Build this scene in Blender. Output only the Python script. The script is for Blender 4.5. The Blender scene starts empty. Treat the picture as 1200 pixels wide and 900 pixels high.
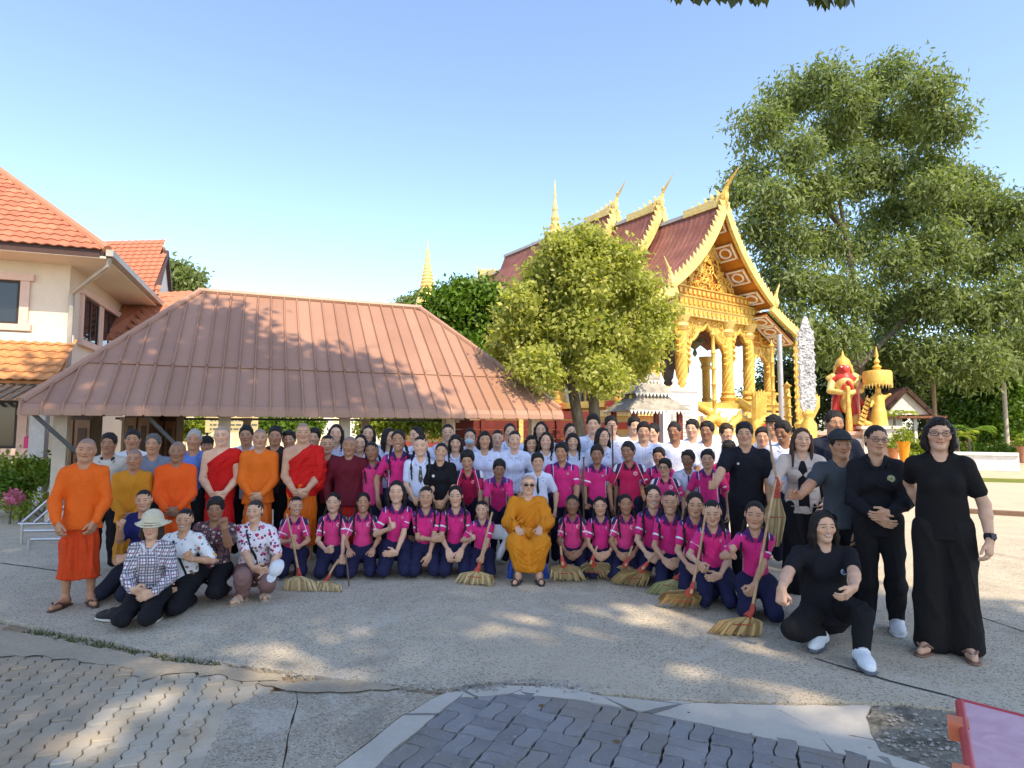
import bpy, bmesh, math, random
import numpy as np
from mathutils import Vector, Matrix
random.seed(7)
RNG = np.random.default_rng(7)
PI = math.pi
scene = bpy.context.scene
COL = scene.collection
# ------------------------------------------------------------ camera, sky, sun, exposure
F_PX, HORIZON, CAM_H = 720.0, 505.0, 1.55
PITCH = math.atan((HORIZON - 450.0) / F_PX)
cam_data = bpy.data.cameras.new('camera')
cam = bpy.data.objects.new('camera', cam_data)
COL.objects.link(cam)
cam.location = (0, 0, CAM_H)
cam.rotation_euler = (PI / 2 + PITCH, 0, 0)
cam_data.sensor_width = 36.0
cam_data.lens = 36.0 * F_PX / 1200.0
cam_data.clip_start = 0.05
cam_data.clip_end = 3000.0
scene.camera = cam

SUN_DIR = Vector((0.30, -0.56, 0.77)).normalized()       # towards the sun: behind the camera, a little to the right
sun_elev = math.asin(SUN_DIR.z)
sun_az = math.atan2(SUN_DIR.x, SUN_DIR.y)
world = bpy.data.worlds.new('World')
scene.world = world
world.use_nodes = True
wn = world.node_tree
bgn = wn.nodes.get('Background') or wn.nodes.new('ShaderNodeBackground')
outn = wn.nodes.get('World Output') or wn.nodes.new('ShaderNodeOutputWorld')
sky = wn.nodes.new('ShaderNodeTexSky')
sky.sky_type = 'NISHITA'
sky.sun_disc = False
sky.sun_elevation = sun_elev
sky.sun_rotation = sun_az
sky.altitude = 0.0
sky.air_density = 1.0
sky.dust_density = 0.7
sky.ozone_density = 6.0
wn.links.new(sky.outputs['Color'], bgn.inputs['Color'])
wn.links.new(bgn.outputs['Background'], outn.inputs['Surface'])
bgn.inputs['Strength'].default_value = 0.15
sun_data = bpy.data.lights.new('sun', 'SUN')
sun_data.energy = 2.3
sun_data.angle = math.radians(0.55)
sun_data.color = (1.0, 0.93, 0.80)
sun = bpy.data.objects.new('sun', sun_data)
COL.objects.link(sun)
sun.rotation_euler = SUN_DIR.to_track_quat('Z', 'Y').to_euler()
vs = scene.view_settings
vs.view_transform = 'Standard'
vs.look = 'None'
vs.gamma = 1.0
vs.use_curve_mapping = False
vs.exposure = 1.52
vs.use_white_balance = True
vs.white_balance_temperature = 7900
vs.white_balance_tint = 12
scene.cycles.max_bounces = 6
scene.cycles.diffuse_bounces = 3
scene.cycles.glossy_bounces = 2
scene.cycles.transparent_max_bounces = 6
scene.cycles.use_denoising = True

# ------------------------------------------------------------ places in the scene
def at(x, y, Y):
    """the point at depth Y seen at photograph pixel (x, y)"""
    cx, cy = (x - 600.0) / F_PX, (450.0 - y) / F_PX
    t = Y / (math.cos(PITCH) - cy * math.sin(PITCH))
    return Vector((cx * t, Y, CAM_H + t * (math.sin(PITCH) + cy * math.cos(PITCH))))

def gp(x, y):
    cx, cy = (x - 600.0) / F_PX, (450.0 - y) / F_PX
    t = -CAM_H / (math.sin(PITCH) + cy * math.cos(PITCH))
    return Vector((cx * t, t * (math.cos(PITCH) - cy * math.sin(PITCH)), 0.0))

# ------------------------------------------------------------ materials
class S:
    """a socket (or number) one can calculate with"""
    def __init__(s, g, v): s.g, s.v = g, v
    def _m(s, op, *o):
        n = s.g.nt.nodes.new('ShaderNodeMath'); n.operation = op
        for i, q in enumerate((s,) + o):
            q = q.v if isinstance(q, S) else q
            if isinstance(q, (int, float)): n.inputs[i].default_value = q
            else: s.g.nt.links.new(q, n.inputs[i])
        return S(s.g, n.outputs[0])
    def __add__(s, o): return s._m('ADD', o)
    def __radd__(s, o): return s._m('ADD', o)
    def __sub__(s, o): return s._m('SUBTRACT', o)
    def __rsub__(s, o): return S(s.g, float(o))._m('SUBTRACT', s)
    def __mul__(s, o): return s._m('MULTIPLY', o)
    def __rmul__(s, o): return s._m('MULTIPLY', o)
    def __truediv__(s, o): return s._m('DIVIDE', o)
    def abs(s): return s._m('ABSOLUTE')
    def max(s, o): return s._m('MAXIMUM', o)
    def min(s, o): return s._m('MINIMUM', o)
    def gt(s, o): return s._m('GREATER_THAN', o)
    def lt(s, o): return s._m('LESS_THAN', o)
    def sin(s): return s._m('SINE')
    def frac(s): return s._m('FRACT')
    def step(s, a, b):
        """0 at a, 1 at b, smooth between"""
        n = s.g.nt.nodes.new('ShaderNodeMapRange'); n.interpolation_type = 'SMOOTHSTEP'
        s.g.nt.links.new(s.v, n.inputs[0])
        n.inputs[1].default_value, n.inputs[2].default_value = a, b
        if a > b:
            n.inputs[1].default_value, n.inputs[2].default_value = b, a
            n.inputs[3].default_value, n.inputs[4].default_value = 1.0, 0.0
        return S(s.g, n.outputs[0])

class G:
    def __init__(g, name, rough=0.7, spec=0.3, metal=0.0):
        g.m = bpy.data.materials.new(name); g.m.use_nodes = True
        g.nt = g.m.node_tree
        g.b = g.nt.nodes['Principled BSDF']
        g.b.inputs['Roughness'].default_value = rough
        g.b.inputs['Specular IOR Level'].default_value = spec
        g.b.inputs['Metallic'].default_value = metal
        g._obj = None
    def node(g, t, **kw):
        n = g.nt.nodes.new(t)
        for k, v in kw.items(): setattr(n, k, v)
        return n
    def link(g, a, b): g.nt.links.new(a, b)
    def coord(g, which='Object'):
        n = g.node('ShaderNodeTexCoord'); return n.outputs[which]
    def pos(g):
        return g.node('ShaderNodeNewGeometry').outputs['Position']
    def attr(g, name, out='Vector'):
        n = g.node('ShaderNodeAttribute'); n.attribute_name = name; return n.outputs[out]
    def xyz(g, sock):
        n = g.node('ShaderNodeSeparateXYZ'); g.link(sock, n.inputs[0])
        return [S(g, o) for o in n.outputs]
    def comb(g, x, y, z):
        n = g.node('ShaderNodeCombineXYZ')
        for i, q in enumerate((x, y, z)):
            if isinstance(q, S): q = q.v
            if isinstance(q, (int, float)): n.inputs[i].default_value = q
            else: g.link(q, n.inputs[i])
        return n.outputs[0]
    def map(g, sock, scale=(1, 1, 1), rot=(0, 0, 0), loc=(0, 0, 0)):
        n = g.node('ShaderNodeMapping'); g.link(sock, n.inputs[0])
        n.inputs['Scale'].default_value = scale; n.inputs['Rotation'].default_value = rot; n.inputs['Location'].default_value = loc
        return n.outputs[0]
    def noise(g, vec, scale=5, detail=4, rough=0.55, dist=0.0, color=False):
        n = g.node('ShaderNodeTexNoise')
        if vec is not None: g.link(vec, n.inputs['Vector'])
        n.inputs['Scale'].default_value = scale; n.inputs['Detail'].default_value = detail
        n.inputs['Roughness'].default_value = rough; n.inputs['Distortion'].default_value = dist
        return n.outputs['Color'] if color else S(g, n.outputs[0])
    def voro(g, vec, scale=5, feature='F1', out='Distance', rnd=1.0):
        n = g.node('ShaderNodeTexVoronoi', feature=feature)
        if vec is not None: g.link(vec, n.inputs['Vector'])
        n.inputs['Scale'].default_value = scale; n.inputs['Randomness'].default_value = rnd
        return S(g, n.outputs[out]) if out == 'Distance' else n.outputs[out]
    def mix(g, f, a, b, mode='MIX'):
        n = g.node('ShaderNodeMix', data_type='RGBA', blend_type=mode)
        f = f.v if isinstance(f, S) else f
        if isinstance(f, (int, float)): n.inputs[0].default_value = f
        else: g.link(f, n.inputs[0])
        for i, q in ((6, a), (7, b)):
            if isinstance(q, (tuple, list)): n.inputs[i].default_value = (*q[:3], 1.0)
            else: g.link(q.v if isinstance(q, S) else q, n.inputs[i])
        return n.outputs[2]
    def ramp(g, f, stops):
        n = g.node('ShaderNodeValToRGB'); g.link(f.v if isinstance(f, S) else f, n.inputs[0])
        e = n.color_ramp.elements
        while len(e) < len(stops): e.new(0.5)
        for q, (p, c) in zip(e, stops): q.position = p; q.color = (*c[:3], 1.0)
        return n.outputs[0]
    def objinfo(g, out): return g.node('ShaderNodeObjectInfo').outputs[out]
    def base(g, c):
        if isinstance(c, (tuple, list)): g.b.inputs['Base Color'].default_value = (*c[:3], 1.0)
        else: g.link(c.v if isinstance(c, S) else c, g.b.inputs['Base Color'])
        return g
    def rough(g, s): g.link(s.v, g.b.inputs['Roughness']); return g
    def bump(g, h, strength=0.3, dist=0.02):
        n = g.node('ShaderNodeBump'); n.inputs['Strength'].default_value = strength; n.inputs['Distance'].default_value = dist
        g.link(h.v if isinstance(h, S) else h, n.inputs['Height']); g.link(n.outputs[0], g.b.inputs['Normal'])
        return g
    def sheen(g, w=0.3, r=0.5):
        g.b.inputs['Sheen Weight'].default_value = w; g.b.inputs['Sheen Roughness'].default_value = r
        return g

def simple(name, col, rough=0.7, var=0.12, scale=6.0, bump=0.0, metal=0.0, spec=0.3, bscale=None):
    """a plain surface with a little wear and grain"""
    g = G(name, rough, spec, metal)
    p = g.coord('Object')
    n = g.noise(p, scale, 5)
    n2 = g.noise(p, scale * 9, 3)
    f = n * 0.7 + n2 * 0.3
    lo = tuple(c * (1 - var * 1.6) for c in col); hi = tuple(min(1, c * (1 + var)) for c in col)
    g.base(g.ramp(f, [(0.3, lo), (0.7, hi)]))
    if bump: g.bump(g.noise(p, bscale or scale * 4, 4), bump, 0.02)
    return g.m

# ------------------------------------------------------------ objects
def mesh_from(name, V, Fc, mat=None, smooth=False, attrs=None):
    me = bpy.data.meshes.new(name)
    V = np.asarray(V, dtype=np.float32).reshape(-1, 3)
    if isinstance(Fc, np.ndarray):
        nf, k = Fc.shape
        me.vertices.add(len(V)); me.vertices.foreach_set('co', V.ravel())
        me.loops.add(nf * k); me.loops.foreach_set('vertex_index', Fc.astype(np.int32).ravel())
        me.polygons.add(nf); me.polygons.foreach_set('loop_start', np.arange(0, nf * k, k, dtype=np.int32))
        me.update(calc_edges=True)
    else:
        me.from_pydata(V.tolist(), [], [list(map(int, f)) for f in Fc])
    if smooth:
        me.polygons.foreach_set('use_smooth', np.ones(len(me.polygons), dtype=bool))
    for k, a in (attrs or {}).items():
        a = np.asarray(a, dtype=np.float32)
        at_ = me.attributes.new(k, 'FLOAT_VECTOR' if a.ndim == 2 else 'FLOAT', 'POINT')
        at_.data.foreach_set('vector' if a.ndim == 2 else 'value', a.ravel())
    if mat is not None: me.materials.append(mat)
    return me

def link(name, me, parent=None, **kw):
    o = bpy.data.objects.new(name, me); COL.objects.link(o)
    if parent is not None: o.parent = parent
    if 'loc' in kw: o.location = kw.pop('loc')
    if 'rot' in kw: o.rotation_euler = kw.pop('rot')
    if 'scale' in kw: o.scale = kw.pop('scale')
    if 'color' in kw: o.color = kw.pop('color')
    for k, v in kw.items():
        if v is not None: o[k] = v
    return o

def empty(name, loc=(0, 0, 0), rz=0.0, label=None, category=None, group=None, kind=None):
    o = bpy.data.objects.new(name, None); COL.objects.link(o)
    o.empty_display_size = 0.1
    o.location = loc; o.rotation_euler = (0, 0, rz)
    for k, v in (('label', label), ('category', category), ('group', group), ('kind', kind)):
        if v: o[k] = v
    return o

class MB:
    """collects simple shapes and links them as one mesh"""
    def __init__(s): s.V, s.F = [], []
    def add(s, V, F):
        o = len(s.V); s.V += [tuple(v) for v in V]; s.F += [[i + o for i in f] for f in F]; return s
    def box(s, c, d, M=None):
        x, y, z = d[0] / 2, d[1] / 2, d[2] / 2
        V = [Vector((a * x, b * y, e * z)) for e in (-1, 1) for b in (-1, 1) for a in (-1, 1)]
        if M is not None: V = [M @ v for v in V]
        V = [v + Vector(c) for v in V]
        return s.add(V, [(0, 2, 3, 1), (4, 5, 7, 6), (0, 1, 5, 4), (2, 6, 7, 3), (0, 4, 6, 2), (1, 3, 7, 5)])
    def bar(s, a, b, w, h=None, up=(0, 0, 1)):
        a, b = Vector(a), Vector(b); h = h or w
        d = (b - a); L = d.length; d.normalize(); up = Vector(up)
        if abs(d.dot(up)) > 0.98: up = Vector((1, 0, 0))
        r = d.cross(up).normalized(); u = r.cross(d)
        M = Matrix((r, d, u)).transposed()
        return s.box((a + b) / 2, (w, L, h), M)
    def tube(s, pts, r, n=8, cap=True):
        pts = [Vector(p) for p in pts]
        R = r if isinstance(r, (list, tuple)) else [r] * len(pts)
        V, F = [], []
        ref = None
        for i, p in enumerate(pts):
            d = (pts[min(i + 1, len(pts) - 1)] - pts[max(i - 1, 0)]).normalized()
            if ref is None:
                ref = d.orthogonal().normalized()
            ref = (ref - d * ref.dot(d)).normalized(); q = d.cross(ref)
            for k in range(n):
                a = 2 * PI * k / n
                V.append(p + (ref * math.cos(a) + q * math.sin(a)) * R[i])
        for i in range(len(pts) - 1):
            for k in range(n):
                k2 = (k + 1) % n
                F.append((i * n + k, i * n + k2, (i + 1) * n + k2, (i + 1) * n + k))
        if cap:
            F.append(tuple(reversed(range(n)))); F.append(tuple(range((len(pts) - 1) * n, len(pts) * n)))
        return s.add(V, F)
    def lathe(s, prof, c=(0, 0, 0), n=16, sx=1.0, sy=1.0):
        """prof: (radius, height) from bottom to top"""
        c = Vector(c); V, F = [], []
        for r, z in prof:
            for k in range(n):
                a = 2 * PI * (k + 0.5) / n
                V.append(c + Vector((r * math.cos(a) * sx, r * math.sin(a) * sy, z)))
        m = len(prof)
        for i in range(m - 1):
            for k in range(n):
                k2 = (k + 1) % n
                F.append((i * n + k, i * n + k2, (i + 1) * n + k2, (i + 1) * n + k))
        F.append(tuple(reversed(range(n)))); F.append(tuple(range((m - 1) * n, m * n)))
        return s.add(V, F)
    def prism(s, poly, ax, ay, o, thick):
        """a polygon (list of 2-D points) in the plane o + u*ax + v*ay, given thickness along the normal"""
        ax, ay, o = Vector(ax), Vector(ay), Vector(o); nrm = ax.cross(ay).normalized() * thick
        n = len(poly)
        A = [o + ax * u + ay * v for u, v in poly]
        V = A + [a + nrm for a in A]
        F = [tuple(reversed(range(n))), tuple(range(n, 2 * n))] + [(i, (i + 1) % n, n + (i + 1) % n, n + i) for i in range(n)]
        return s.add(V, F)
    def quad(s, a, b, c, d, t=0.0):
        if t:
            a, b, c, d = map(Vector, (a, b, c, d)); nv = (b - a).cross(d - a).normalized() * t
            return s.add([a, b, c, d, a - nv, b - nv, c - nv, d - nv], [(0, 1, 2, 3), (7, 6, 5, 4), (0, 4, 5, 1), (1, 5, 6, 2), (2, 6, 7, 3), (3, 7, 4, 0)])
        return s.add([a, b, c, d], [(0, 1, 2, 3)])
    def mesh(s, name, mat, smooth=False):
        me = mesh_from(name, s.V, s.F, mat)
        if smooth:
            for p in me.polygons: p.use_smooth = True
            me.set_sharp_from_angle(angle=math.radians(50))
        return me
    def build(s, name, mat, parent=None, smooth=False, **kw):
        return link(name, s.mesh(name, mat, smooth), parent, **kw)

def tag(o, label=None, category=None, group=None, kind=None):
    for k, v in (('label', label), ('category', category), ('group', group), ('kind', kind)):
        if v: o[k] = v
    return o

# ------------------------------------------------------------ smooth solids (bodies, clothes, hair, statues)
_SQ = [(0, 1), (2, 3), (4, 5), (6, 7), (0, 2), (1, 3), (4, 6), (5, 7), (0, 4), (1, 5), (2, 6), (3, 7)]
class Solid:
    """a smooth union of tapered capsules, meshed with surface nets on a grid that is finer inside `fine` boxes"""
    def __init__(s): s.p = []
    def cap(s, a, b, ra, rb=None, k=0.02, M=None, sub=False, ds=0.8):
        s.p.append((np.array(a, float), np.array(b, float), ra, ra if rb is None else rb, k, M, sub, ds)); return s
    def ball(s, c, r, k=0.02, M=None, sub=False): return s.cap(c, c, r, r, k, M, sub)
    def ell(s, c, rad, R=None, k=0.02, sub=False):
        """ellipsoid with radii rad in the frame R (columns = axes)"""
        rad = np.array(rad, float); m = rad.min()
        D = np.diag(m / rad)
        M = D if R is None else D @ np.array(R, float).T
        s.p.append((np.array(c, float), np.array(c, float), m, m, k, M, sub, 1.0)); return s
    def bounds(s):
        lo, hi = np.full(3, 1e9), np.full(3, -1e9)
        for a, b, ra, rb, k, M, sub, ds in s.p:
            if sub: continue
            l, h = s.pb(a, b, ra, rb, M)
            lo = np.minimum(lo, l); hi = np.maximum(hi, h)
        return lo, hi
    @staticmethod
    def pb(a, b, ra, rb, M):
        r = max(ra, rb)
        e = np.full(3, r) if M is None else np.sqrt((np.linalg.inv(M) ** 2).sum(axis=1)) * r
        return np.minimum(a, b) - e, np.maximum(a, b) + e
    def mesh(s, vox, fine=(), fvox=None, clips=()):
        lo, hi = s.bounds()
        pad = vox * 2.2
        lo = lo - pad; hi = hi + pad
        ax = []
        for i in range(3):
            seg = [(lo[i], hi[i], vox)]
            x, pts = lo[i], [lo[i]]
            while x < hi[i]:
                st = vox
                for (fl, fh) in fine:
                    if fl[i] - vox <= x <= fh[i]: st = fvox; break
                x += st; pts.append(x)
            ax.append(np.array(pts, np.float32))
        X, Y, Z = ax
        nx, ny, nz = len(X), len(Y), len(Z)
        D = np.full((nx, ny, nz), 0.5, np.float32)
        for a, b, ra, rb, k, M, sub, ds in s.p:
            l, h = s.pb(a, b, ra, rb, M)
            mg = k + 2.5 * vox
            i0, i1 = np.searchsorted(X, [l[0] - mg, h[0] + mg]); j0, j1 = np.searchsorted(Y, [l[1] - mg, h[1] + mg]); k0, k1 = np.searchsorted(Z, [l[2] - mg, h[2] + mg])
            if i1 <= i0 or j1 <= j0 or k1 <= k0: continue
            x = (X[i0:i1] - a[0]).astype(np.float32)[:, None, None]; y = (Y[j0:j1] - a[1]).astype(np.float32)[None, :, None]; z = (Z[k0:k1] - a[2]).astype(np.float32)[None, None, :]
            ba = b - a
            if M is not None:
                Mf = M.astype(np.float32)
                x, y, z = (Mf[0, 0] * x + Mf[0, 1] * y + Mf[0, 2] * z, Mf[1, 0] * x + Mf[1, 1] * y + Mf[1, 2] * z, Mf[2, 0] * x + Mf[2, 1] * y + Mf[2, 2] * z)
                ba = M @ ba
            bb = float(ba @ ba)
            if bb < 1e-10:
                d = np.sqrt(x * x + y * y + z * z) - np.float32(ra)
            else:
                b0, b1, b2 = (np.float32(q) for q in ba)
                t = np.clip((x * b0 + y * b1 + z * b2) / np.float32(bb), 0, 1)
                d = np.sqrt((x - t * b0) ** 2 + (y - t * b1) ** 2 + (z - t * b2) ** 2) - (np.float32(ra) + np.float32(rb - ra) * t)
            if M is not None: d = d * np.float32(ds)
            o = D[i0:i1, j0:j1, k0:k1]
            if sub:
                d = -d
                if k > 0:
                    hh = np.maximum(k - np.abs(o - d), 0) / np.float32(k)
                    D[i0:i1, j0:j1, k0:k1] = np.maximum(o, d) + hh * hh * np.float32(k * 0.25)
                else: D[i0:i1, j0:j1, k0:k1] = np.maximum(o, d)
            elif k > 0:
                hh = np.maximum(k - np.abs(o - d), 0) / np.float32(k)
                D[i0:i1, j0:j1, k0:k1] = np.minimum(o, d) - hh * hh * np.float32(k * 0.25)
            else: D[i0:i1, j0:j1, k0:k1] = np.minimum(o, d)
        for c in clips:                                   # (point, normal, box or None): cut away the side the normal points to
            p, n = np.asarray(c[0], np.float32), np.asarray(c[1], np.float32)
            d = (X - p[0])[:, None, None] * n[0] + (Y - p[1])[None, :, None] * n[1] + (Z - p[2])[None, None, :] * n[2]
            D = np.maximum(D, d)
        return nets(D, X, Y, Z)

def nets(D, X, Y, Z):
    neg = D < 0
    nx, ny, nz = D.shape
    c = neg.astype(np.int8)
    q = c[:-1, :, :] + c[1:, :, :]; q = q[:, :-1] + q[:, 1:]; q = q[:, :, :-1] + q[:, :, 1:]
    act = (q > 0) & (q < 8)
    I, J, K = np.nonzero(act)
    n = len(I)
    if n == 0: return np.zeros((0, 3), np.float32), np.zeros((0, 4), np.int32)
    idx = np.full(act.shape, -1, np.int32); idx[I, J, K] = np.arange(n)
    val = np.stack([D[I + (m & 1), J + ((m >> 1) & 1), K + ((m >> 2) & 1)] for m in range(8)], 1)
    sg = val < 0
    P = np.zeros((n, 3), np.float32); cnt = np.zeros(n, np.float32)
    for a, b in _SQ:
        cr = sg[:, a] != sg[:, b]
        va, vb = val[:, a], val[:, b]
        with np.errstate(divide='ignore', invalid='ignore'):
            t = np.where(cr, va / (va - vb), 0).astype(np.float32)
        ax_ = 0 if b - a == 1 else 1 if b - a == 2 else 2
        for dim in range(3):
            base = (a >> dim) & 1
            P[:, dim] += np.where(cr, t if dim == ax_ else base, 0)
        cnt += cr
    P /= cnt[:, None]
    V = np.empty((n, 3), np.float32)
    for dim, (A, ii) in enumerate(((X, I), (Y, J), (Z, K))):
        V[:, dim] = A[ii] + P[:, dim] * (A[ii + 1] - A[ii])
    quads = []
    for dim in range(3):
        if dim == 0:
            e = neg[:-1] != neg[1:]; e = e[:, 1:-1, 1:-1]; i, j, k = np.nonzero(e); j += 1; k += 1
            f = neg[i, j, k]
            qd = np.stack([idx[i, j - 1, k - 1], idx[i, j, k - 1], idx[i, j, k], idx[i, j - 1, k]], 1)
        elif dim == 1:
            e = neg[:, :-1] != neg[:, 1:]; e = e[1:-1, :, 1:-1]; i, j, k = np.nonzero(e); i += 1; k += 1
            f = neg[i, j, k]
            qd = np.stack([idx[i - 1, j, k - 1], idx[i - 1, j, k], idx[i, j, k], idx[i, j, k - 1]], 1)
        else:
            e = neg[:, :, :-1] != neg[:, :, 1:]; e = e[1:-1, 1:-1, :]; i, j, k = np.nonzero(e); i += 1; j += 1
            f = neg[i, j, k]
            qd = np.stack([idx[i - 1, j - 1, k], idx[i, j - 1, k], idx[i, j, k], idx[i - 1, j, k]], 1)
        qd[~f] = qd[~f][:, ::-1]
        quads.append(qd)
    Q = np.concatenate(quads)
    return V, Q[(Q >= 0).all(1)]

def vnormals(V, Q):
    n = np.cross(V[Q[:, 2]] - V[Q[:, 0]], V[Q[:, 3]] - V[Q[:, 1]])
    N = np.zeros_like(V)
    for i in range(Q.shape[1]): np.add.at(N, Q[:, i], n)
    return N / np.maximum(np.linalg.norm(N, axis=1, keepdims=True), 1e-9)

def relax(V, Q, it=1, w=0.5):
    for _ in range(it):
        A = np.zeros_like(V); c = np.zeros(len(V), np.float32)
        for i in range(4):
            j = (i + 1) % 4
            np.add.at(A, Q[:, i], V[Q[:, j]]); np.add.at(c, Q[:, i], 1)
            np.add.at(A, Q[:, j], V[Q[:, i]]); np.add.at(c, Q[:, j], 1)
        V = V + w * (A / np.maximum(c, 1)[:, None] - V)
    return V.astype(np.float32)
# ------------------------------------------------------------ ground
def ground_mat(name, lo, hi, kind):
    g = G(name, 0.92, 0.15); p = g.pos()
    big = g.noise(p, 0.35, 5, 0.6); mid = g.noise(p, 2.2, 5, 0.6, 0.6); fine = g.noise(p, 38, 4, 0.7)
    if kind == 'aggregate':
        v = g.voro(p, 75); k = g.voro(p, 75, out='Color'); r, gg, b = g.xyz(k)
        c = g.ramp(mid * 0.55 + fine * 0.45, [(0.30, lo), (0.70, hi)])
        c = g.mix(r.gt(0.78) * v.lt(0.42) * 0.8, c, (0.56, 0.52, 0.46)); c = g.mix(r.lt(0.28) * v.lt(0.5) * 0.7, c, (0.12, 0.108, 0.092))
        c = g.mix(big.step(0.48, 0.64) * 0.55, c, (0.48, 0.41, 0.31)); c = g.mix(g.noise(p, 0.75, 6, 0.7, 2.0).step(0.56, 0.64) * 0.45, c, (0.52, 0.48, 0.41)); c = g.mix(g.noise(g.map(p, (1, 1, 1), (0, 0, 0), (7, 3, 0)), 1.6, 5, 0.7, 1.0).step(0.60, 0.70) * 0.4, c, (0.38, 0.27, 0.17)); c = g.mix(g.noise(p, 0.9, 4, 0.6, 1.0).step(0.56, 0.72) * 0.4, c, (0.20, 0.18, 0.15))
        x, y, z = g.xyz(p)
        c = g.mix((y - 8.5 + mid * 2).step(0, 4) * 0.65, c, (0.50, 0.43, 0.31))
        g.bump(v * -0.5 + fine * 0.6 + mid * 0.8, 0.55, 0.012)
    elif kind == 'smooth':
        c = g.ramp(mid * 0.7 + fine * 0.3, [(0.3, lo), (0.72, hi)])
        c = g.mix(big.step(0.55, 0.7) * 0.4, c, (0.40, 0.33, 0.25))
        cr = g.voro(g.map(p, (1, 1, 1)), 1.3, 'DISTANCE_TO_EDGE')
        c = g.mix((cr + (mid - 0.5) * 0.05).lt(0.006) * 0.7, c, (0.08, 0.075, 0.07))
        g.bump(mid + fine * 0.25, 0.35, 0.01)
    elif kind == 'rubble':
        v = g.voro(p, 22); k = g.voro(p, 22, out='Color'); r, gg, b = g.xyz(k)
        c = g.ramp(fine * 0.5 + mid * 0.5, [(0.35, lo), (0.68, hi)])
        c = g.mix(v.lt(0.30) * r.gt(0.6), c, (0.52, 0.48, 0.41)); c = g.mix(g.noise(p, 7, 4).step(0.5, 0.62) * 0.6, c, (0.06, 0.058, 0.045))
        g.bump(v * -1.0 + fine + mid, 0.9, 0.03)
    else:
        c = g.ramp(mid * 0.5 + fine * 0.5, [(0.32, lo), (0.68, hi)])
        g.bump(fine + mid * 0.5, 0.5, 0.03)
    g.base(c); return g.m
M_YARD = ground_mat('exposed_aggregate_concrete', (0.37, 0.315, 0.235), (0.57, 0.495, 0.375), 'aggregate')
M_SLAB = ground_mat('worn_grey_concrete', (0.29, 0.25, 0.19), (0.45, 0.395, 0.31), 'aggregate')
M_SCREED = ground_mat('pale_cement_screed', (0.40, 0.37, 0.32), (0.55, 0.51, 0.44), 'smooth')
M_RUBBLE = ground_mat('broken_concrete', (0.17, 0.155, 0.12), (0.38, 0.35, 0.29), 'rubble')
M_SOIL = ground_mat('dusty_soil', (0.24, 0.175, 0.115), (0.42, 0.32, 0.22), 'soil')
M_DUST = ground_mat('trodden_dust', (0.29, 0.24, 0.175), (0.46, 0.39, 0.29), 'soil')
M_SAND = ground_mat('pale_sandy_ground', (0.42, 0.34, 0.22), (0.60, 0.50, 0.35), 'soil')
M_LAWN = ground_mat('lawn', (0.09, 0.12, 0.02), (0.22, 0.24, 0.05), 'soil')

def poly_sheet(name, pts, z, mat, thick=0.0, jag=0.0, seed=1, **kw):
    """a flat sheet with the outline pts (ground points); jag breaks its edges up"""
    r = random.Random(seed)
    out = []
    n = len(pts)
    for i in range(n):
        a, b = Vector(pts[i][:2]), Vector(pts[(i + 1) % n][:2])
        L = (b - a).length; m = max(1, int(L / 0.07)) if jag and L < 14 else 1
        for j in range(m):
            q = a + (b - a) * (j / m)
            if j and jag: q += Vector((r.gauss(0, jag), r.gauss(0, jag)))
            out.append((q.x, q.y))
    bm = bmesh.new()
    f = bm.faces.new([bm.verts.new((x, y, z)) for x, y in out])
    if f.normal.z < 0 or sum((out[i][0] * out[(i + 1) % len(out)][1] - out[(i + 1) % len(out)][0] * out[i][1]) for i in range(len(out))) < 0: f.normal_flip()
    if thick:
        ex = bmesh.ops.extrude_face_region(bm, geom=[f])
        for v in ex['geom']:
            if isinstance(v, bmesh.types.BMVert): v.co.z -= thick
    bmesh.ops.recalc_face_normals(bm, faces=bm.faces)
    bmesh.ops.triangulate(bm, faces=bm.faces[:])
    me = bpy.data.meshes.new(name); bm.to_mesh(me); bm.free(); me.materials.append(mat)
    if me.polygons and max(p.normal.z for p in me.polygons) < 0.5: me.flip_normals()
    return link(name, me, **kw)
G2 = lambda x, y: gp(x, y)
b = MB(); b.quad((-600, -60, -0.06), (600, -60, -0.06), (600, 900, -0.06), (-600, 900, -0.06)); b.build('ground', M_SAND, kind='structure')
edge = [(-300, 702), (0, 724), (60, 738), (130, 752), (200, 767), (265, 776), (330, 786), (400, 796), (470, 803), (530, 806), (560, 800), (650, 800), (700, 811), (760, 817), (840, 821), (940, 823), (1040, 823), (1120, 830), (1200, 838), (1500, 868)]
yard = [G2(*q) for q in edge] + [Vector((24, 13.4, 0)), Vector((24, 15, 0)), Vector((9, 21, 0)), Vector((3, 19, 0)), Vector((-9, 17, 0)), Vector((-24, 14, 0))]
poly_sheet('concrete_yard', yard, 0.0, M_YARD, 0.05, 0.010, 3, kind='structure')
poly_sheet('paving_bed', [(-12, -6), (8, -6), (8, 4.2), (3.5, 4.3), (-1, 4.6), (-6, 6.0), (-12, 6.5)], -0.034, M_SOIL, kind='structure')
poly_sheet('concrete_slab', [G2(265, 832), G2(300, 812), G2(345, 806), G2(348, 822), G2(337, 860), G2(330, 905), G2(325, 960), G2(200, 960), G2(234, 900)], -0.006, M_SLAB, 0.05, 0.004, 5, kind='structure')
poly_sheet('concrete_slab', [G2(346.5, 806), G2(400, 803), G2(470, 808), G2(515, 813), G2(468, 838), G2(420, 876), G2(380, 905), G2(335, 960), G2(326.5, 960), G2(331.5, 905), G2(338.5, 860), G2(349.5, 822)], -0.007, M_SLAB, 0.05, 0.004, 6, kind='structure')
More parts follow.
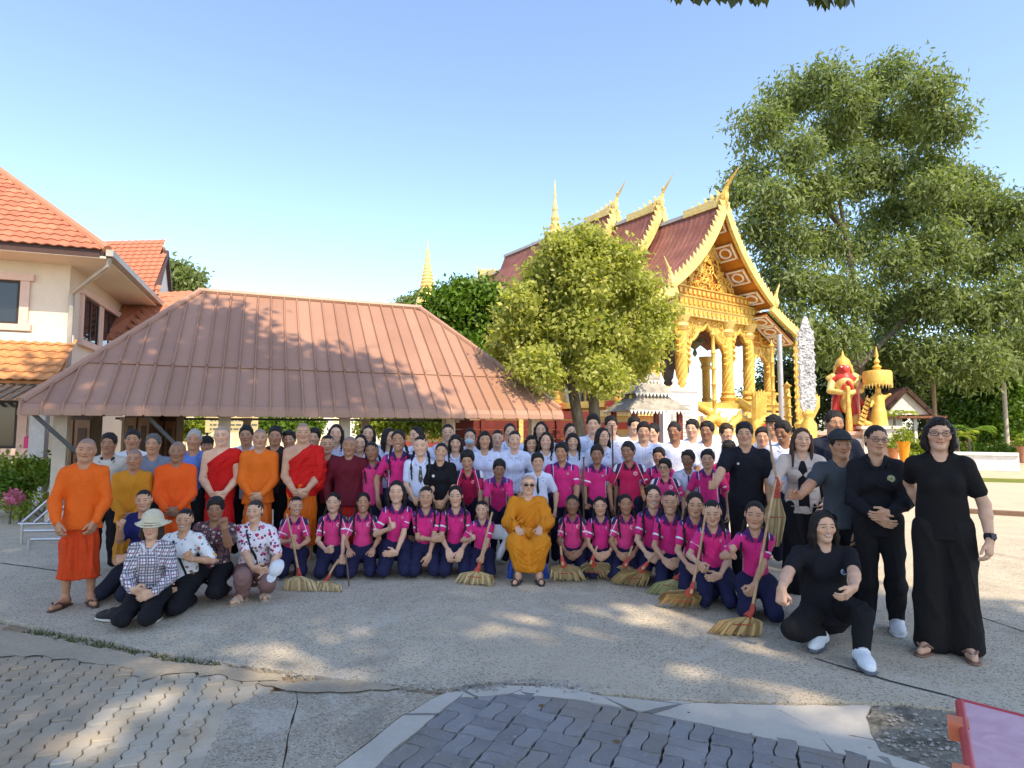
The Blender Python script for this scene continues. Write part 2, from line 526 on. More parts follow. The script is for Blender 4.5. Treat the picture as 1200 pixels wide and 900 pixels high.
poly_sheet('cement_strip', [G2(520, 812), G2(548, 808), G2(535, 818), G2(500, 845), G2(458, 880), G2(432, 905), G2(390, 960), G2(338, 960), G2(384, 905), G2(424, 876), G2(472, 838)], -0.003, M_SCREED, 0.05, 0.004, 7, kind='structure')
poly_sheet('cement_strip', [G2(548, 807), G2(566, 803), G2(650, 803), G2(700, 814), G2(760, 820), G2(840, 824), G2(940, 826), G2(1020, 826), G2(1014, 838), G2(1020, 858), G2(1032, 880), G2(1110, 905), G2(1180, 940), G2(1130, 925), G2(1032, 892), G2(940, 873), G2(850, 853), G2(760, 834), G2(680, 819), G2(600, 812), G2(540, 816)], -0.003, M_SCREED, 0.05, 0.005, 8, kind='structure')
poly_sheet('broken_concrete', [G2(1022, 827), G2(1070, 828), G2(1120, 834), G2(1200, 842), G2(1320, 860), G2(1320, 940), G2(1190, 940), G2(1112, 905), G2(1034, 880), G2(1022, 858), G2(1016, 838)], -0.010, M_RUBBLE, 0.05, 0.012, 9, kind='structure')
# thin joints and cracks, as dark strips laid on top, coloured for the shadow in them
def groove(pts, w, name='joint', mat=None):
    b = MB(); r = random.Random(len(pts)); P = []
    for i in range(len(pts) - 1):
        a, c = Vector(pts[i]), Vector(pts[i + 1]); n = max(2, int((c - a).length / 0.12))
        P += [a + (c - a) * j / n + Vector((r.gauss(0, .006), r.gauss(0, .006), 0)) for j in range(n)]
    for i in range(len(P) - 1):
        d = (P[i + 1] - P[i]).normalized(); s = Vector((-d.y, d.x, 0)) * w * r.uniform(0.5, 1.2) / 2; z = Vector((0, 0, 0.004))
        b.quad(P[i] - s + z, P[i + 1] - s + z, P[i + 1] + s + z, P[i] + s + z)
    return b.build(name, mat or M_GROOVE, kind='structure')
M_GROOVE = simple('joint_shadow', (0.06, 0.055, 0.047), 0.95, 0.3)
groove([G2(955, 772), G2(1040, 798), G2(1110, 815), G2(1200, 842)], 0.022)
groove([G2(0, 660), G2(60, 668), G2(130, 676)], 0.02)
groove([G2(1075, 700), G2(1200, 740), G2(1320, 775)], 0.012)
# dirt and moss along the broken edge
rr = random.Random(4)
def scatter(name, pts, n, spread, size, mat, flat=0.5, **kw):
    b = MB()
    for i in range(n):
        k = rr.randrange(len(pts) - 1); q = Vector(pts[k]).lerp(Vector(pts[k + 1]), rr.random()); q += Vector((rr.gauss(0, spread), rr.gauss(0, spread * 0.6), 0))
        s = size * rr.uniform(0.4, 1.5); a = rr.uniform(0, 6)
        V = [(s * math.cos(a + t) * rr.uniform(.6, 1.1), s * math.sin(a + t) * rr.uniform(.6, 1.1), 0) for t in (0, 1.3, 2.5, 3.8, 5.1)] + [(0, 0, s * flat)]
        b.add([Vector(v) + q + Vector((0, 0, -0.004)) for v in V], [(0, 1, 5), (1, 2, 5), (2, 3, 5), (3, 4, 5), (4, 0, 5)])
    return b.build(name, mat, **kw)
M_STONE = simple('stone_chips', (0.30, 0.28, 0.25), 0.9, 0.4, 3)
scatter('gravel', [G2(*q) for q in edge[4:13]], 420, 0.07, 0.011, M_STONE, 0.6, kind='stuff', label='small stone chips and grit along the broken edge of the concrete yard', category='gravel')
scatter('gravel', [G2(480, 803), G2(560, 805), G2(620, 798), G2(700, 806)], 240, 0.05, 0.017, M_STONE, 0.6, kind='stuff', label='loose gravel and broken bits heaped at the corner of the dark pavers', category='gravel')
scatter('gravel', [G2(1030, 835), G2(1080, 850), G2(1110, 880), G2(1060, 870)], 90, 0.10, 0.011, M_STONE, 0.5, kind='stuff', label='rough stones in the broken concrete patch near the pink table', category='gravel')
scatter('fallen_leaves', [G2(100, 780), G2(500, 760), G2(800, 760), G2(1000, 800), G2(700, 850)], 90, 0.6, 0.018, simple('dry_leaf', (0.16, 0.09, 0.04), 0.9, 0.4), 0.15, kind='stuff', label='a few dry leaves scattered over the concrete in front of the group', category='leaves')

# interlocking pavers, each a piece of its own
def paver_mesh(name, mat, L=0.200, W=0.100, h=0.04, amp=0.011, per=1):
    b = MB(); n = 6 * per; g_ = 0.003
    out = []
    for i in range(n + 1):                                        # long side, zigzag; the opposite side runs parallel
        t = i / n; out.append((-L / 2 + g_ + (L - 2 * g_) * t, -W / 2 + g_ + amp * math.sin(2 * PI * t * per)))
    for i in range(1, 4): t = i / 4; out.append((L / 2 - g_ + amp * 0.45 * math.sin(2 * PI * t), -W / 2 + g_ + (W - 2 * g_) * t))
    for i in range(n + 1):
        t = 1 - i / n; out.append((-L / 2 + g_ + (L - 2 * g_) * t, W / 2 - g_ + amp * math.sin(2 * PI * t * per)))
    for i in range(1, 4): t = 1 - i / 4; out.append((-L / 2 + g_ + amp * 0.45 * math.sin(2 * PI * t), -W / 2 + g_ + (W - 2 * g_) * t))
    m = len(out)
    V = [(x * 0.965, y * 0.94, 0) for x, y in out] + [(x, y, -0.006) for x, y in out] + [(x, y, -h) for x, y in out]
    F = [tuple(range(m))] + [((i + 1) % m, i, m + i, m + (i + 1) % m) for i in range(m)] + [(m + (i + 1) % m, m + i, 2 * m + i, 2 * m + (i + 1) % m) for i in range(m)]
    b.add(V, F); return b.mesh(name, mat)
def paver_mat(name, a, c_, dirt):
    g = G(name, 0.82, 0.25); p = g.pos(); r = S(g, g.objinfo('Random'))
    n = g.noise(p, 6, 5, 0.6); f = g.noise(p, 70, 4, 0.7)
    c = g.ramp(n * 0.4 + f * 0.35 + r * 0.25, [(0.25, a), (0.7, c_)])
    c = g.mix(g.noise(p, 1.6, 6, 0.65).step(0.46, 0.62) * 0.75, c, dirt); c = g.mix(g.noise(p, 3.1, 5, 0.7).step(0.58, 0.68) * 0.5, c, tuple(q * 0.5 for q in dirt)); c = g.mix(g.noise(p, 40, 2).step(0.66, 0.74) * 0.5, c, (0.42, 0.42, 0.42))
    g.base(c); g.bump(f * 0.7 + n * 0.4, 0.5, 0.008); return g.m
def lay_pavers(parent, o, e1, e2, rows, cols, inside, mesh, weave, limit, seed, zj=0.0025):
    r = random.Random(seed); n = 0; o = Vector(o); s = 0.2005
    for i in range(*cols):
        for j in range(*rows):
            for k in (0, 1):
                horiz = ((i + j) % 2 == 0) if weave else (k == k)
                if weave:
                    off = Vector((0, (k - 0.5) * s / 2)) if horiz else Vector(((k - 0.5) * s / 2, 0))
                    a = 0.0 if horiz else PI / 2
                else:
                    off = Vector(((k - 0.5) * s / 2, s / 2 * (i % 2) )); a = PI / 2
                u, v = (i + 0.5) * s + off.x, (j + 0.5) * s + off.y
                q = o + e1 * u + e2 * v
                if not inside(q) or n >= limit: continue
                ob = link('paver', mesh, parent); n += 1
                ob.location = (q.x, q.y, -0.004 + r.uniform(-zj, zj)); ob.rotation_euler = (r.gauss(0, .012), r.gauss(0, .012), math.atan2(e1.y, e1.x) + a + r.gauss(0, .008))
    return n
def in_poly(P):
    P = [(p[0], p[1]) for p in P]
    def f(q):
        c = False; j = len(P) - 1
        for i in range(len(P)):
            if (P[i][1] > q.y) != (P[j][1] > q.y) and q.x < (P[j][0] - P[i][0]) * (q.y - P[i][1]) / (P[j][1] - P[i][1]) + P[i][0]: c = not c
            j = i
        return c
    return f
ang = math.radians(-23.4)
e1, e2 = Vector((math.cos(ang), math.sin(ang), 0)), Vector((math.sin(ang), -math.cos(ang), 0))
M_DPAV = paver_mat('blue_grey_paver', (0.150, 0.148, 0.150), (0.285, 0.28, 0.28), (0.23, 0.205, 0.17))
dp = poly_sheet('dark_paving', [G2(541, 815), G2(600, 811), G2(680, 817), G2(850, 851), G2(1032, 891), G2(1130, 925), G2(1100, 1150), G2(380, 1150), G2(432, 905), G2(462, 878)], -0.024, simple('sand_in_joints', (0.06, 0.055, 0.05), 0.95, 0.3), kind='structure')
ins = in_poly([G2(536, 817), G2(548, 812), G2(600, 810), G2(680, 817), G2(850, 851), G2(1032, 891), G2(1150, 930), G2(1100, 1020), G2(400, 1020), G2(434, 905), G2(458, 880)])
lay_pavers(dp, gp(540, 814), e1, e2, (-3, 10), (-4, 14), ins, paver_mesh('paver', M_DPAV, amp=0.008), True, 290, 3)
M_LPAV = paver_mat('pale_grey_paver', (0.35, 0.31, 0.24), (0.50, 0.445, 0.355), (0.42, 0.33, 0.22))
M_WPAV = paver_mat('worn_dirty_paver', (0.27, 0.225, 0.165), (0.41, 0.345, 0.26), (0.42, 0.31, 0.20))
a2 = math.radians(14.5)
f1, f2 = Vector((math.cos(a2), math.sin(a2), 0)), Vector((math.sin(a2), -math.cos(a2), 0))
lp = poly_sheet('pale_paving', [G2(150, 782), G2(205, 776), G2(330, 795), G2(345, 805), G2(298, 812), G2(264, 832), G2(232, 900), G2(200, 960), G2(-30, 960), G2(56, 897)], -0.026, M_SOIL, kind='structure')
insl = in_poly([G2(158, 783), G2(210, 781), G2(325, 799), G2(335, 806), G2(292, 812), G2(262, 832), G2(231, 900), G2(215, 940), G2(10, 940), G2(56, 897)])
lay_pavers(lp, gp(160, 783), f1, f2, (-4, 16), (-4, 9), insl, paver_mesh('paver', M_LPAV, amp=0.009, per=2), False, 200, 5, 0.003)
wp = poly_sheet('worn_paving', [G2(-300, 712), G2(0, 732), G2(60, 745), G2(150, 762), G2(200, 774), G2(150, 783), G2(56, 897), G2(-40, 965), G2(-500, 960)], -0.021, M_SOIL, kind='structure')
insw = in_poly([G2(-60, 732), G2(0, 735), G2(60, 748), G2(150, 765), G2(185, 776), G2(150, 785), G2(52, 897), G2(-40, 940), G2(-160, 940)])
lay_pavers(wp, gp(160, 783), f1, f2, (-9, 16), (-15, 3), insw, paver_mesh('paver', M_WPAV, amp=0.009, per=2), False, 290, 6, 0.004)
for i, P in enumerate(([(0, 738), (60, 748), (140, 764), (190, 775), (150, 784), (96, 776), (40, 768), (-40, 772), (-60, 735)], [(150, 782), (200, 775), (262, 780), (330, 792), (332, 799), (270, 796), (232, 788), (196, 790), (160, 800)], [(300, 800), (420, 797), (470, 806), (400, 812), (330, 808)])):
    poly_sheet('soil_patch', [G2(*q) for q in P], 0.0022 + i * .0006, M_DUST, 0.0, 0.016, 40 + i, kind='structure')

# far ground on the right: lawns, road edges, a white kerb
poly_sheet('lawn', [gp(1010, 560), gp(1060, 556), gp(1400, 565), gp(1400, 578), gp(1200, 573), gp(1060, 566)], -0.045, M_LAWN, kind='structure')
poly_sheet('lawn', [gp(1040, 586), gp(1130, 578), gp(1500, 590), gp(1500, 601), gp(1200, 588)], -0.045, M_LAWN, kind='structure')
poly_sheet('garden_bed', [gp(990, 540), gp(1060, 535), gp(1300, 532), gp(1500, 533), gp(1500, 522), gp(940, 522)], -0.045, M_LAWN, kind='structure')
b = MB(); A, B_ = gp(1095, 548), gp(1195, 551)
b.bar((A.x, A.y, 0.25), (B_.x, B_.y, 0.25), 0.5, 0.6); b.bar((A.x, A.y, 0.62), (B_.x, B_.y, 0.62), 0.62, 0.12)
tag(b.build('low_wall', simple('white_wall_paint', (0.78, 0.77, 0.74), 0.8)), 'low white wall in the sun beyond the lawn at the right', 'wall')
b = MB(); A, B_ = gp(1130, 601), gp(1320, 612); b.bar((A.x, A.y, -0.0), (B_.x, B_.y, -0.0), 0.18, 0.16)
b.build('kerb', simple('brown_kerb', (0.20, 0.12, 0.08), 0.9), kind='structure')

# ------------------------------------------------------------ trees
def leaf_mat(name, dark, light, trans=0.32, rough=0.45):
    g = G(name, rough, 0.35); r = S(g, g.attr('rnd', 'Fac'))
    c = g.ramp(r, [(0.0, dark), (0.62, tuple((a + b_) / 2 for a, b_ in zip(dark, light))), (1.0, light)])
    g.base(c)
    t = g.node('ShaderNodeBsdfTranslucent'); g.link(g.mix(1.0, c, (1.25, 1.35, 0.6), 'MULTIPLY'), t.inputs['Color'])
    m = g.node('ShaderNodeMixShader'); m.inputs[0].default_value = trans
    out = g.nt.nodes['Material Output']
    g.link(g.b.outputs[0], m.inputs[1]); g.link(t.outputs[0], m.inputs[2]); g.link(m.outputs[0], out.inputs['Surface'])
    return g.m
def bark_mat(name, a, c_):
    g = G(name, 0.95, 0.1); p = g.coord('Object')
    n = g.noise(g.map(p, (1, 1, 0.22)), 9, 5, 0.65, 0.6); g.base(g.ramp(n, [(0.3, a), (0.7, c_)])); g.bump(n, 0.8, 0.05); return g.m
BARK = bark_mat('grey_bark', (0.07, 0.058, 0.045), (0.22, 0.19, 0.155))
def leaves(name, clumps, n, size, mat, parent=None, aspect=0.5, droop=0.3, seed=0, twig=6, shell=0.45, up=0.45, keep=None, **kw):
    """many single leaves gathered in sprays through the volume of the clumps [(centre, radius or (rx, ry, rz))]"""
    r = np.random.default_rng(seed)
    C = np.array([c for c, _ in clumps], float); Rd = np.array([(q, q, q * 0.8) if isinstance(q, (int, float)) else q for _, q in clumps], float)
    w = (Rd ** 2).sum(1); w /= w.sum()
    m = n // twig
    i = r.choice(len(C), m, p=w)
    d = r.normal(size=(m, 3)); d /= np.linalg.norm(d, axis=1, keepdims=True)
    rad = np.minimum(1.06, (shell + (1 - shell) * r.random(m) ** 0.6) * (1 + 0.08 * r.normal(size=m)))
    lump = 1 + 0.22 * np.sin(d[:, 0] * 5 + i * 1.7) * np.sin(d[:, 2] * 6 + i) + 0.14 * np.sin(d[:, 1] * 9 + i * 2.3)
    T = C[i] + d * Rd[i] * (rad * lump)[:, None]
    if keep is not None: q = keep(T); T, d = T[q], d[q]; m = len(T)
    P = np.repeat(T, twig, 0); D = np.repeat(d, twig, 0)
    N = len(P)
    P = P + r.normal(size=(N, 3)) * size * 0.95
    ax = D * 0.5 + r.normal(size=(N, 3)) * 0.7; ax[:, 2] -= droop; ax /= np.linalg.norm(ax, axis=1, keepdims=True)
    nr = D * 0.5 + r.normal(size=(N, 3)) * 0.55; nr[:, 2] += up
    sd = np.cross(ax, nr); sd /= np.maximum(np.linalg.norm(sd, axis=1, keepdims=True), 1e-6); nn = np.cross(sd, ax)
    s = (size * r.uniform(0.65, 1.35, N))[:, None]
    V = np.empty((N, 4, 3), np.float32)
    V[:, 0] = P - ax * s * 0.5; V[:, 1] = P + sd * s * aspect * 0.5 + nn * s * 0.08; V[:, 2] = P + ax * s * 0.5 - nn * s * 0.10; V[:, 3] = P - sd * s * aspect * 0.5 + nn * s * 0.08
    rn = np.repeat(np.clip(r.normal(0.5, 0.2, m), 0, 1), twig) * 0.7 + r.random(N) * 0.3
    me = mesh_from(name, V.reshape(-1, 3), np.arange(N * 4).reshape(-1, 4), mat, False, {'rnd': np.repeat(rn, 4)})
    return link(name, me, parent, **kw)
def wood(name, paths, mat, parent, n=8):
    b = MB()
    for pts, r in paths:
        P = [Vector(p) for p in pts]
        b.tube(P, [r[0] + (r[1] - r[0]) * i / (len(P) - 1) for i in range(len(P))], n)
    return b.build(name, mat, parent, True)
def tree_at(label, base, clumps_px, Y, dep, n, size, lm, limbs=(), trunk_r=0.3, seed=0, name='tree', trunks=None, flat=0.8, bark=None, **kw):
    B0 = Vector(base); root = empty(name, B0, 0, label, 'tree', kw.pop('group', None))
    r = random.Random(seed); cl = []
    for x, y, pr in clumps_px:
        yy = Y + r.uniform(-dep, dep); rad = pr * Y / F_PX * r.uniform(0.82, 1.04)
        cl.append((np.array(at(x, y, yy) - B0), (rad, rad * 1.0, rad * flat)))
    leaves('crown', cl, n, size, lm, root, seed=seed, **kw)
    L = lambda q: at(q[0], q[1], Y + (q[2] if len(q) > 2 else 0)) - B0
    tr = trunks or [[(0, 0, 0)] + [L(limbs[0][0])]]
    wood('trunk', [([Vector(q) if isinstance(q, Vector) or len(q) == 3 and not isinstance(q, tuple) else (Vector(q) if q == (0, 0, 0) else L(q)) for q in t], (trunk_r, trunk_r * 0.7)) for t in tr], bark or BARK, root, 10)
    for lb in limbs:
        wood('limb', [([L(q) for q in lb], (trunk_r * 0.36, trunk_r * 0.10))], bark or BARK, root, 7)
    return root
LF_BIG = leaf_mat('big_tree_leaf', (0.10, 0.145, 0.05), (0.31, 0.37, 0.15), 0.44, 0.55)
LF_LIME = leaf_mat('lime_leaf', (0.25, 0.28, 0.06), (0.60, 0.60, 0.20), 0.48)
LF_MID = leaf_mat('fresh_green_leaf', (0.05, 0.115, 0.012), (0.17, 0.29, 0.035), 0.36)
LF_DARK = leaf_mat('dark_wood_leaf', (0.03, 0.055, 0.017), (0.12, 0.165, 0.05), 0.3)
LF_CAN = leaf_mat('shade_tree_leaf', (0.040, 0.055, 0.012), (0.12, 0.14, 0.03), 0.38)
# the tall tree on the right
big = [(893, 150, 36), (925, 118, 40), (968, 100, 36), (1000, 118, 30), (1040, 92, 34), (1085, 108, 36), (1108, 150, 28), (1072, 150, 36), (1030, 150, 38), (978, 155, 36), (935, 180, 36), (880, 205, 30), (862, 225, 22), (905, 235, 36), (955, 228, 38), (1005, 205, 40), (1050, 205, 34), (1090, 190, 22),
       (1040, 255, 36), (1085, 245, 38), (1130, 245, 34), (1165, 262, 34), (1198, 285, 34), (1240, 320, 42), (1112, 208, 28), (1092, 222, 30), (1140, 218, 22), (1150, 232, 24), (1188, 246, 28), (1235, 270, 34), (1100, 290, 44), (1150, 305, 44), (1200, 345, 42), (1055, 310, 42), (1010, 290, 36), (965, 285, 38), (920, 285, 34), (885, 268, 24), (940, 335, 40), (990, 345, 40), (1045, 365, 42), (1100, 355, 44), (1155, 370, 44), (1205, 405, 42), (925, 385, 36), (975, 400, 42), (1030, 415, 42), (1085, 415, 40), (1140, 425, 42), (1250, 400, 44), (905, 330, 26)]
tree_at('very tall spreading tree with drooping green foliage behind the red guardian statue', gp(1005, 524.5).to_tuple()[:2] + (0,), big, 38, 2.9, 96000, 0.36, LF_BIG,
        [[(1005, 420), (1000, 330), (985, 240), (960, 170)], [(1005, 430), (1060, 375), (1110, 345), (1165, 335)], [(990, 270), (940, 210), (900, 165)], [(1003, 400), (950, 330), (905, 300)], [(1050, 300), (1100, 270), (1140, 262)]], 0.62, 11, aspect=0.36, droop=0.75, up=0.2, twig=8, shell=0.25, flat=0.75)
# woods behind it
k = 0
for lab, cx, Yt, cl in (('dark leafy tree filling the gap under the tall tree behind the silver blade', 930, 48, [(925, 440, 34), (950, 470, 34), (900, 470, 30), (930, 500, 28), (965, 430, 34)]),
                        ('dark leafy tree behind the gold tiered parasol', 1010, 50, [(1000, 455, 36), (1035, 430, 34), (1030, 480, 34), (990, 492, 28), (1060, 470, 30)]),
                        ('shadowy tree rising behind the little white gabled pavilion', 1085, 52, [(1080, 450, 36), (1110, 420, 34), (1120, 470, 38), (1095, 495, 28), (1060, 430, 28)]),
                        ('pale green tree behind the brown pole at the right', 1150, 46, [(1150, 455, 36), (1175, 420, 36), (1140, 495, 30), (1185, 470, 34), (1165, 500, 26)]),
                        ('leafy tree at the right edge of the picture, beyond the garden wall', 1215, 48, [(1205, 450, 36), (1235, 430, 40), (1250, 480, 40), (1210, 495, 30), (1275, 440, 40), (1290, 490, 40)])):
    p = at(cx, 505, Yt); k += 1
    tree_at(lab, (p.x, p.y, 0), cl, Yt, 2.0, 14000, 0.34, LF_DARK if k != 4 else LF_MID, [[(cx, 480), (cx - 6, 450), (cx - 15, 430)]], 0.25, 20 + k, aspect=0.45, twig=7, shell=0.2)
# light green tree before the temple
lime = [(610, 352, 20), (634, 322, 22), (655, 295, 28), (690, 287, 28), (722, 305, 28), (750, 335, 28), (768, 368, 24), (640, 345, 34), (680, 330, 34), (718, 350, 36), (600, 382, 26), (632, 390, 34), (672, 380, 36), (712, 395, 36), (748, 392, 30), (770, 400, 18), (598, 412, 20), (628, 428, 26), (662, 430, 30), (700, 438, 28), (735, 432, 26), (762, 425, 16), (640, 448, 14), (722, 448, 15), (585, 400, 12), (775, 385, 12)]
p = at(686, 505, 15.0)
tree_at('round light green tree with two trunks standing in front of the temple', (p.x, 15.0, 0), lime, 15, 1.25, 38000, 0.125, LF_LIME,
        [[(694, 460), (690, 410), (680, 350), (690, 300)], [(674, 470), (655, 420), (630, 370)], [(694, 450), (730, 400), (750, 360)], [(672, 460), (650, 430), (610, 400)]], 0.16, 31,
        trunks=[[(684, 545), (679, 500), (672, 462), (668, 430)], [(702, 545), (698, 500), (695, 460), (698, 420)]], aspect=0.6, twig=8, shell=0.40, flat=0.8, droop=0.15)
p = at(545, 505, 21)
tree_at('dense dark green tree between the hall roof and the light green tree', (p.x, p.y, 0), [(545, 348, 22), (520, 362, 22), (572, 352, 24), (530, 388, 24), (560, 385, 26), (595, 372, 24), (506, 378, 14), (545, 415, 26), (585, 410, 26), (515, 405, 18), (590, 440, 22), (560, 440, 22)], 21, 0.9, 26000, 0.21, LF_MID,
        [[(548, 440), (545, 400), (540, 360)]], 0.14, 41, aspect=0.5, twig=7, shell=0.35)
p = at(212, 505, 45)
tree_at('grey green tree top showing above the house roofs', (p.x, p.y, 0), [(205, 322, 14), (222, 330, 13), (196, 335, 13), (215, 345, 14)], 45, 0.6, 5000, 0.42, LF_BIG, [[(212, 400), (212, 350)]], 0.3, 51, shell=0.2)
p = at(484, 505, 70)
tree_at('hazy grey green tree top at the foot of the gold spire', (p.x, p.y, 0), [(484, 358, 10), (474, 362, 8), (494, 356, 8)], 70, 0.5, 2500, 0.5, LF_BIG, [[(484, 400), (484, 365)]], 0.3, 52, shell=0.2)
# shade trees over and behind the camera: their crowns shade the yard and hang into the top of the picture
def shade_region(sx, sy):
    lim = np.interp(sx, [-12, -9, -5, -2, -0.5, 0.5, 1.6, 2.6, 3.4, 4.0, 4.6, 6.5], [17.2, 17.2, 16.4, 13.6, 11.6, 9.2, 8.4, 7.4, 6.3, 5.4, 4.9, 3.6])
    return 0.0 < sy < lim and sx < 6.5
rs = random.Random(12); can = []
sx = -11.0
while sx < 6.6:
    sy = 0.3
    while sy < 17.5:
        qx, qy = sx + rs.uniform(-.35, .35), sy + rs.uniform(-.35, .35)
        if shade_region(qx, qy + 0.55) and shade_region(qx + 0.4, qy):
            z = rs.uniform(14.5, 18.0)
            can.append((np.array((qx + z * SUN_DIR.x / SUN_DIR.z, qy + z * SUN_DIR.y / SUN_DIR.z, z)), (0.95, 0.95, 0.55)))
        sy += 1.12
    sx += 1.12
def shade_tree(label, base, cl, n, seed, tips=()):
    root = empty('shade_tree', (base[0], base[1], 0), 0, label, 'tree', 'trees shading the yard')
    B0 = np.array((base[0], base[1], 0.0))
    leaves('crown', [(c - B0, r) for c, r in cl], n, 0.34, LF_CAN, root, aspect=0.55, droop=0.1, up=1.3, seed=seed, twig=6, shell=0.0, keep=lambda T: gaps(T + B0))
    paths = [([(0, 0, -0.05), (0.1, 0.1, 6), (0, 0.3, 12)], (0.65, 0.35))]
    wood('trunk', paths, BARK, root, 10)
    r = random.Random(seed)
    for c, _ in r.sample(cl, min(14, len(cl))):
        q = Vector(c - B0); wood('limb', [([(0, 0.25, 11.5), q * 0.5 + Vector((0, 0, 7.0)), q], (0.15, 0.03))], BARK, root, 6)
    if tips:
        wood('limb', [([(0, 0.25, 10.0), Vector(at(830, -260, 4.6)) - Vector(B0) , Vector(at(840, -60, 4.4)) - Vector(B0), Vector(at(905, -40, 4.4)) - Vector(B0), Vector(at(985, -30, 4.4)) - Vector(B0)], (0.12, 0.012))], BARK, root, 6)
        V, F, rn = [], [], []
        for x, y in tips:
            for i in range(5):
                top = at(x + r.uniform(-7, 7), -16 + r.uniform(-10, 4), 4.4 + r.uniform(-.12, .12)) - Vector(B0); tip = at(x + r.uniform(-9, 9), y + r.uniform(-5, 2), 4.4 + r.uniform(-.12, .12)) - Vector(B0)
                d = tip - top; s = Vector((r.uniform(.5, 1), r.uniform(-.6, .6), 0)).normalized() * d.length * 0.16; m = top + d * 0.55 + Vector((0, 0.01, 0.0)); o = len(V)
                V += [top, m - s, tip, m + s]; F.append((o, o + 1, o + 2, o + 3)); rn += [r.random()] * 4
        link('drooping_leaves', mesh_from('drooping_leaves', V, F, LF_CAN, False, {'rnd': np.array(rn)}), root, kind='stuff')
GAPS = [(680, 748, .30), (712, 752, .22), (655, 745, .18), (1000, 850, .17), (985, 842, .12), (60, 868, .16), (35, 848, .13), (50, 838, .10), (412, 790, .14), (366, 741, .12), (372, 761, .11), (948, 797, .14), (752, 712, .20), (770, 720, .16), (560, 700, .10), (480, 690, .10), (130, 700, .14), (900, 770, .10), (1085, 868, .12), (300, 742, .10), (610, 735, .12), (840, 735, .14), (240, 790, .08), (110, 830, .12), (530, 745, .13), (870, 800, .10), (640, 715, .12), (205, 752, .10)]
GAPS = [(gp(x, y), r) for x, y, r in GAPS]
def gaps(T):
    """the crown is thin where the sun reaches the ground in the photograph"""
    gx = T[:, 0] - T[:, 2] * SUN_DIR.x / SUN_DIR.z; gy = T[:, 1] - T[:, 2] * SUN_DIR.y / SUN_DIR.z
    k = np.ones(len(T), bool)
    for c, r in GAPS: k &= ((gx - c.x) / 1.3) ** 2 + (gy - c.y) ** 2 > (r * 1.15 + 0.245) ** 2
    return k
left_c = [c for c in can if c[0][0] < 3.0]; right_c = [c for c in can if c[0][0] >= 3.0]
shade_tree('tall shade tree behind the camera on the left', (-2.0, -6.5), left_c, 30000, 3)
shade_tree('broad shade tree beside the camera, its leaf tips hanging into the top of the picture', (7.5, -5.5), right_c, 32000, 4, [(788, 4), (800, 6), (818, 9), (830, 6), (843, 7), (861, 9), (885, 7), (893, 9), (952, 8), (962, 12), (970, 13), (985, 9), (993, 11)])

# ------------------------------------------------------------ the open hall with its brown sheet metal roof
def metal_mat():
    g = G('brown_roof_sheet', 0.42, 0.4); p = g.pos(); r = S(g, g.objinfo('Random'))
    n = g.noise(p, 1.2, 5, 0.6); f = g.noise(g.map(p, (6, 6, 1.5)), 6, 4, 0.65)
    c = g.ramp(n * 0.40 + f * 0.32 + r * 0.28, [(0.28, (0.285, 0.148, 0.098)), (0.72, (0.385, 0.212, 0.146))])
    c = g.mix(f.step(0.58, 0.72) * 0.25, c, (0.42, 0.27, 0.21))
    g.base(c); g.rough(n * 0.2 + 0.36); return g.m
M_ROOF = metal_mat()
HA = math.atan2(0.381, 0.925); he1, he2 = Vector((math.cos(HA), math.sin(HA), 0)), Vector((-math.sin(HA), math.cos(HA), 0))
HO = Vector((-8.0, 10.0, 0)); HL, HR, HE, HZ = 9.83, 3.4, 2.02, 4.74                 # length, run to the ridge, eave and ridge heights
hall = empty('open_hall', HO, HA, 'open sided hall with a low brown ribbed metal hip roof behind the monks', 'hall')
RS0, RS1, BRK = 2.26, 7.42, 0.28
def roof_pt(s, t):                                                                        # s along the eave, t 0 eave .. 1 ridge
    return Vector((s, t * HR, HE + (HZ - HE) * t))
def s_lim(t): return RS0 * t, HL + (RS1 - HL) * t
nrib = 34; pw = HL / nrib
nz = Vector((0, -(HZ - HE), HR)).normalized()
def sheet(s0, s1, t0, t1, lift, curl, parent):
    """one roofing sheet between two ribs, trimmed at the hips, with a raised rib along its left edge"""
    b = MB(); rw, rh = 0.036, 0.052
    cols = [s0, s0 + rw * 0.5, s0 + rw, s0 + rw * 1.5, s1]; hs_ = [0, rh, rh, 0, 0]
    rows = []
    for s, h in zip(cols, hs_):
        ta, tb = t0, t1
        if s < RS0: tb = min(tb, s / RS0)
        if s > RS1: tb = min(tb, (HL - s) / (HL - RS1))
        if tb <= ta + 0.002: tb = ta + 0.002
        pts = []
        if curl:
            for q, dz in ((-0.150, -0.21), (-0.140, -0.12), (-0.075, -0.03)):
                pts.append(roof_pt(s, ta) + Vector((0, q, dz)) + nz * (lift + h * (0.4 if q < -.1 else 1)))
        for i in range(5): pts.append(roof_pt(s, ta + (tb - ta) * i / 4) + nz * (lift + h))
        rows.append(pts)
    n = len(rows[0]); V = [p for r_ in rows for p in r_]; F = []
    for i in range(len(rows) - 1):
        for j in range(n - 1): F.append((i * n + j, (i + 1) * n + j, (i + 1) * n + j + 1, i * n + j + 1))
    m = len(V); V2 = [v - nz * 0.012 for v in V]; F2 = [tuple(q + m for q in reversed(f)) for f in F]
    side = [tuple((i * n, i * n + m, (i + 1) * n + m, (i + 1) * n)) for i in range(len(rows) - 1)] + [((i + 1) * n - 1, (i + 2) * n - 1, (i + 2) * n - 1 + m, (i + 1) * n - 1 + m) for i in range(len(rows) - 1)]
    b.add(V + V2, F + F2 + side)
    return b.build('roof_sheet', M_ROOF, parent)
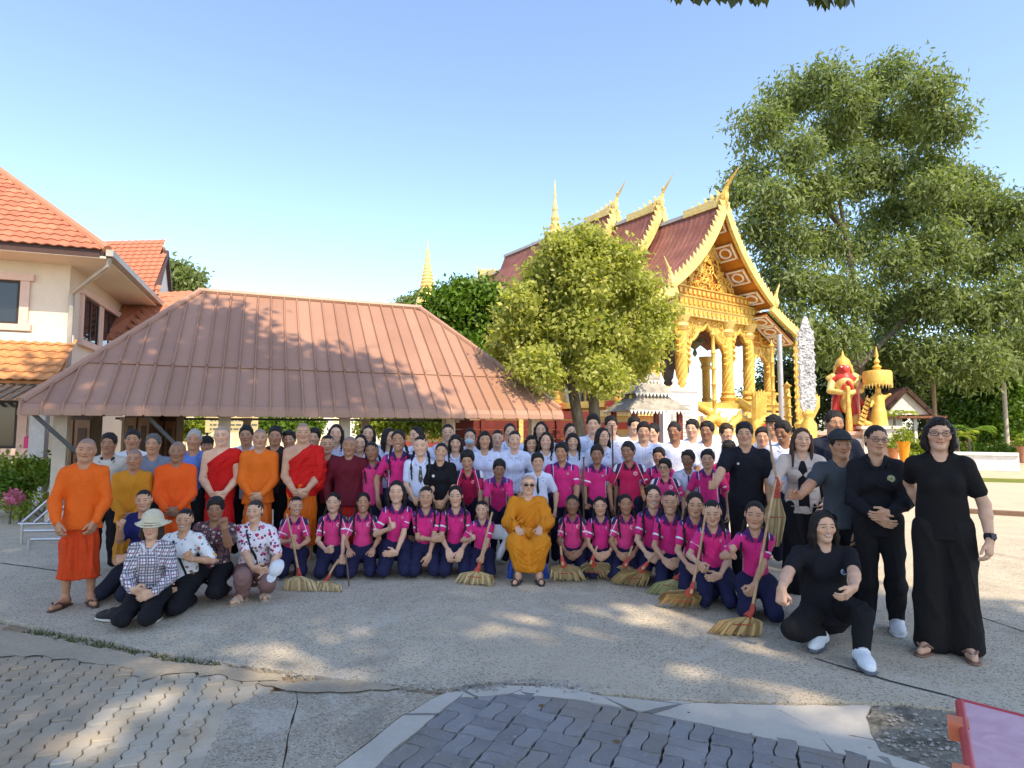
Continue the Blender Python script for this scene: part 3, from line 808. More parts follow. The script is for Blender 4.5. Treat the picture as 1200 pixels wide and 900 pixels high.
roof = MB(); roof.tube([roof_pt(RS0 - .05, 1.0) + Vector((0, 0, .04)), roof_pt(RS1 + .05, 1.0) + Vector((0, 0, .04))], 0.075, 8)
for a, c in (((0, 0), (RS0, 1)), ((HL, 0), (RS1, 1))): roof.tube([roof_pt(*a) + Vector((0, 0.02, .02)), roof_pt(*c) + Vector((0, 0, .04))], 0.07, 8)
bk = lambda s, t: Vector((s, 2 * HR - t * HR, HE + (HZ - HE) * t))
roof.quad(bk(HL, 0), bk(0, 0), bk(RS0, 1), bk(RS1, 1), 0.02); roof.add([roof_pt(0, 0), bk(0, 0), roof_pt(RS0, 1) + Vector((0, .02, 0))], [(0, 1, 2)]); roof.add([roof_pt(HL, 0), bk(HL, 0), roof_pt(RS1, 1) + Vector((0, .02, 0))], [(0, 2, 1)])
rf = roof.build('roof', M_ROOF, hall)
for i in range(nrib):
    sheet(i * pw, (i + 1) * pw, 0.0, BRK + 0.02, 0.0, True, rf)
    if (i + 1) * pw > RS0 * BRK and i * pw < HL - (HL - RS1) * BRK: sheet(i * pw, (i + 1) * pw, BRK, 0.985, 0.022, False, rf)
M_STEEL = simple('grey_steel', (0.10, 0.10, 0.10), 0.5, 0.2, 4, 0, 0.6)
M_POST = simple('cream_post', (0.52, 0.42, 0.32), 0.7)
for s, d in ((0.45, 0.5), (3.0, 0.5), (5.2, 0.5), (7.4, 0.5), (9.4, 0.5), (0.45, 6.2), (3.3, 6.2), (6.5, 6.2), (9.4, 6.2)):
    b = MB(); b.box((s, d, 0.95), (0.20, 0.20, 1.9)); b.box((s, d, 1.86), (0.26, 0.26, 0.1)); b.box((s, d, 0.1), (0.28, 0.28, 0.2)); b.build('post', M_POST, hall)
for s, d in ((0.62, -0.02), (2.2, 0.1)):
    b = MB(); b.bar((s - 0.45, d, 1.84), (s + 0.25, d + 0.4, 1.02), 0.06); b.build('brace', M_STEEL, hall)
b = MB()
for d in (0.05, 2.0, 4.5, 6.7): b.bar((0.1, d, 1.88 + (0.0 if d in (0.05, 6.7) else 0.9)), (HL - .1, d, 1.88 + (0.0 if d in (0.05, 6.7) else 0.9)), 0.06)
b.build('purlin', M_STEEL, hall)
# ------------------------------------------------------------ the two storey house
def tile_mat():
    g = G('orange_roof_tile', 0.6, 0.3); p = g.pos(); r = S(g, g.objinfo('Random')); n = g.noise(p, 3.0, 5, 0.6); f = g.noise(p, 25, 3)
    g.base(g.ramp(n * 0.4 + f * 0.25 + r * 0.35, [(0.25, (0.33, 0.115, 0.068)), (0.7, (0.50, 0.20, 0.115))])); g.bump(f, 0.2, 0.01); return g.m
M_TILE = tile_mat()
def tile_mesh(w=0.225, l=0.34):
    b = MB(); xs = [i / 6 for i in range(7)]
    h = lambda t: 0.028 * (0.5 - 0.5 * math.cos(2 * PI * t))
    V = [(x * w, 0, h(x) + 0.030) for x in xs] + [(x * w, l, h(x)) for x in xs] + [(x * w, 0.004, h(x) + 0.002) for x in xs]
    F = [(i, i + 1, i + 8, i + 7) for i in range(6)] + [(i + 14, i + 15, i + 1, i) for i in range(6)]
    b.add(V, F); return b.mesh('roof_tile', M_TILE)
TILE = tile_mesh()
M_TILE2 = simple('yellow_orange_roof_tile', (0.54, 0.24, 0.10), 0.6, 0.3, 5)
TILE2 = tile_mesh(); TILE2.materials[0] = M_TILE2
def tiled(parent, o, ax, upv, cols, rows, ok, joined=False, limit=300, w=0.225, l=0.29, tm=None):
    ax, upv = ax.normalized(), upv.normalized(); nn = ax.cross(upv); o = Vector(o); n = 0; b = MB()
    for j in range(*rows):
        for i in range(*cols):
            u, v = i * w, j * l
            if not ok(u + w / 2, v + l / 2): continue
            M = Matrix((ax, upv, nn)).transposed()
            q = o + ax * u + upv * v + nn * 0.005
            if joined:
                b.add([M @ vv.co + q for vv in TILE.vertices], [tuple(f.vertices) for f in TILE.polygons])
            elif n < limit:
                ob = link('roof_tile', tm or TILE, parent); ob.matrix_local = Matrix.Translation(q) @ M.to_4x4(); n += 1
    if joined and b.V: o_ = b.build('roof_tiles', M_TILE, parent, kind='stuff'); return o_
HO2 = Vector((-10.6, 14.5, 0)); A2 = math.atan2(0.342, 0.94)
house = empty('two_storey_house', HO2, A2, 'cream two storey house with orange tiled hip roofs at the left edge', 'house')
M_CREAM = simple('cream_wall_paint', (0.72, 0.62, 0.50), 0.85, 0.06, 1.2, 0.05); M_PINKT = simple('pale_pink_trim', (0.70, 0.50, 0.42), 0.8, 0.06)
M_DARKW = simple('dark_brown_fascia', (0.07, 0.035, 0.03), 0.6); M_SOFF = simple('cream_soffit', (0.68, 0.58, 0.47), 0.85, 0.05)
M_GUT = simple('galvanised_gutter', (0.42, 0.38, 0.33), 0.45, 0.15, 3, 0, 0.4)
def glass_mat(name, c):
    g = G(name, 0.06, 0.6); n = g.noise(g.coord('Object'), 1.5, 2); g.base(g.ramp(n, [(0.3, c), (0.7, tuple(q * 1.5 for q in c))])); return g.m
M_GLASS = glass_mat('dark_window_glass', (0.012, 0.014, 0.017)); M_FRAME = simple('dark_window_frame', (0.035, 0.028, 0.025), 0.5)
b = MB(); b.box((-7.0, 4.0, 2.9), (14.0, 8.0, 5.8)); b.build('wall', M_CREAM, house)
def window(x0, x1, z0, z1, side=False, n=2, par=None):
    """a window on the front (y = 0) or on the right hand side (x = 0)"""
    T = (lambda a, d, z: Vector((0 - d, a, z))) if side else (lambda a, d, z: Vector((a, d, z)))
    def bx(b, a0, a1, d0, d1, c0, c1):
        p, q = T(a0, d0, c0), T(a1, d1, c1); b.box((p + q) / 2, tuple(abs(v) for v in (q - p)))
    f = MB()
    for a0, a1 in ((x0 - .18, x0), (x1, x1 + .18)): bx(f, a0, a1, -0.06, 0.02, z0, z1)
    bx(f, x0 - .26, x1 + .26, -0.10, 0.02, z1, z1 + .16); bx(f, x0 - .26, x1 + .26, -0.12, 0.02, z0 - .15, z0)
    w = f.build('window', M_PINKT, par or house)
    f = MB()
    for a0, a1 in [(x0, x0 + .06), (x1 - .06, x1)] + [(x0 + (x1 - x0) * i / n - .04, x0 + (x1 - x0) * i / n + .04) for i in range(1, n)]: bx(f, a0, a1, -0.035, 0.015, z0, z1)
    bx(f, x0 + .06, x1 - .06, -0.033, 0.013, z0, z0 + .06); bx(f, x0 + .06, x1 - .06, -0.033, 0.013, z1 - .06, z1)
    f.build('window_frame', M_FRAME, w)
    f = MB()
    bx(f, x0 + .03, x1 - .03, -0.015, 0.012, z0 + .03, z1 - .03); f.build('pane', M_GLASS, w)
window(-4.3, -0.95, 4.02, 5.05); window(1.0, 2.35, 3.85, 5.0, True); window(2.75, 4.2, 3.85, 5.0, True); window(-4.0, -0.85, 1.15, 2.25)
EZ, OV, RISE = 5.67, 0.95, 0.815
b = MB(); b.quad((-14, -OV, EZ - .10), (OV, -OV, EZ - .10), (OV, 8.5, EZ - .10), (-14, 8.5, EZ - .10), 0.05); b.build('soffit', M_SOFF, house)
b = MB(); b.box((-7 + OV / 2 - .06, -OV + .02, EZ - .04), (14 + OV - .12, 0.05, 0.2)); b.build('fascia', M_DARKW, house)
b = MB(); b.box((OV - .03, 3.7, EZ - .04), (0.05, 9.2, 0.2)); b.build('fascia', M_DARKW, house)
b = MB(); b.bar((OV + .08, -OV - .05, EZ - .02), (OV + .08, 6.2, EZ - .02), 0.15, 0.15); b.build('gutter', M_GUT, house)
b = MB(); b.tube([(OV + .05, -OV + .1, EZ - .10), (OV + .02, -OV + .15, EZ - .28), (0.10, -0.12, EZ - .85), (0.08, -0.08, EZ - 1.1), (0.08, -0.08, 3.0)], 0.06, 8); b.build('downpipe', M_GUT, house)
b = MB(); H0 = 4.2
b.add([(-14, -OV, EZ), (OV, -OV, EZ), (OV - H0, H0 - OV, EZ + RISE * H0), (-14, H0 - OV, EZ + RISE * H0)], [(0, 1, 2, 3)])
b.add([(OV, -OV, EZ), (OV, 8, EZ), (OV - H0, 8 - 0.1, EZ + RISE * H0), (OV - H0, H0 - OV, EZ + RISE * H0)], [(0, 1, 2, 3)])
hroof = b.build('roof', M_TILE, house)
upv = Vector((0, 1, RISE)).normalized(); Ls = math.sqrt(1 + RISE * RISE)
tiled(hroof, (-5.0, -OV - .05, EZ + 0.02), Vector((1, 0, 0)), upv, (0, 27), (0, 16), lambda u, v: -5.0 + u + 0.02 < OV - v / Ls, False, 290)
b = MB(); b.tube([(OV + .03, -OV - .03, EZ + .06), (OV - H0, H0 - OV, EZ + RISE * H0 + .07)], 0.10, 8); b.build('hip_cap', M_TILE, hroof)
# lean-to tiled skirt over the ground floor, awning, band
sk = MB(); sk.quad((-14, -1.25, 2.62), (0.35, -1.25, 2.62), (0.05, 0.02, 3.62), (-14, 0.02, 3.62), 0.06); skr = sk.build('skirt_roof', M_TILE2, house)
tiled(skr, (-3.4, -1.30, 2.63), Vector((1, 0, 0)), Vector((0, 1.27, 1.0)), (0, 16), (0, 6), lambda u, v: True, False, 100, tm=TILE2)
b = MB(); b.box((-6.9, -0.02, 3.72), (14.1, 0.12, 0.2)); b.build('band', simple('white_trim', (0.74, 0.71, 0.66), 0.8, 0.05), house)
aw = MB()
for i in range(26): aw.bar((-4.6 + i * 0.19, -2.4, 2.18), (-4.6 + i * 0.19, -1.1, 2.56), 0.10, 0.03)
aw.build('awning', simple('rusty_corrugated_sheet', (0.22, 0.17, 0.13), 0.7, 0.3), house)
b = MB(); b.box((-0.12, -1.0, 1.3), (0.28, 0.28, 2.6)); b.box((-0.12, -1.0, 0.1), (0.4, 0.4, 0.2)); b.build('porch_post', simple('pale_grey_post', (0.56, 0.54, 0.52), 0.8), house)
b = MB(); b.box((-0.55, -0.06, 1.25), (0.28, 0.08, 0.34)); b.lathe([(0.05, -.05), (0.1, 0.05), (0.02, 0.12)], (-0.55, -0.1, 1.35), 8); tag(b.build('hanging_basket', simple('bright_pink_plastic', (0.75, 0.06, 0.22), 0.5), None), 'small bright pink bag hanging on the house wall', 'bag'); bpy.data.objects['hanging_basket'].matrix_world = Matrix.Translation(HO2) @ Matrix.Rotation(A2, 4, 'Z')
# rear wing: gable roof and the lower slopes beside it
def slope(name, P, cols, parent, tile_n, wall=None):
    """a tiled quadrilateral slope: P = eave left, eave right, top right, top left (world points)"""
    P = [house.matrix_basis.inverted() @ Vector(p) for p in P]
    b = MB(); b.quad(*P, 0.05); o = b.build(name, M_TILE, parent)
    ax = (P[1] - P[0]); upv = (P[3] - P[0]); W, Hh = ax.length, upv.length; axn = ax.normalized(); upn = (upv - axn * upv.dot(axn)).normalized()
    def ok(u, v):
        f = v / max(1e-6, (upn.dot(P[3] - P[0])))
        a = (P[0].lerp(P[3], f) - P[0]).dot(axn); c = (P[1].lerp(P[2], f) - P[0]).dot(axn)
        return 0 <= f <= 1.02 and a - .05 <= u <= c + .05
    nw = int(W / 0.225) + 14
    tiled(o, P[0], axn, upn, (-12, nw), (0, int(Hh / 0.29) + 2), ok, True)
    return o
house.matrix_basis = Matrix.Translation(HO2) @ Matrix.Rotation(A2, 4, 'Z')
slope('wing_roof', [at(95, 350, 19.5), at(182, 346, 20.0), at(192, 294, 22.6), at(90, 286, 22.0)], 0, house, 0)
slope('lower_roof', [at(112, 396, 17.4), at(150, 400, 17.9), at(190, 346, 20.0), at(150, 350, 19.5)], 0, house, 0)
slope('lower_roof', [at(150, 396, 17.8), at(226, 388, 19.2), at(228, 346, 20.6), at(186, 346, 20.0)], 0, house, 0)
I2 = house.matrix_basis.inverted()
b = MB(); q = [I2 @ at(193, 299, 22.5), I2 @ at(198, 348, 24.0), I2 @ at(180, 347, 20.1)]; b.add([q[0], q[1], q[2]], [(0, 1, 2)]); b.add([v - Vector((0.3, 0, 0)) for v in q], [(0, 2, 1)]); b.build('gable_wall', simple('white_gable', (0.78, 0.76, 0.72), 0.8, 0.04), house)
b = MB(); b.bar(q[0] + Vector((0.06, 0, 0.1)), q[1] + Vector((0.06, 0, 0.05)), 0.14, 0.2); b.bar(q[0] + Vector((0.06, 0, 0.1)), q[2] + Vector((0.06, 0, 0.05)), 0.14, 0.2); b.build('verge_board', M_DARKW, house)
b = MB(); b.tube([I2 @ at(90, 285, 22.0), I2 @ at(193, 293, 22.6)], 0.11, 8); b.build('ridge_cap', M_TILE, house)
# ------------------------------------------------------------ the temple
def gold_mat(name, a, c_, rough=0.38, metal=0.25, carve=26.0, strength=0.7):
    g = G(name, rough, 0.5, metal); p = g.coord('Object')
    v = g.voro(p, carve); n = g.noise(p, carve * 0.5, 4, 0.6, 1.5); n2 = g.noise(p, 2.0, 3)
    g.base(g.ramp(n * 0.5 + n2 * 0.5, [(0.30, a), (0.66, c_)])); g.bump(n + v * 0.5, strength, 0.03); return g.m
GOLD = gold_mat('gold_paint', (0.56, 0.29, 0.045), (0.80, 0.55, 0.14))
GOLD2 = gold_mat('carved_gold', (0.44, 0.21, 0.035), (0.76, 0.50, 0.13), 0.45, 0.2, 14, 1.0)
GOLDP = gold_mat('pale_gold_paint', (0.60, 0.40, 0.11), (0.80, 0.62, 0.24), 0.42, 0.15, 18, 0.6)
ORANGEP = simple('orange_gold_panel', (0.52, 0.20, 0.035), 0.5, 0.15, 3, 0.1); WHITEP = simple('white_paint', (0.78, 0.77, 0.74), 0.75, 0.05)
REDP = simple('temple_red_paint', (0.46, 0.05, 0.035), 0.6, 0.12); DKRED = simple('dark_red_wood', (0.16, 0.028, 0.022), 0.7, 0.2)
M_GREY = simple('grey_green_ornament', (0.15, 0.17, 0.15), 0.6)
TA = math.radians(35.0); T0 = Vector((8.45, 26.2, 0))                          # front middle of the temple on the ground; u runs right along the front, v to the back
temple = empty('temple', T0, TA, 'golden gabled temple with stepped dark red roofs and a carved porch', 'temple')
def troof_mat():
    g = G('temple_roof_tile', 0.55, 0.3); p = g.coord('Object'); x, y, z = g.xyz(p)
    n = g.noise(p, 1.2, 4); w = (y * 3.6).frac(); h = (z * 3.0).frac()
    c = g.ramp(n, [(0.3, (0.15, 0.052, 0.040)), (0.7, (0.25, 0.095, 0.070))]); c = g.mix(g.noise(g.map(p, (1, 3, .4)), 2.0, 5, .7).step(.5, .7) * .5, c, (0.34, 0.17, 0.13)); g.base(c); g.bump(g.noise(p, 9, 3), 0.2, 0.02); return g.m
M_TROOF = troof_mat()
def curve_roof(hw, zr, ze, t):
    """half roof section: t 0 at the ridge .. 1 at the eave, steep above and flaring out below"""
    return hw * (0.42 * t + 0.58 * t ** 1.55), zr + (ze - zr) * (1.28 * t - 0.28 * t * t)
def barge(b, hw, zr, ze, y, depth=0.16, wid=0.34, t0=0.0, teeth=True):
    for s in (-1, 1):
        prev = None
        N = 18
        for i in range(N + 1):
            t = t0 + (1 - t0) * i / N; x, z = curve_roof(hw, zr, ze, t); p = Vector((s * x, y, z + 0.05))
            if prev is not None:
                b.bar(prev, p, depth, wid, up=(-(p - prev).z * s, 0, abs((p - prev).x)))
                if teeth and i % 1 == 0:
                    d = (p - prev).normalized(); nrm_ = Vector((-d.z, 0, d.x)) * (1 if s > 0 else -1)
                    if nrm_.z < 0: nrm_ = -nrm_
                    m = (p + prev) / 2 + nrm_ * wid * 0.42
                    b.add([m - d * .13 + Vector((0, -.05, 0)), m + d * .13 + Vector((0, -.05, 0)), m + nrm_ * .24 - d * 0.10 + Vector((0, -.0, 0)), m - d * .13 + Vector((0, .06, 0)), m + d * .13 + Vector((0, .06, 0))], [(0, 1, 2), (4, 3, 2), (1, 4, 2), (3, 0, 2)])
            prev = p
def flame(b, base, h, dirx=0.0, diry=0.0, w=0.3):
    """an upswept naga finial"""
    base = Vector(base); pts = []; R = []
    for i in range(9):
        t = i / 8; k = math.sin(t * PI * 1.3) * 0.35
        pts.append(base + Vector((dirx, diry, 0)) * (t * 0.9 - k * 0.8) * h * 0.55 + Vector((0, 0, t * h))); R.append(w * (0.5 + 0.5 * math.sin(min(1, t * 2.2) * PI)) * (1 - t) ** 0.7 + 0.012)
    b.tube(pts, R, 6)
    for t, sz in ((0.25, .5), (0.45, .42), (0.62, .3)):
        q = base + Vector((dirx, diry, 0)) * (t * 0.5 - 0.2) * h * 0.55 + Vector((0, 0, t * h)); e = Vector((dirx, diry, 0)).normalized() if dirx or diry else Vector((1, 0, 0))
        b.tube([q, q + e * sz * w * 1.6 + Vector((0, 0, sz * h * .10)), q + e * sz * w * 2.1 + Vector((0, 0, sz * h * .34))], [w * .3, w * .2, 0.01], 5)
tiers = [(-0.9, 4.2, 11.15, 7.15, 3.5), (2.6, 7.0, 12.0, 7.75, 3.55), (5.6, 15.5, 12.75, 8.3, 3.6), (15.3, 18.6, 11.9, 7.7, 3.5), (18.4, 21.5, 11.1, 7.1, 3.4)]
def roof_sheet(hw, zr, ze, y0, y1, t0, parent, name='roof'):
    V, F = [], []; N, K = 12, int((y1 - y0) / 0.14)
    for s in (-1, 1):
        o = len(V)
        for i in range(N + 1):
            t = t0 + (1 - t0) * i / N; x, z = curve_roof(hw, zr, ze, t)
            for j in range(K + 1):
                rib = 0.045 if j % 2 else 0.0; st = 0.03 * ((i % 2))
                V.append((s * (x + 0.02), y0 + (y1 - y0) * j / K, z + rib + st))
        for i in range(N):
            for j in range(K):
                a = o + i * (K + 1) + j; f = (a, a + 1, a + K + 2, a + K + 1); F.append(f if s < 0 else f[::-1])
    me = mesh_from(name, V, F, M_TROOF); return link(name, me, parent)
for k, (y0, y1, zr, ze, hw) in enumerate(tiers):
    r_ = roof_sheet(hw, zr, ze, y0, y1, 0.0, temple)
    low = roof_sheet(hw + 2.15, ze + 0.15, ze - 1.55, y0 + 0.1, y1 + 0.1, 0.0, temple, 'lower_roof') if False else None
    V, F = [], []; K = int((y1 - y0) / 0.14)                                        # lower tier of the roof, flatter
    for s in (-1, 1):
        o = len(V)
        for i in range(7):
            t = i / 6; x = hw - 0.35 + 2.3 * t; z = ze - 0.25 - 1.25 * t + 0.18 * t * t
            for j in range(K + 1): V.append((s * x, y0 + 0.12 + (y1 - y0 - .1) * j / K, z + (0.045 if j % 2 else 0) + 0.03 * (i % 2)))
        for i in range(6):
            for j in range(K):
                a = o + i * (K + 1) + j; f = (a, a + 1, a + K + 2, a + K + 1); F.append(f if s < 0 else f[::-1])
    link('lower_roof', mesh_from('lower_roof', V, F, M_TROOF), temple)
    yb = y0 if k < 3 else y1
    b = MB(); barge(b, hw, zr, ze, yb - (0.1 if k < 3 else -0.1)); b.build('barge_board', GOLDP, temple)
    for s in (-1, 1):
        b = MB(); prev = None
        for i in range(11):
            t = i / 10; p = Vector((s * (hw - 0.30 + 2.35 * t), yb - 0.08, ze - 0.10 - 1.28 * t + 0.18 * t * t))
            if prev is not None:
                b.bar(prev, p, 0.16, 0.32)
                m = (p + prev) / 2 + Vector((0, 0, .14)); b.add([m + Vector((-.12, -.06, 0)), m + Vector((.12, -.06, 0)), m + Vector((s * .05, 0, .22)), m + Vector((-.12, .06, 0)), m + Vector((.12, .06, 0))], [(0, 1, 2), (4, 3, 2), (1, 4, 2), (3, 0, 2)])
            prev = p
        b.build('lower_barge_board', GOLDP, temple)
    if yb == y0:
        for s in (-1, 1):
            b = MB(); flame(b, (s * hw, yb - .1, ze - 0.05), 1.15, s * 0.55, 0, 0.2); b.build('eave_finial', GOLDP, temple)
            b = MB(); flame(b, (s * (hw + 2.05), yb - .1, ze - 1.35), 1.05, s * 0.55, 0, 0.2); b.build('eave_finial', GOLD, temple)
    b = MB(); sg = -1 if yb == y0 else 1
    flame(b, (0, yb - .1, zr + 0.05), 1.35 if k < 3 else 1.0, 0, sg * 0.9, 0.22); b.build('ridge_finial', GOLD if k == 0 else GOLDP, temple)
    b = MB()                                                                        # naga crest lying along the front of the ridge
    for i in range(5):
        yy = yb - sg * (0.35 + i * 0.33); b.tube([(0, yy, zr), (0, yy + sg * .22, zr + .42 - i * .05), (0, yy + sg * .05, zr + .72 - i * .08)], [.17, .15, .02], 6)
    b.bar((0, yb - sg * .2, zr + .1), (0, yb - sg * 2.0, zr + .1), 0.3, 0.34); b.build('ridge_crest', GOLDP, temple)
    b = MB(); b.bar((0, y0 + .3, zr + .03), (0, y1, zr + .03), 0.26, 0.16); b.build('ridge_cap', simple('grey_ridge', (0.42, 0.42, 0.42), 0.7), temple)
b = MB(); b.lathe([(0.42, 0), (0.5, .15), (.3, .4), (.36, .6), (.2, .9), (.26, 1.1), (.13, 1.5), (.17, 1.65), (.07, 2.3), (.09, 2.4), (.015, 3.4)], (0, 10.4, 12.7), 10); b.build('ridge_spire', GOLDP, temple)
# the carved pediment, its friezes, scrollwork
hw, zr, ze = 3.5, 11.15, 7.15; yf = 0.15
def ped(t0, y, ins):
    out = []
    for i in range(13): x, z = curve_roof(hw, zr, ze, t0 + (1 - t0) * i / 12); out.append((x - ins, z - ins * 0.8))
    return out
P = ped(0.0, yf, 0.2); poly = [(-max(x, 0.02), z) for x, z in reversed(P)] + [(max(x, 0.02), z) for x, z in P]
b = MB(); b.prism(poly, (1, 0, 0), (0, 0, 1), (0, yf + .25, 0), 0.22); pedm = b.build('pediment', ORANGEP, temple)
def scrolls(region, n, y, r0, seed, name='carving', mat=None, parent=None):
    r = random.Random(seed); b = MB()
    for _ in range(n):
        c = region(r)
        if c is None: continue
        s = r0 * r.uniform(0.7, 1.25); a0 = r.uniform(0, 6.28); sg = r.choice((-1, 1)); pts, R = [], []
        for i in range(9):
            t = i / 8; a = a0 + sg * t * 5.2; q = s * (1 - 0.8 * t)
            pts.append((c[0] + math.cos(a) * q, y - 0.05 - 0.05 * math.sin(t * 3), c[1] + math.sin(a) * q)); R.append(s * 0.17 * (1.05 - 0.5 * t))
        b.tube(pts, R, 5)
    return b.build(name, mat or GOLD, parent or temple, kind='stuff')
def reg_ped(r):
    z = r.uniform(7.7, 10.3); w = 2.35 * ((10.7 - z) / 3.4) ** 1.2
    return (r.uniform(-w, w), z)
scrolls(reg_ped, 230, yf, 0.20, 5, parent=pedm)
for z0, z1, m in ((6.75, 7.15, GOLD2), (6.35, 6.72, GOLDP), (7.2, 7.55, ORANGEP)):
    b = MB(); b.box((0, yf - .06, (z0 + z1) / 2), (7.4 if z1 < 7.2 else 5.6, 0.42, z1 - z0)); fr = b.build('frieze', m, temple)
    b = MB(); b.box((0, yf - .06, z1 + .02), (7.6 if z1 < 7.2 else 5.7, 0.52, 0.05)); b.build('frieze_moulding', GOLD, fr)
    b = MB()
    for i in range(24): x = -3.4 + i * 0.295; b.box((x, yf - .30, (z0 + z1) / 2), (0.16, 0.06, (z1 - z0) * 0.55))
    b.build('frieze_rosettes', GOLD, fr, kind='stuff')
# square coffers on the raised inner faces of the right and left eaves
for s in (-1, 1):
    for i in range(7):
        if i < 4: t = 0.14 + i * 0.235; x, z = curve_roof(hw, zr, ze, t); x2, z2 = curve_roof(hw, zr, ze, t + 0.05)
        else: t = (i - 4) * 0.30 + 0.12; x, z = hw - .3 + 2.3 * t, ze - .35 - 1.25 * t; x2, z2 = hw - .3 + 2.3 * (t + .05), ze - .35 - 1.25 * (t + .05)
        d = Vector((s * (x2 - x), 0, z2 - z)).normalized(); nn = Vector((0, 1, 0)).cross(d) if s > 0 else d.cross(Vector((0, 1, 0)))
        if nn.z > 0: nn = -nn
        c = Vector((s * x, -0.32, z)) + nn * 0.10; M = Matrix((d, Vector((0, 1, 0)), nn)).transposed()
        b = MB(); b.box(c, (0.80, 1.0, 0.06), M); cf = b.build('coffer', ORANGEP, temple)
        b = MB()
        for q, w_, l_ in (((0.34, 0), .07, .9), ((-0.34, 0), .07, .9), ((0, .42), .75, .07), ((0, -.42), .75, .07)): b.box(c + M @ Vector((q[0], q[1], 0.045)), (w_, l_, 0.04), M)
        b.build('coffer_border', WHITEP, cf)
        b = MB(); ring = [c + M @ Vector((.22 * math.cos(a), .26 * math.sin(a), 0.05)) for a in [k * PI / 6 for k in range(13)]]; b.tube(ring, 0.045, 5); b.build('coffer_ring', WHITEP, cf)
    b = MB(); pv = None
    V, F = [], []
    for i in range(11):
        x, z = curve_roof(hw, zr, ze, i / 10); V += [(s * x, -0.85, z - .06), (s * x, yf + .2, z - .06)]
    for i in range(7):
        t = i / 6; x, z = hw - .35 + 2.3 * t, ze - .33 - 1.25 * t; V += [(s * x, -0.72, z), (s * x, yf + .2, z)]
    for i in range(10): F.append((2 * i, 2 * i + 1, 2 * i + 3, 2 * i + 2) if s < 0 else (2 * i, 2 * i + 2, 2 * i + 3, 2 * i + 1))
    for i in range(11, 17): F.append((2 * i, 2 * i + 1, 2 * i + 3, 2 * i + 2) if s < 0 else (2 * i, 2 * i + 2, 2 * i + 3, 2 * i + 1))
    link('eave_soffit', mesh_from('eave_soffit', V, F, ORANGEP), temple)
# columns, arches
M_COLB = REDP
def column(x, y, z0, z1, r=0.25):
    b = MB(); n, m = 10, 34; V, F = [], []
    for j in range(m + 1):
        t = j / m; z = z0 + (z1 - z0) * t
        for i in range(n * 2):
            a = 2 * PI * i / (n * 2) + t * 7.0; rr_ = r * (1.06 if i % 2 else 0.90) * (1.0 - 0.1 * t)
            V.append((x + rr_ * math.cos(a), y + rr_ * math.sin(a), z))
    k = n * 2
    for j in range(m):
        for i in range(k): F.append((j * k + i, j * k + (i + 1) % k, (j + 1) * k + (i + 1) % k, (j + 1) * k + i))
    b.add(V, F); c = b.build('column', GOLD, temple, True)
    b = MB(); b.lathe([(r * 1.7, 0), (r * 1.7, .12), (r * 1.3, .16), (r * 1.5, .3), (r * 1.15, .42), (r * 1.3, .52), (r, .6)], (x, y, z0 - .05), 14); b.build('column_base', GOLD2, c, True)
    b = MB(); b.lathe([(r, 0), (r * 1.4, .18), (r * 1.1, .3), (r * 1.7, .6), (r * 1.8, .7)], (x, y, z1 - .65), 14); b.build('capital', GOLDP, c, True)
    b = MB(); b.box((x, y, z0 - .22), (0.8, 0.8, 0.36)); b.build('plinth', REDP, c)
FZ, CZ = 2.75, 6.4
cols = [(-5.0, 0.4), (-3.2, 0.25), (-1.55, 0.2), (1.55, 0.2), (3.2, 0.25), (5.0, 0.4), (5.0, 4.0), (-5.0, 4.0)]
for x, y in cols: column(x, y, FZ, CZ if abs(x) < 4 else 5.4, 0.25 if abs(x) < 4 else 0.21)
def arch(x0, x1, zt, zs, y):
    """a lobed pointed arch panel hanging between two columns"""
    top = [(x1, zt), (x0, zt)]; c = (x0 + x1) / 2; w = (x1 - x0) / 2
    low = []
    for i in range(25):
        t = -1 + 2 * i / 24; lob = 0.16 * abs(math.sin(t * PI * 3)) ** 0.7
        low.append((c + t * w, zs + (zt - 0.28 - zs) * (1 - abs(t) ** 1.5) * 0.98 - lob * 0.7 + (0.10 if abs(t) < .05 else 0)))
    b = MB(); b.prism(low + top, (1, 0, 0), (0, 0, 1), (0, y + .1, 0), 0.18); a = b.build('arch_panel', GOLD2, temple)
    b = MB(); b.tube([(p[0], y - .1, p[1]) for p in low], 0.075, 6); b.build('arch_rim', GOLD, a)
    scrolls(lambda r: (lambda x, z: (x, z) if z > zs + (zt - zs) * (1 - abs((x - c) / w) ** 1.5) + .05 else None)(r.uniform(x0, x1), r.uniform(zs, zt - .05)), int(70 * w), y - .05, 0.14, int(x0 * 7 + 90), parent=a)
    b = MB()
    for s in (-1, 1):
        for i in range(4): b.tube([(c + s * (w - .1), y - .1, zs + .55 - i * .25), (c + s * (w - .35), y - .14, zs + .42 - i * .25), (c + s * (w - .28), y - .12, zs + .2 - i * .25)], [.13, .11, .02], 5)
    b.build('arch_bracket', GOLD, a, kind='stuff')
arch(-1.55, 1.55, 6.4, 4.75, 0.2); arch(-3.2, -1.55, 6.4, 5.1, 0.22); arch(1.55, 3.2, 6.4, 5.1, 0.22); arch(3.2, 5.0, 5.5, 4.6, 0.35); arch(-5.0, -3.2, 5.5, 4.6, 0.35)
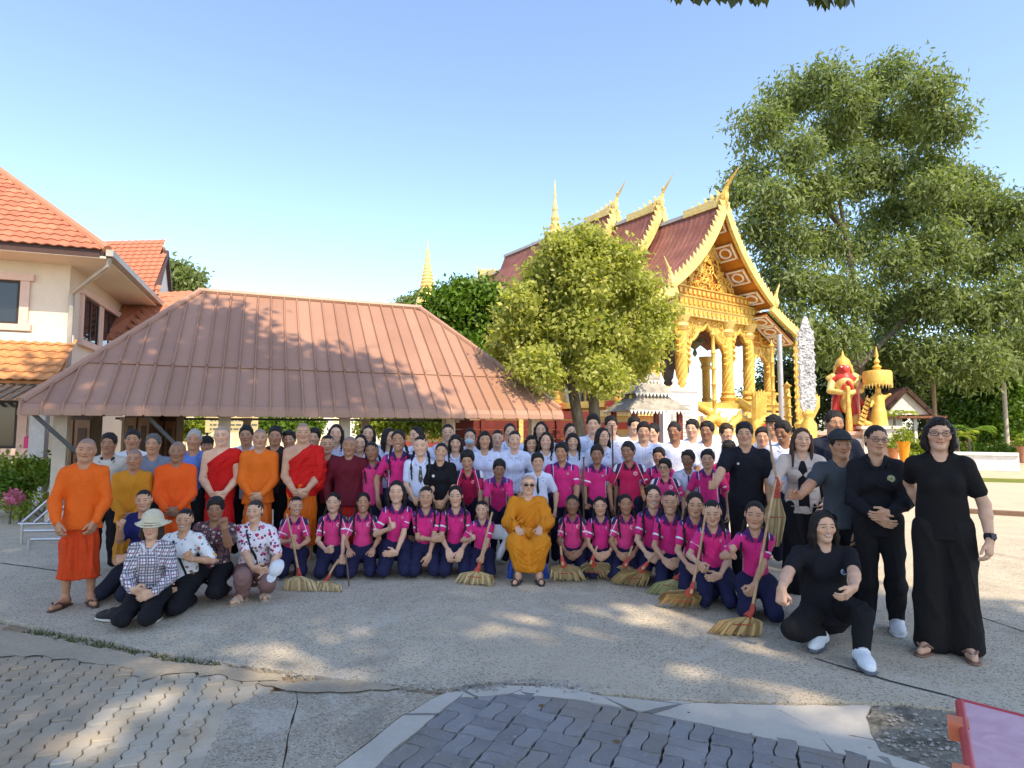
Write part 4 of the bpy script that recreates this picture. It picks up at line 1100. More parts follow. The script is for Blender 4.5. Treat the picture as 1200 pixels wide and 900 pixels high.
for s in (-1, 1):
    b = MB(); b.prism([(s * 3.2, 5.45), (s * 5.35, 5.45), (s * 5.3, 5.75), (s * 3.2, 6.75)] if s > 0 else [(s * 5.35, 5.45), (s * 3.2, 5.45), (s * 3.2, 6.75), (s * 5.3, 5.75)], (1, 0, 0), (0, 0, 1), (0, .5, 0), 0.2); sp = b.build('side_panel', ORANGEP, temple)
    b = MB()
    for x, z, w_, h_ in ((3.75, 5.95, .8, .5), (4.55, 5.75, .6, .35)):
        for q in ((-w_ / 2, 0, .06, h_), (w_ / 2, 0, .06, h_), (0, h_ / 2, w_, .06), (0, -h_ / 2, w_, .06)): b.box((s * x + q[0], .26, z + q[1]), (q[2], .06, q[3]))
        b.lathe([(.02, 0), (.16, .04), (.02, .08)], (s * x, .24, z), 8)
    b.build('panel_rosette', GOLD, sp, kind='stuff')
# hall body behind the porch, the base, stairs with naga rails
b = MB(); b.box((0, 11.2, 1.35), (9.6, 22.5, 2.5)); b.build('base', GOLDP, temple)
for z, w_, m in ((2.62, 10.4, GOLD), (2.25, 10.1, GOLDP), (1.75, 10.0, REDP), (1.2, 10.1, ORANGEP), (0.75, 10.2, REDP), (0.3, 10.5, GOLDP)): b = MB(); b.box((0, 11.15, z), (w_, 23.0, 0.26)); b.build('base_moulding', m, temple)
b = MB(); b.box((0, 13.4, 4.6), (8.6, 17.8, 3.9)); bw = b.build('wall', WHITEP, temple)
for y in (5.5, 8.5, 11.5, 14.5, 17.5):
    b = MB(); b.box((-4.34, y, 4.3), (0.14, 1.1, 2.0)); w_ = b.build('window', GOLD2, bw); b = MB(); b.box((-4.40, y, 4.3), (0.10, 0.7, 1.6)); b.build('shutter', REDP, w_)
    b = MB(); b.box((-4.36, y + 1.5, 4.6), (0.3, 0.5, 3.9)); b.build('pilaster', GOLDP, bw)
b = MB(); b.box((0, 4.36, 3.9), (1.9, 0.2, 2.6)); dw = b.build('door', GOLD2, bw); b = MB(); b.box((0, 4.25, 3.75), (1.15, 0.16, 2.2)); b.build('door_leaf', REDP, dw)
b = MB(); b.prism([(-1.3, 5.0), (1.3, 5.0), (0.55, 5.9), (0, 7.0), (-0.55, 5.9)], (1, 0, 0), (0, 0, 1), (0, 4.4, 0), 0.16); b.build('door_crown', GOLD2, dw)
for x in (-2.6, 2.6):
    b = MB(); b.prism([(-.75 + x, 2.8), (.75 + x, 2.8), (.75 + x, 5.0), (x, 6.2), (-.75 + x, 5.0)], (1, 0, 0), (0, 0, 1), (0, 4.42, 0), 0.12); m_ = b.build('mural_niche', simple('mural_paint', (0.10, 0.09, 0.10), 0.7, 0.6, 2), bw)
    b = MB(); b.tube([(x - .7, 4.25, 2.8), (x - .7, 4.25, 5.0), (x, 4.25, 6.15), (x + .7, 4.25, 5.0), (x + .7, 4.25, 2.8)], 0.07, 6); b.build('niche_frame', GOLD, m_)
b = MB()                                                                          # grey green swags hanging inside the porch
for x in (-1.1, -.4, .4, 1.1): b.lathe([(.02, -.55), (.12, -.4), (.05, -.2), (.3, 0), (.34, .12)], (x, 1.6, 5.5), 8)
b.box((0, 1.6, 5.75), (3.4, 0.2, 0.25)); b.build('hanging_ornament', M_GREY, temple)
for i in range(8): b = MB(); b.box((0, -0.35 - i * 0.30, 1.22 - i * 0.165 + 0.1), (3.0, 0.32, 2.44 - i * 0.33 - .1)); b.build('step', WHITEP, temple)
for s in (-1, 1):
    b = MB(); b.tube([(s * 1.75, -0.1, 2.9), (s * 1.75, -1.2, 2.3), (s * 1.75, -2.2, 1.5), (s * 1.8, -3.0, 1.1), (s * 1.8, -3.4, 1.5), (s * 1.8, -3.3, 2.0)], [.17, .17, .17, .2, .19, .15], 9)
    for i in range(5): a = (i - 2) * .35; b.tube([(s * 1.8, -3.3, 1.9), (s * 1.8 + math.sin(a) * .4, -3.5, 2.35 + math.cos(a) * .25), (s * 1.8 + math.sin(a) * .5, -3.6, 2.6 + math.cos(a) * .45)], [.13, .14, .02], 6)
    b.build('naga_rail', GOLD, temple, True)
b = MB()
for x in (-4.6, -3.6, -2.6, 2.6, 3.4, 4.2, 5.0): b.lathe([(.10, 0), (.13, .1), (.07, .2), (.10, .4), (.04, .5)], (x, -.35, 2.75), 8)
b.bar((-5.1, -.35, 2.78), (-1.9, -.35, 2.78), .16, .12); b.bar((1.9, -.35, 2.78), (5.2, -.35, 2.78), .16, .12); b.bar((-5.1, -.35, 3.26), (-1.9, -.35, 3.26), .14, .1); b.bar((1.9, -.35, 3.26), (5.2, -.35, 3.26), .14, .1)
b.build('balustrade', GOLD, temple, kind='stuff')
# ------------------------------------------------------------ people: materials
def make_skin(smile=False):
    g = G('smiling_skin' if smile else 'skin', 0.5, 0.28)
    tone = g.objinfo('Color'); alpha = S(g, g.objinfo('Alpha'))
    x, y, z = g.xyz(g.attr('hp'))
    ax = x.abs()
    front = (y + 0.10).step(0.0, -0.08)
    inhead = (z + 0.62).step(0.0, 0.04)
    def el(cx, cz, rx, rz, soft=0.45, tilt=0.0):
        u = (ax - cx) / rx
        v = (z - cz + (ax - cx) * tilt) / rz
        return (u * u + v * v).step(1 + soft, 1 - soft) * front * inhead
    p = g.coord('Object')
    n1 = g.noise(p, 14, 4); n2 = g.noise(p, 90, 3)
    c = g.mix((n1 * 0.6 + n2 * 0.4).step(0.35, 0.7), g.mix(1.0, tone, (0.86, 0.80, 0.78), 'MULTIPLY'), g.mix(1.0, tone, (1.08, 1.05, 1.03), 'MULTIPLY'))
    c = g.mix(el(0.20, -0.14, 0.13, 0.10, 0.9) * 0.30, c, g.mix(1.0, tone, (1.05, 0.72, 0.66), 'MULTIPLY'))
    # shaved scalp
    scalp = (z - 0.27 + (y + 0.2).max(0.0) * 0.62).step(-0.03, 0.05) * (1.0 - alpha)
    c = g.mix(scalp * 0.62, c, (0.16, 0.13, 0.125))
    c = g.mix(el(0.15, 0.105, 0.108, 0.018, 0.8, 0.10) * 0.75, c, (0.035, 0.024, 0.020))
    c = g.mix(el(0.145, 0.012, 0.10, 0.045, 0.8) * 0.24, c, g.mix(1.0, tone, (0.52, 0.42, 0.40), 'MULTIPLY'))  # eye socket shading painted into the skin colour
    c = g.mix(el(0.145, 0.000, 0.066, 0.013, 0.5) * 0.75, c, (0.40, 0.36, 0.34))
    c = g.mix(el(0.147, 0.001, 0.030, 0.015, 0.4) * 0.9, c, (0.012, 0.008, 0.007))
    c = g.mix(el(0.145, 0.018, 0.078, 0.009, 0.6, 0.06) * 0.85, c, (0.015, 0.010, 0.009))
    c = g.mix(el(0.0, -0.262, 0.118, 0.040, 0.5) * 0.75, c, g.mix(1.0, tone, (0.82, 0.40, 0.38), 'MULTIPLY'))
    c = g.mix(el(0.0, -0.258, 0.130, 0.0085, 0.5) * 0.85, c, (0.07, 0.022, 0.02))
    if smile:
        zz = z - ax * ax * 1.6 + 0.262
        u_ = ax / 0.135; v_ = zz / 0.036
        c = g.mix((u_ * u_ + v_ * v_).step(1.3, 0.75) * front * inhead, c, (0.30, 0.09, 0.08)); v2 = zz / 0.019; u2 = ax / 0.112
        c = g.mix((u2 * u2 + v2 * v2).step(1.3, 0.75) * front * inhead, c, (0.62, 0.58, 0.53))
    c = g.mix(el(0.032, -0.168, 0.018, 0.012, 0.5) * 0.8, c, (0.05, 0.02, 0.017))
    g.base(c)
    g.b.inputs['Subsurface Weight'].default_value = 0.0
    g.bump(n2, 0.08, 0.004)
    return g.m

def wrinkles(g, p, strength=0.35):
    n = g.noise(g.map(p, (1.0, 1.0, 0.55)), 11, 3, 0.5, 1.4)
    n2 = g.noise(p, 34, 2, 0.5, 0.6)
    w = g.noise(p, 420, 1)
    g.bump((n - 0.5).abs() * -1.2 + n2 * 0.25 + w * 0.05, strength, 0.03)

def make_cloth(name='cloth', rough=0.85, strength=0.35, sheen=0.15):
    g = G(name, rough, 0.2); p = g.coord('Object')
    c = g.objinfo('Color')
    n = g.noise(p, 9, 4) * 0.6 + g.noise(p, 60, 2) * 0.4
    g.base(g.mix(n.step(0.3, 0.72), g.mix(1.0, c, (0.90, 0.90, 0.90), 'MULTIPLY'), g.mix(1.0, c, (1.05, 1.05, 1.05), 'MULTIPLY')))
    wrinkles(g, p, strength)
    return g.m

def make_pink(name, pink, variant):
    g = G(name, 0.75, 0.25); p = g.coord('Object')
    x, y, z = g.xyz(g.attr('tc')); sl = S(g, g.attr('sl', 'Fac')); ax = x.abs()
    navy, white = (0.030, 0.022, 0.085), (0.74, 0.74, 0.78)
    n = g.noise(p, 10, 4)
    c = g.mix(n.step(0.3, 0.7), tuple(q * 0.85 for q in pink), tuple(min(1, q * 1.08) for q in pink))
    front = y.lt(0.012)
    body = sl.lt(0.16)
    if variant == 0:                                           # purple side panels with white piping
        edge = ax - 0.070 - (z - 0.14).abs() * 0.05
        c = g.mix(edge.step(0.0, 0.002) * edge.step(0.022, 0.020) * body * front * z.gt(0.02), c, (0.10, 0.016, 0.16))
        c = g.mix(edge.step(-0.004, -0.002) * edge.step(0.002, 0.0) * front * body, c, white)
        c = g.mix(z.gt(0.262) * ax.lt(0.075) * y.gt(-0.03), c, (0.09, 0.016, 0.16))
    else:                                                      # navy and white shoulder inserts
        c = g.mix((ax - 0.062 - (0.30 - z) * 0.45).step(0.0, 0.003) * z.gt(0.195) * sl.lt(0.42), c, navy)
        c = g.mix((ax - 0.094 - (0.30 - z) * 0.30).step(0.0, 0.003) * z.gt(0.215) * sl.lt(0.34), c, white)
        l = ax - 0.058 - (0.30 - z) * 0.40
        c = g.mix(l.step(0.0, 0.001) * l.step(0.005, 0.004) * front, c, white)
    # sleeve tick and hem trim
    c = g.mix(sl.step(0.80, 0.83) * sl.lt(0.93) * y.lt(-0.008) * (z * 60 + x * 30).sin().gt(0.72), c, white)
    # emblem: a cream disc with a purple ring
    d = ((x - 0.046) * (x - 0.046) + (z - 0.222) * (z - 0.222)) * front
    c = g.mix(d.lt(0.00024) * front * x.gt(0.0) * body, c, (0.26, 0.05, 0.17) if variant == 0 else (0.75, 0.72, 0.70))
    c = g.mix(d.lt(0.00013) * front * x.gt(0.0) * body, c, (0.72, 0.20, 0.26) if variant == 0 else (0.7, 0.12, 0.22))
    # placket
    c = g.mix(ax.lt(0.0022) * z.gt(0.20) * front, c, tuple(q * 0.55 for q in pink))
    g.base(c); wrinkles(g, p, 0.42); g.sheen(0.12)
    return g.m

def make_white():
    g = G('white_shirt', 0.8, 0.2); p = g.coord('Object')
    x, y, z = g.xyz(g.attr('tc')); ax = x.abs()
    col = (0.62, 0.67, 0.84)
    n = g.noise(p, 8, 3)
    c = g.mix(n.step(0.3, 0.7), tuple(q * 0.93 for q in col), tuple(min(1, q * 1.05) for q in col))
    front = y.lt(0.0)
    c = g.mix(((ax - 0.010).abs()).lt(0.0012) * front, c, (0.40, 0.44, 0.62))
    c = g.mix(ax.lt(0.0032) * ((z * 24).frac() - 0.5).abs().lt(0.07) * front, c, (0.30, 0.34, 0.50))
    d = (x - 0.046).abs()
    c = g.mix(d.lt(0.013) * (z - 0.232).abs().lt(0.004) * ((x * 420).sin()).gt(-0.2) * front, c, (0.10, 0.11, 0.36))
    pk = (d - 0.022).abs().lt(0.0012) * (z - 0.20).abs().lt(0.028)
    c = g.mix(pk * front, c, (0.46, 0.50, 0.68))
    g.base(c); wrinkles(g, p, 0.45)
    return g.m

def make_print(kind):
    g = G(kind, 0.8, 0.2); p = g.coord('Object'); t = g.attr('tc')
    x, y, z = g.xyz(t); sl = S(g, g.attr('sl', 'Fac'))
    if kind == 'plaid_cotton':
        u = ((x * 1.0 + y * 0.6 + sl * 0.05) * 21.0).frac(); v = ((z + sl * 0.02) * 19.0).frac()
        c = (0.66, 0.66, 0.70)
        sa = u.lt(0.46); sb = v.lt(0.46)
        c = g.mix(sa * 0.72, c, (0.055, 0.045, 0.065)); c = g.mix(sb * 0.72, c, (0.055, 0.045, 0.065))
        c = g.mix((u - 0.70).abs().lt(0.05), c, (0.25, 0.10, 0.14)); c = g.mix((v - 0.72).abs().lt(0.05), c, (0.25, 0.10, 0.14))
        c = g.mix((u - 0.23).abs().lt(0.03), c, (0.6, 0.6, 0.64)); c = g.mix((v - 0.23).abs().lt(0.03), c, (0.6, 0.6, 0.64))
    elif kind == 'white_floral':
        d = g.voro(t, 19); k = g.voro(t, 19, out='Color'); r, gg, b = g.xyz(k)
        e = g.voro(t, 42); k2 = g.voro(t, 42, out='Color'); r2, g2, b2 = g.xyz(k2)
        w = g.noise(t, 55, 3)
        c = (0.72, 0.74, 0.76)
        c = g.mix((e + w * 0.25).lt(0.42) * r2.gt(0.55), c, (0.14, 0.20, 0.16))
        c = g.mix((e + w * 0.25).lt(0.40) * r2.lt(0.16), c, (0.10, 0.14, 0.34))
        c = g.mix((d + w * 0.3).lt(0.42) * r.gt(0.66), c, (0.72, 0.40, 0.05))
        c = g.mix((d + w * 0.3).lt(0.40) * r.lt(0.20), c, (0.42, 0.16, 0.14))
    elif kind == 'brown_floral':
        u = g.noise(t, 30, 3, 0.6, 1.5); d = g.voro(t, 34); k = g.voro(t, 34, out='Color'); r, gg, b = g.xyz(k)
        c = g.mix(u.step(0.42, 0.5), (0.035, 0.025, 0.04), (0.17, 0.08, 0.08))
        c = g.mix(d.lt(0.36) * r.gt(0.45), c, (0.50, 0.40, 0.34)); c = g.mix(d.lt(0.34) * r.lt(0.30), c, (0.30, 0.02, 0.05))
        c = g.mix(((x * 26).frac().lt(0.12)).max((z * 24).frac().lt(0.10)), c, (0.03, 0.02, 0.035))
    else:                                                       # pink_floral
        d = g.voro(t, 26); k = g.voro(t, 26, out='Color'); r, gg, b = g.xyz(k); e = g.voro(t, 46); w = g.noise(t, 60, 2)
        k2 = g.voro(t, 46, out='Color'); r2, g2, b2 = g.xyz(k2)
        c = (0.72, 0.66, 0.70)
        c = g.mix((e + w * 0.2).lt(0.48) * r2.gt(0.5), c, (0.10, 0.05, 0.11))
        c = g.mix((e + w * 0.2).lt(0.46) * r2.lt(0.25), c, (0.60, 0.10, 0.24))
        c = g.mix((d + w * 0.3).lt(0.46) * r.gt(0.55), c, (0.45, 0.02, 0.10)); c = g.mix((d + w * 0.3).lt(0.26) * r.gt(0.55), c, (0.72, 0.25, 0.36))
    g.base(c); wrinkles(g, p, 0.4)
    return g.m

def make_hair():
    g = G('hair', 0.5, 0.25); p = g.coord('Object')
    c = g.objinfo('Color')
    st = g.noise(g.map(p, (1.0, 1.0, 0.10)), 95, 3, 0.6)
    g.base(g.mix(st.step(0.35, 0.7), g.mix(1.0, c, (0.6, 0.6, 0.6), 'MULTIPLY'), g.mix(1.0, c, (1.9, 1.75, 1.6), 'MULTIPLY')))
    g.bump(st + g.noise(g.map(p, (1, 1, 0.25)), 24, 3) * 0.8, 0.55, 0.01)
    return g.m

SKIN, SMILE, CLOTH, HAIR = make_skin(), make_skin(True), make_cloth(), make_hair()
ROBE = make_cloth('robe_cloth', 0.75, 0.28, 0.0)
PINK = make_pink('pink_sport_cloth', (0.70, 0.022, 0.185), 0)
PINK2 = make_pink('coral_sport_cloth', (0.74, 0.045, 0.20), 1)
PINK3 = make_pink('red_pink_sport_cloth', (0.58, 0.012, 0.085), 1)
WHITE = make_white()
SHOE = make_cloth('shoe_fabric', 0.6, 0.15, 0.0)
def plastic_mat(name, rough=0.35):
    g = G(name, rough, 0.5); c = g.objinfo('Color'); p = g.coord('Object')
    n = g.noise(p, 12, 4)
    g.base(g.mix(n.step(0.3, 0.7), g.mix(1.0, c, (0.82, 0.82, 0.82), 'MULTIPLY'), c)); g.rough(n * 0.25 + (rough - 0.1))
    return g.m
PLASTIC = plastic_mat('moulded_plastic')
RUBBER = plastic_mat('rubber_sole', 0.7)

# ------------------------------------------------------------ people: skeleton
def V3(*a): return np.array(a, float)
def nrm(v): return v / max(np.linalg.norm(v), 1e-9)
def rotv(v, axis, a):
    axis = nrm(axis); return v * math.cos(a) + np.cross(axis, v) * math.sin(a) + axis * (axis @ v) * (1 - math.cos(a))

POSE = {'stand': 0.525, 'kneel': 0.160, 'sit': 0.305, 'squat': 0.205}
def skeleton(u, pose='stand', lean=0.0, side=0.0, twist=0.0, hs=1.0, hy=0.0, hp=0.0, ht=0.0, build=1.0, legs=None, arms=None, sh=0.0, pel=None, nod=0.0):
    J = {}
    P = V3(0, 0, POSE[pose]) if pel is None else V3(*pel)
    t = nrm(V3(math.sin(side), -math.sin(lean), math.cos(lean) * math.cos(side)))
    tx = V3(math.cos(twist), math.sin(twist), 0); tx = nrm(tx - t * (tx @ t)); ty = np.cross(t, tx)
    J['pel'], J['t'], J['tx'], J['ty'] = P, t, tx, ty
    sw = 0.093 * build + sh
    for s in (-1, 1):
        J['sh', s] = P + t * 0.256 + tx * s * sw
        J['hip', s] = P + tx * s * 0.05 - t * 0.005
    nb = P + t * 0.300
    hu = nrm(t * 0.25 + V3(0, -0.02, 1)); J['neck'] = nb
    hh = 0.137 * hs; J['hh'] = hh
    Rz = np.array(Matrix.Rotation(hy, 3, 'Z')); Rx = np.array(Matrix.Rotation(hp, 3, 'X')); Ry = np.array(Matrix.Rotation(ht, 3, 'Y'))
    R = Rz @ Ry @ Rx
    J['R'] = R
    J['head'] = nb + hu * 0.020 + R @ V3(0, -0.008, hh * 0.5)
    J['top'] = J['head'][2] + hh * 0.5
    for s in (-1, 1):
        h = J['hip', s]
        if legs and s in legs: k, a = (V3(*q) for q in legs[s])
        elif pose == 'stand': k, a = V3(s * 0.058, -0.015, 0.285), V3(s * 0.062, 0.012, 0.042)
        elif pose == 'kneel': k, a = V3(s * 0.074, -0.235, 0.058), V3(s * 0.070, 0.05, 0.035)
        elif pose == 'sit': k, a = V3(s * 0.095, -0.225, 0.285), V3(s * 0.075, -0.235, 0.045)
        else: k, a = V3(s * 0.1, -0.2, 0.26), V3(s * 0.09, -0.08, 0.04)
        J['knee', s], J['ank', s] = k, a
    for s in (-1, 1):
        A = (arms or {}).get(s, {})
        w = A.get('w', (s * 0.13, -0.05, None))              # wrist target in the torso frame: x across, y depth, z above the pelvis
        if w[2] is None: w = (s * 0.145, -0.02, -0.03)
        W = P + tx * w[0] + ty * w[1] + t * w[2]
        if 'g' in A: W = V3(*A['g'])
        Sp = J['sh', s]; la, lb = 0.168, 0.146
        d = W - Sp; L = np.linalg.norm(d)
        if L > (la + lb) * 0.995: W = Sp + d / L * (la + lb) * 0.995; d = W - Sp; L = np.linalg.norm(d)
        ca = (la * la + L * L - lb * lb) / (2 * la * L); ca = max(-1, min(1, ca))
        pole = V3(*A.get('pole', (s * 0.7, 0.5, -0.5))); dd = d / L; pole = nrm(pole - dd * (pole @ dd))
        E = Sp + dd * la * ca + pole * la * math.sqrt(max(0, 1 - ca * ca))
        J['elb', s], J['wri', s] = E, W
        hd = nrm(V3(*A['hd'])) if 'hd' in A else nrm(W - E)
        th = V3(*A.get('th', (-s * 0.3, -1, 0.3))); th = nrm(th - hd * (th @ hd))
        J['hd', s], J['th', s], J['grip', s] = hd, th, A.get('grip', 'relax')
    for k in list(J):
        if isinstance(J[k], np.ndarray) and k not in ('t', 'tx', 'ty', 'R') and not (isinstance(k, tuple) and k[0] in ('hd', 'th')): J[k] = J[k] * u
    J['hh'] *= u; J['top'] *= u; J['u'] = u; J['build'] = build
    return J

SHAPE = {'m': (0.082, 0.077, 0.095, 0.036, 1.0), 'f': (0.088, 0.068, 0.083, 0.031, 0.92), 'k': (0.078, 0.069, 0.081, 0.029, 0.86)}
def torso(so, J, sex, infl=0.0, hem=None, k=0.03, full=True, belly=0.0, hx=0.0):
    u, b = J['u'], J['build']; P, t, tx, ty = J['pel'], J['t'], J['tx'], J['ty']
    rh, rw, rc_, rn, _ = SHAPE[sex]
    R = np.stack([tx, ty, t], 1); M = R @ np.diag([1, 1 / 0.68, 1]) @ R.T
    i = infl
    at_ = lambda x, y, z: P + (tx * x + ty * y + t * z) * u
    so.cap(at_(0, 0, 0.0), at_(0, -belly * 0.5, 0.11), rh * u * b + i, rw * u * b + i + belly * u, k, M)
    so.cap(at_(0, -belly * 0.5, 0.11), at_(0, 0, 0.205), rw * u * b + i + belly * u, rc_ * u * b + i, k, M)
    so.cap(at_(-0.052 * b, 0.004, 0.235), at_(0.052 * b, 0.004, 0.235), 0.05 * u + i, None, k, M)
    if sex == 'f':
        for s in (-1, 1): so.ball(at_(s * 0.038, -0.038, 0.18), 0.034 * u + i, 0.05)
    if full:
        for s in (-1, 1): so.cap(at_(s * 0.018, 0.008, 0.296), J['sh', s] * 0.85 + at_(0, 0, 0.262) * 0.15, 0.025 * u + i * 0.7, 0.026 * u + i * 0.8, 0.03)
    if hem is not None:
        so.cap(at_(0, 0, 0.06), at_(0, 0, hem), max(rh, rw) * u * b + i, (rh + 0.006 + hx) * u * b + i, k, M)

def hand(so, J, s, fine, quick=False):
    u = J['u']; W, d, th = J['wri', s], J['hd', s], J['th', s]; grip = J['grip', s]
    n = s * np.cross(d, th)
    if quick:
        so.cap(W, W + d * 0.05 * u + n * 0.008 * u, 0.017 * u, 0.02 * u, 0.012); so.cap(W + d * 0.05 * u + n * .008 * u, W + d * 0.085 * u + n * 0.022 * u, 0.018 * u, 0.011 * u, 0.01)
        so.cap(W + d * 0.02 * u + th * 0.012 * u, W + d * 0.05 * u + th * 0.034 * u, 0.009 * u, 0.007 * u, 0.008)
        return
    rf = 0.0056 * u
    for q in (-0.018, -0.006, 0.006, 0.018):
        so.cap(W + th * q * 0.55 * u, W + d * 0.053 * u + th * q * u, 0.0125 * u, 0.0095 * u, 0.010)
    curl = {'relax': (0.35, 0.55, 0.4), 'flat': (0.08, 0.12, 0.1), 'fist': (1.35, 1.6, 1.2), 'hold': (1.0, 1.25, 0.9), 'thumb': (1.35, 1.6, 1.2)}[grip]
    for q, ln in ((0.0175, 0.040), (0.0058, 0.046), (-0.0058, 0.043), (-0.0172, 0.034)):
        p = W + d * 0.054 * u + th * q * u
        a = 0.0; dd = d + th * q * (4.0 if grip in ('flat', 'relax') else 0.5)
        for f, c in zip((0.46, 0.32, 0.26), curl):
            a += c
            e = nrm(dd * math.cos(a) + n * math.sin(a)); p2 = p + e * ln * f * u
            so.cap(p, p2, rf, rf * 0.9, 0.003); p = p2
    b = W + d * 0.016 * u + th * 0.013 * u + n * 0.004 * u
    if grip == 'thumb': a1, a2 = nrm(th * 1.0 + d * 0.25), nrm(th)
    elif grip in ('fist', 'hold'): a1, a2 = nrm(th * 0.6 + d * 0.7 + n * 0.5), nrm(d * 0.5 + n * 0.8 - th * 0.4)
    else: a1, a2 = nrm(th * 0.65 + d * 0.75 + n * 0.2), nrm(th * 0.25 + d + n * 0.25)
    m = b + a1 * 0.030 * u
    so.cap(b, m, 0.0095 * u, 0.0072 * u, 0.008); so.cap(m, m + a2 * 0.028 * u, 0.0068 * u, 0.0055 * u, 0.004)
    c = W + d * 0.05 * u; e = 0.062 * u
    fine.append((c - e, c + e))

def head(so, J, sex, fs, fine, ears=True):
    c, R, h = J['head'], J['R'], J['hh']
    w, jw, fl = fs
    p = lambda x, y, z: c + R @ V3(x, y, z) * h
    k = 0.10 * h
    so.ell(p(0, 0.045, 0.105), (0.335 * h * w, 0.405 * h, 0.385 * h), R, k)
    so.ell(p(0, -0.055, -0.175), (0.265 * h * jw, 0.285 * h, 0.30 * h), R, k)
    so.ball(p(0, -0.235, -0.405), 0.085 * h, 0.12 * h)
    for s in (-1, 1):
        so.cap(p(s * 0.20 * jw, -0.02, -0.24), p(s * 0.05, -0.24, -0.41), 0.085 * h, 0.07 * h, 0.1 * h)
        so.ball(p(s * 0.185 * w, -0.215, -0.085), 0.105 * h, 0.12 * h)
        so.cap(p(s * 0.05, -0.345, 0.085), p(s * 0.21, -0.28, 0.095), 0.035 * h, 0.03 * h, 0.07 * h)
        so.ball(p(s * 0.150, -0.445, 0.004), 0.088 * h, 0.05 * h, None, True)
        so.ell(p(s * 0.147, -0.312, 0.0), (0.075 * h, 0.042 * h, 0.040 * h), R, 0.03 * h)
        so.ball(p(s * 0.048, -0.385, -0.135), 0.034 * h, 0.03 * h)
        if ears:
            so.ell(p(s * 0.345 * w, 0.04, -0.02), (0.035 * h, 0.075 * h, 0.125 * h), R, 0.03 * h)
    so.cap(p(0, -0.345, 0.055), p(0, -0.42, -0.125), 0.028 * h, 0.046 * h, 0.06 * h)
    so.cap(p(-0.07, -0.355, -0.232), p(0.07, -0.355, -0.232), 0.026 * h, None, 0.035 * h)
    so.cap(p(-0.055, -0.35, -0.290), p(0.055, -0.35, -0.290), 0.030 * h, None, 0.035 * h)
    rn = SHAPE[sex][3] * J['u']
    so.cap(J['neck'] - J['t'] * 0.03 * J['u'], c + R @ V3(0, 0.03, -0.15) * h, rn * 1.12, rn, 0.03)
    e = 0.50 * h * np.ones(3)
    fine.append((c - e * V3(0.74, 0.95, 1.05), c + e * V3(0.74, 0.95, 1.0)))

def arm(so, J, s, infl=0.0, frm=0.0, to=2.0, sc=1.0, k=0.02):
    """upper arm 0..1, forearm 1..2"""
    u = J['u']; a, e, w = J['sh', s], J['elb', s], J['wri', s]
    r0, r1, r2 = 0.031 * u * sc + infl, 0.0255 * u * sc + infl, 0.0178 * u * sc + infl
    if frm < 1:
        f = min(to, 1.0); so.cap(a, a + (e - a) * f, r0, r0 + (r1 - r0) * f, k)
    if to > 1:
        f = min(to - 1, 1.0); m = e + (w - e) * 0.3 * f
        so.cap(e, m, r1, r1 * 1.02, k); so.cap(m, e + (w - e) * f, r1 * 1.02, r1 + (r2 - r1) * f, k)

def leg(so, J, s, infl=0.0, sc=1.0, to=2.0, k=0.03, flare=0.0, frm=0.0):
    u = J['u']; h, n, a = J['hip', s], J['knee', s], J['ank', s]
    r0, r1, rc_, r2 = 0.058 * u * sc + infl, 0.036 * u * sc + infl, 0.036 * u * sc + infl, 0.022 * u * sc + infl + flare
    if frm < 1: so.cap(h, n, r0, r1, k)
    if to > 1:
        f = min(1.0, to - 1)
        m = n + (a - n) * 0.3
        so.cap(n, m, r1, rc_ + flare * 0.4, k); so.cap(m, n + (a - n) * f, rc_ + flare * 0.4, rc_ + flare * .4 + (r2 - rc_ - flare * .4) * (f - 0.3) / 0.7, k)

def foot_dir(J, s, out=0.25):
    d = J.get(('fd', s))
    return nrm(V3(*d)) if d is not None else nrm(V3(s * out, -1, 0))

def torso_attrs(V, J):
    u = J['u']; d = V - J['pel'][None]
    tc = np.stack([d @ J['tx'], d @ J['ty'], d @ J['t']], 1) / u
    sl = np.zeros(len(V))
    for s in (-1, 1):
        a = J['sh', s] - J['tx'] * s * 0.012 * u; e = J['elb', s]; ba = e - a
        t = ((V - a) @ ba) / (ba @ ba) / 0.62
        ds_ = np.linalg.norm((V - a) - np.clip(((V - a) @ ba) / (ba @ ba), 0, 1)[:, None] * ba[None], axis=1) / u
        lat = (tc[:, 0] * s > 0.05) & (ds_ < 0.060)
        sl = np.where(lat, np.maximum(sl, np.clip(t, 0, 1.3)), sl)
    return tc.astype(np.float32), sl.astype(np.float32)

def folds(V, Q, J, amp, seed, dirs=None, freq=70.0):
    """soft cloth folds pushed along the normals"""
    r = np.random.default_rng(seed)
    N = vnormals(V, Q); p = V / J['u']
    d = np.zeros(len(V))
    for i in range(3):
        a = r.normal(size=3); a[2] *= 0.5; a = nrm(a)
        if dirs is not None: a = nrm(V3(*dirs[i % len(dirs)]) + r.normal(size=3) * 0.10)
        f = freq * r.uniform(0.7, 1.5)
        w = np.sin(p @ (r.normal(size=3) * 9) + r.uniform(0, 6)) * (1.3 if dirs is None else 0.8)
        g = np.sin(p @ (r.normal(size=3) * 7) + r.uniform(0, 6)) * 0.5 + (0.5 if dirs is None else 0.7)
        d += (1 - np.abs(np.sin((p @ a) * f * 0.5 + w))) ** 2 * g
    return (V + N * ((d - 0.5) * amp * J['u'])[:, None]).astype(np.float32)

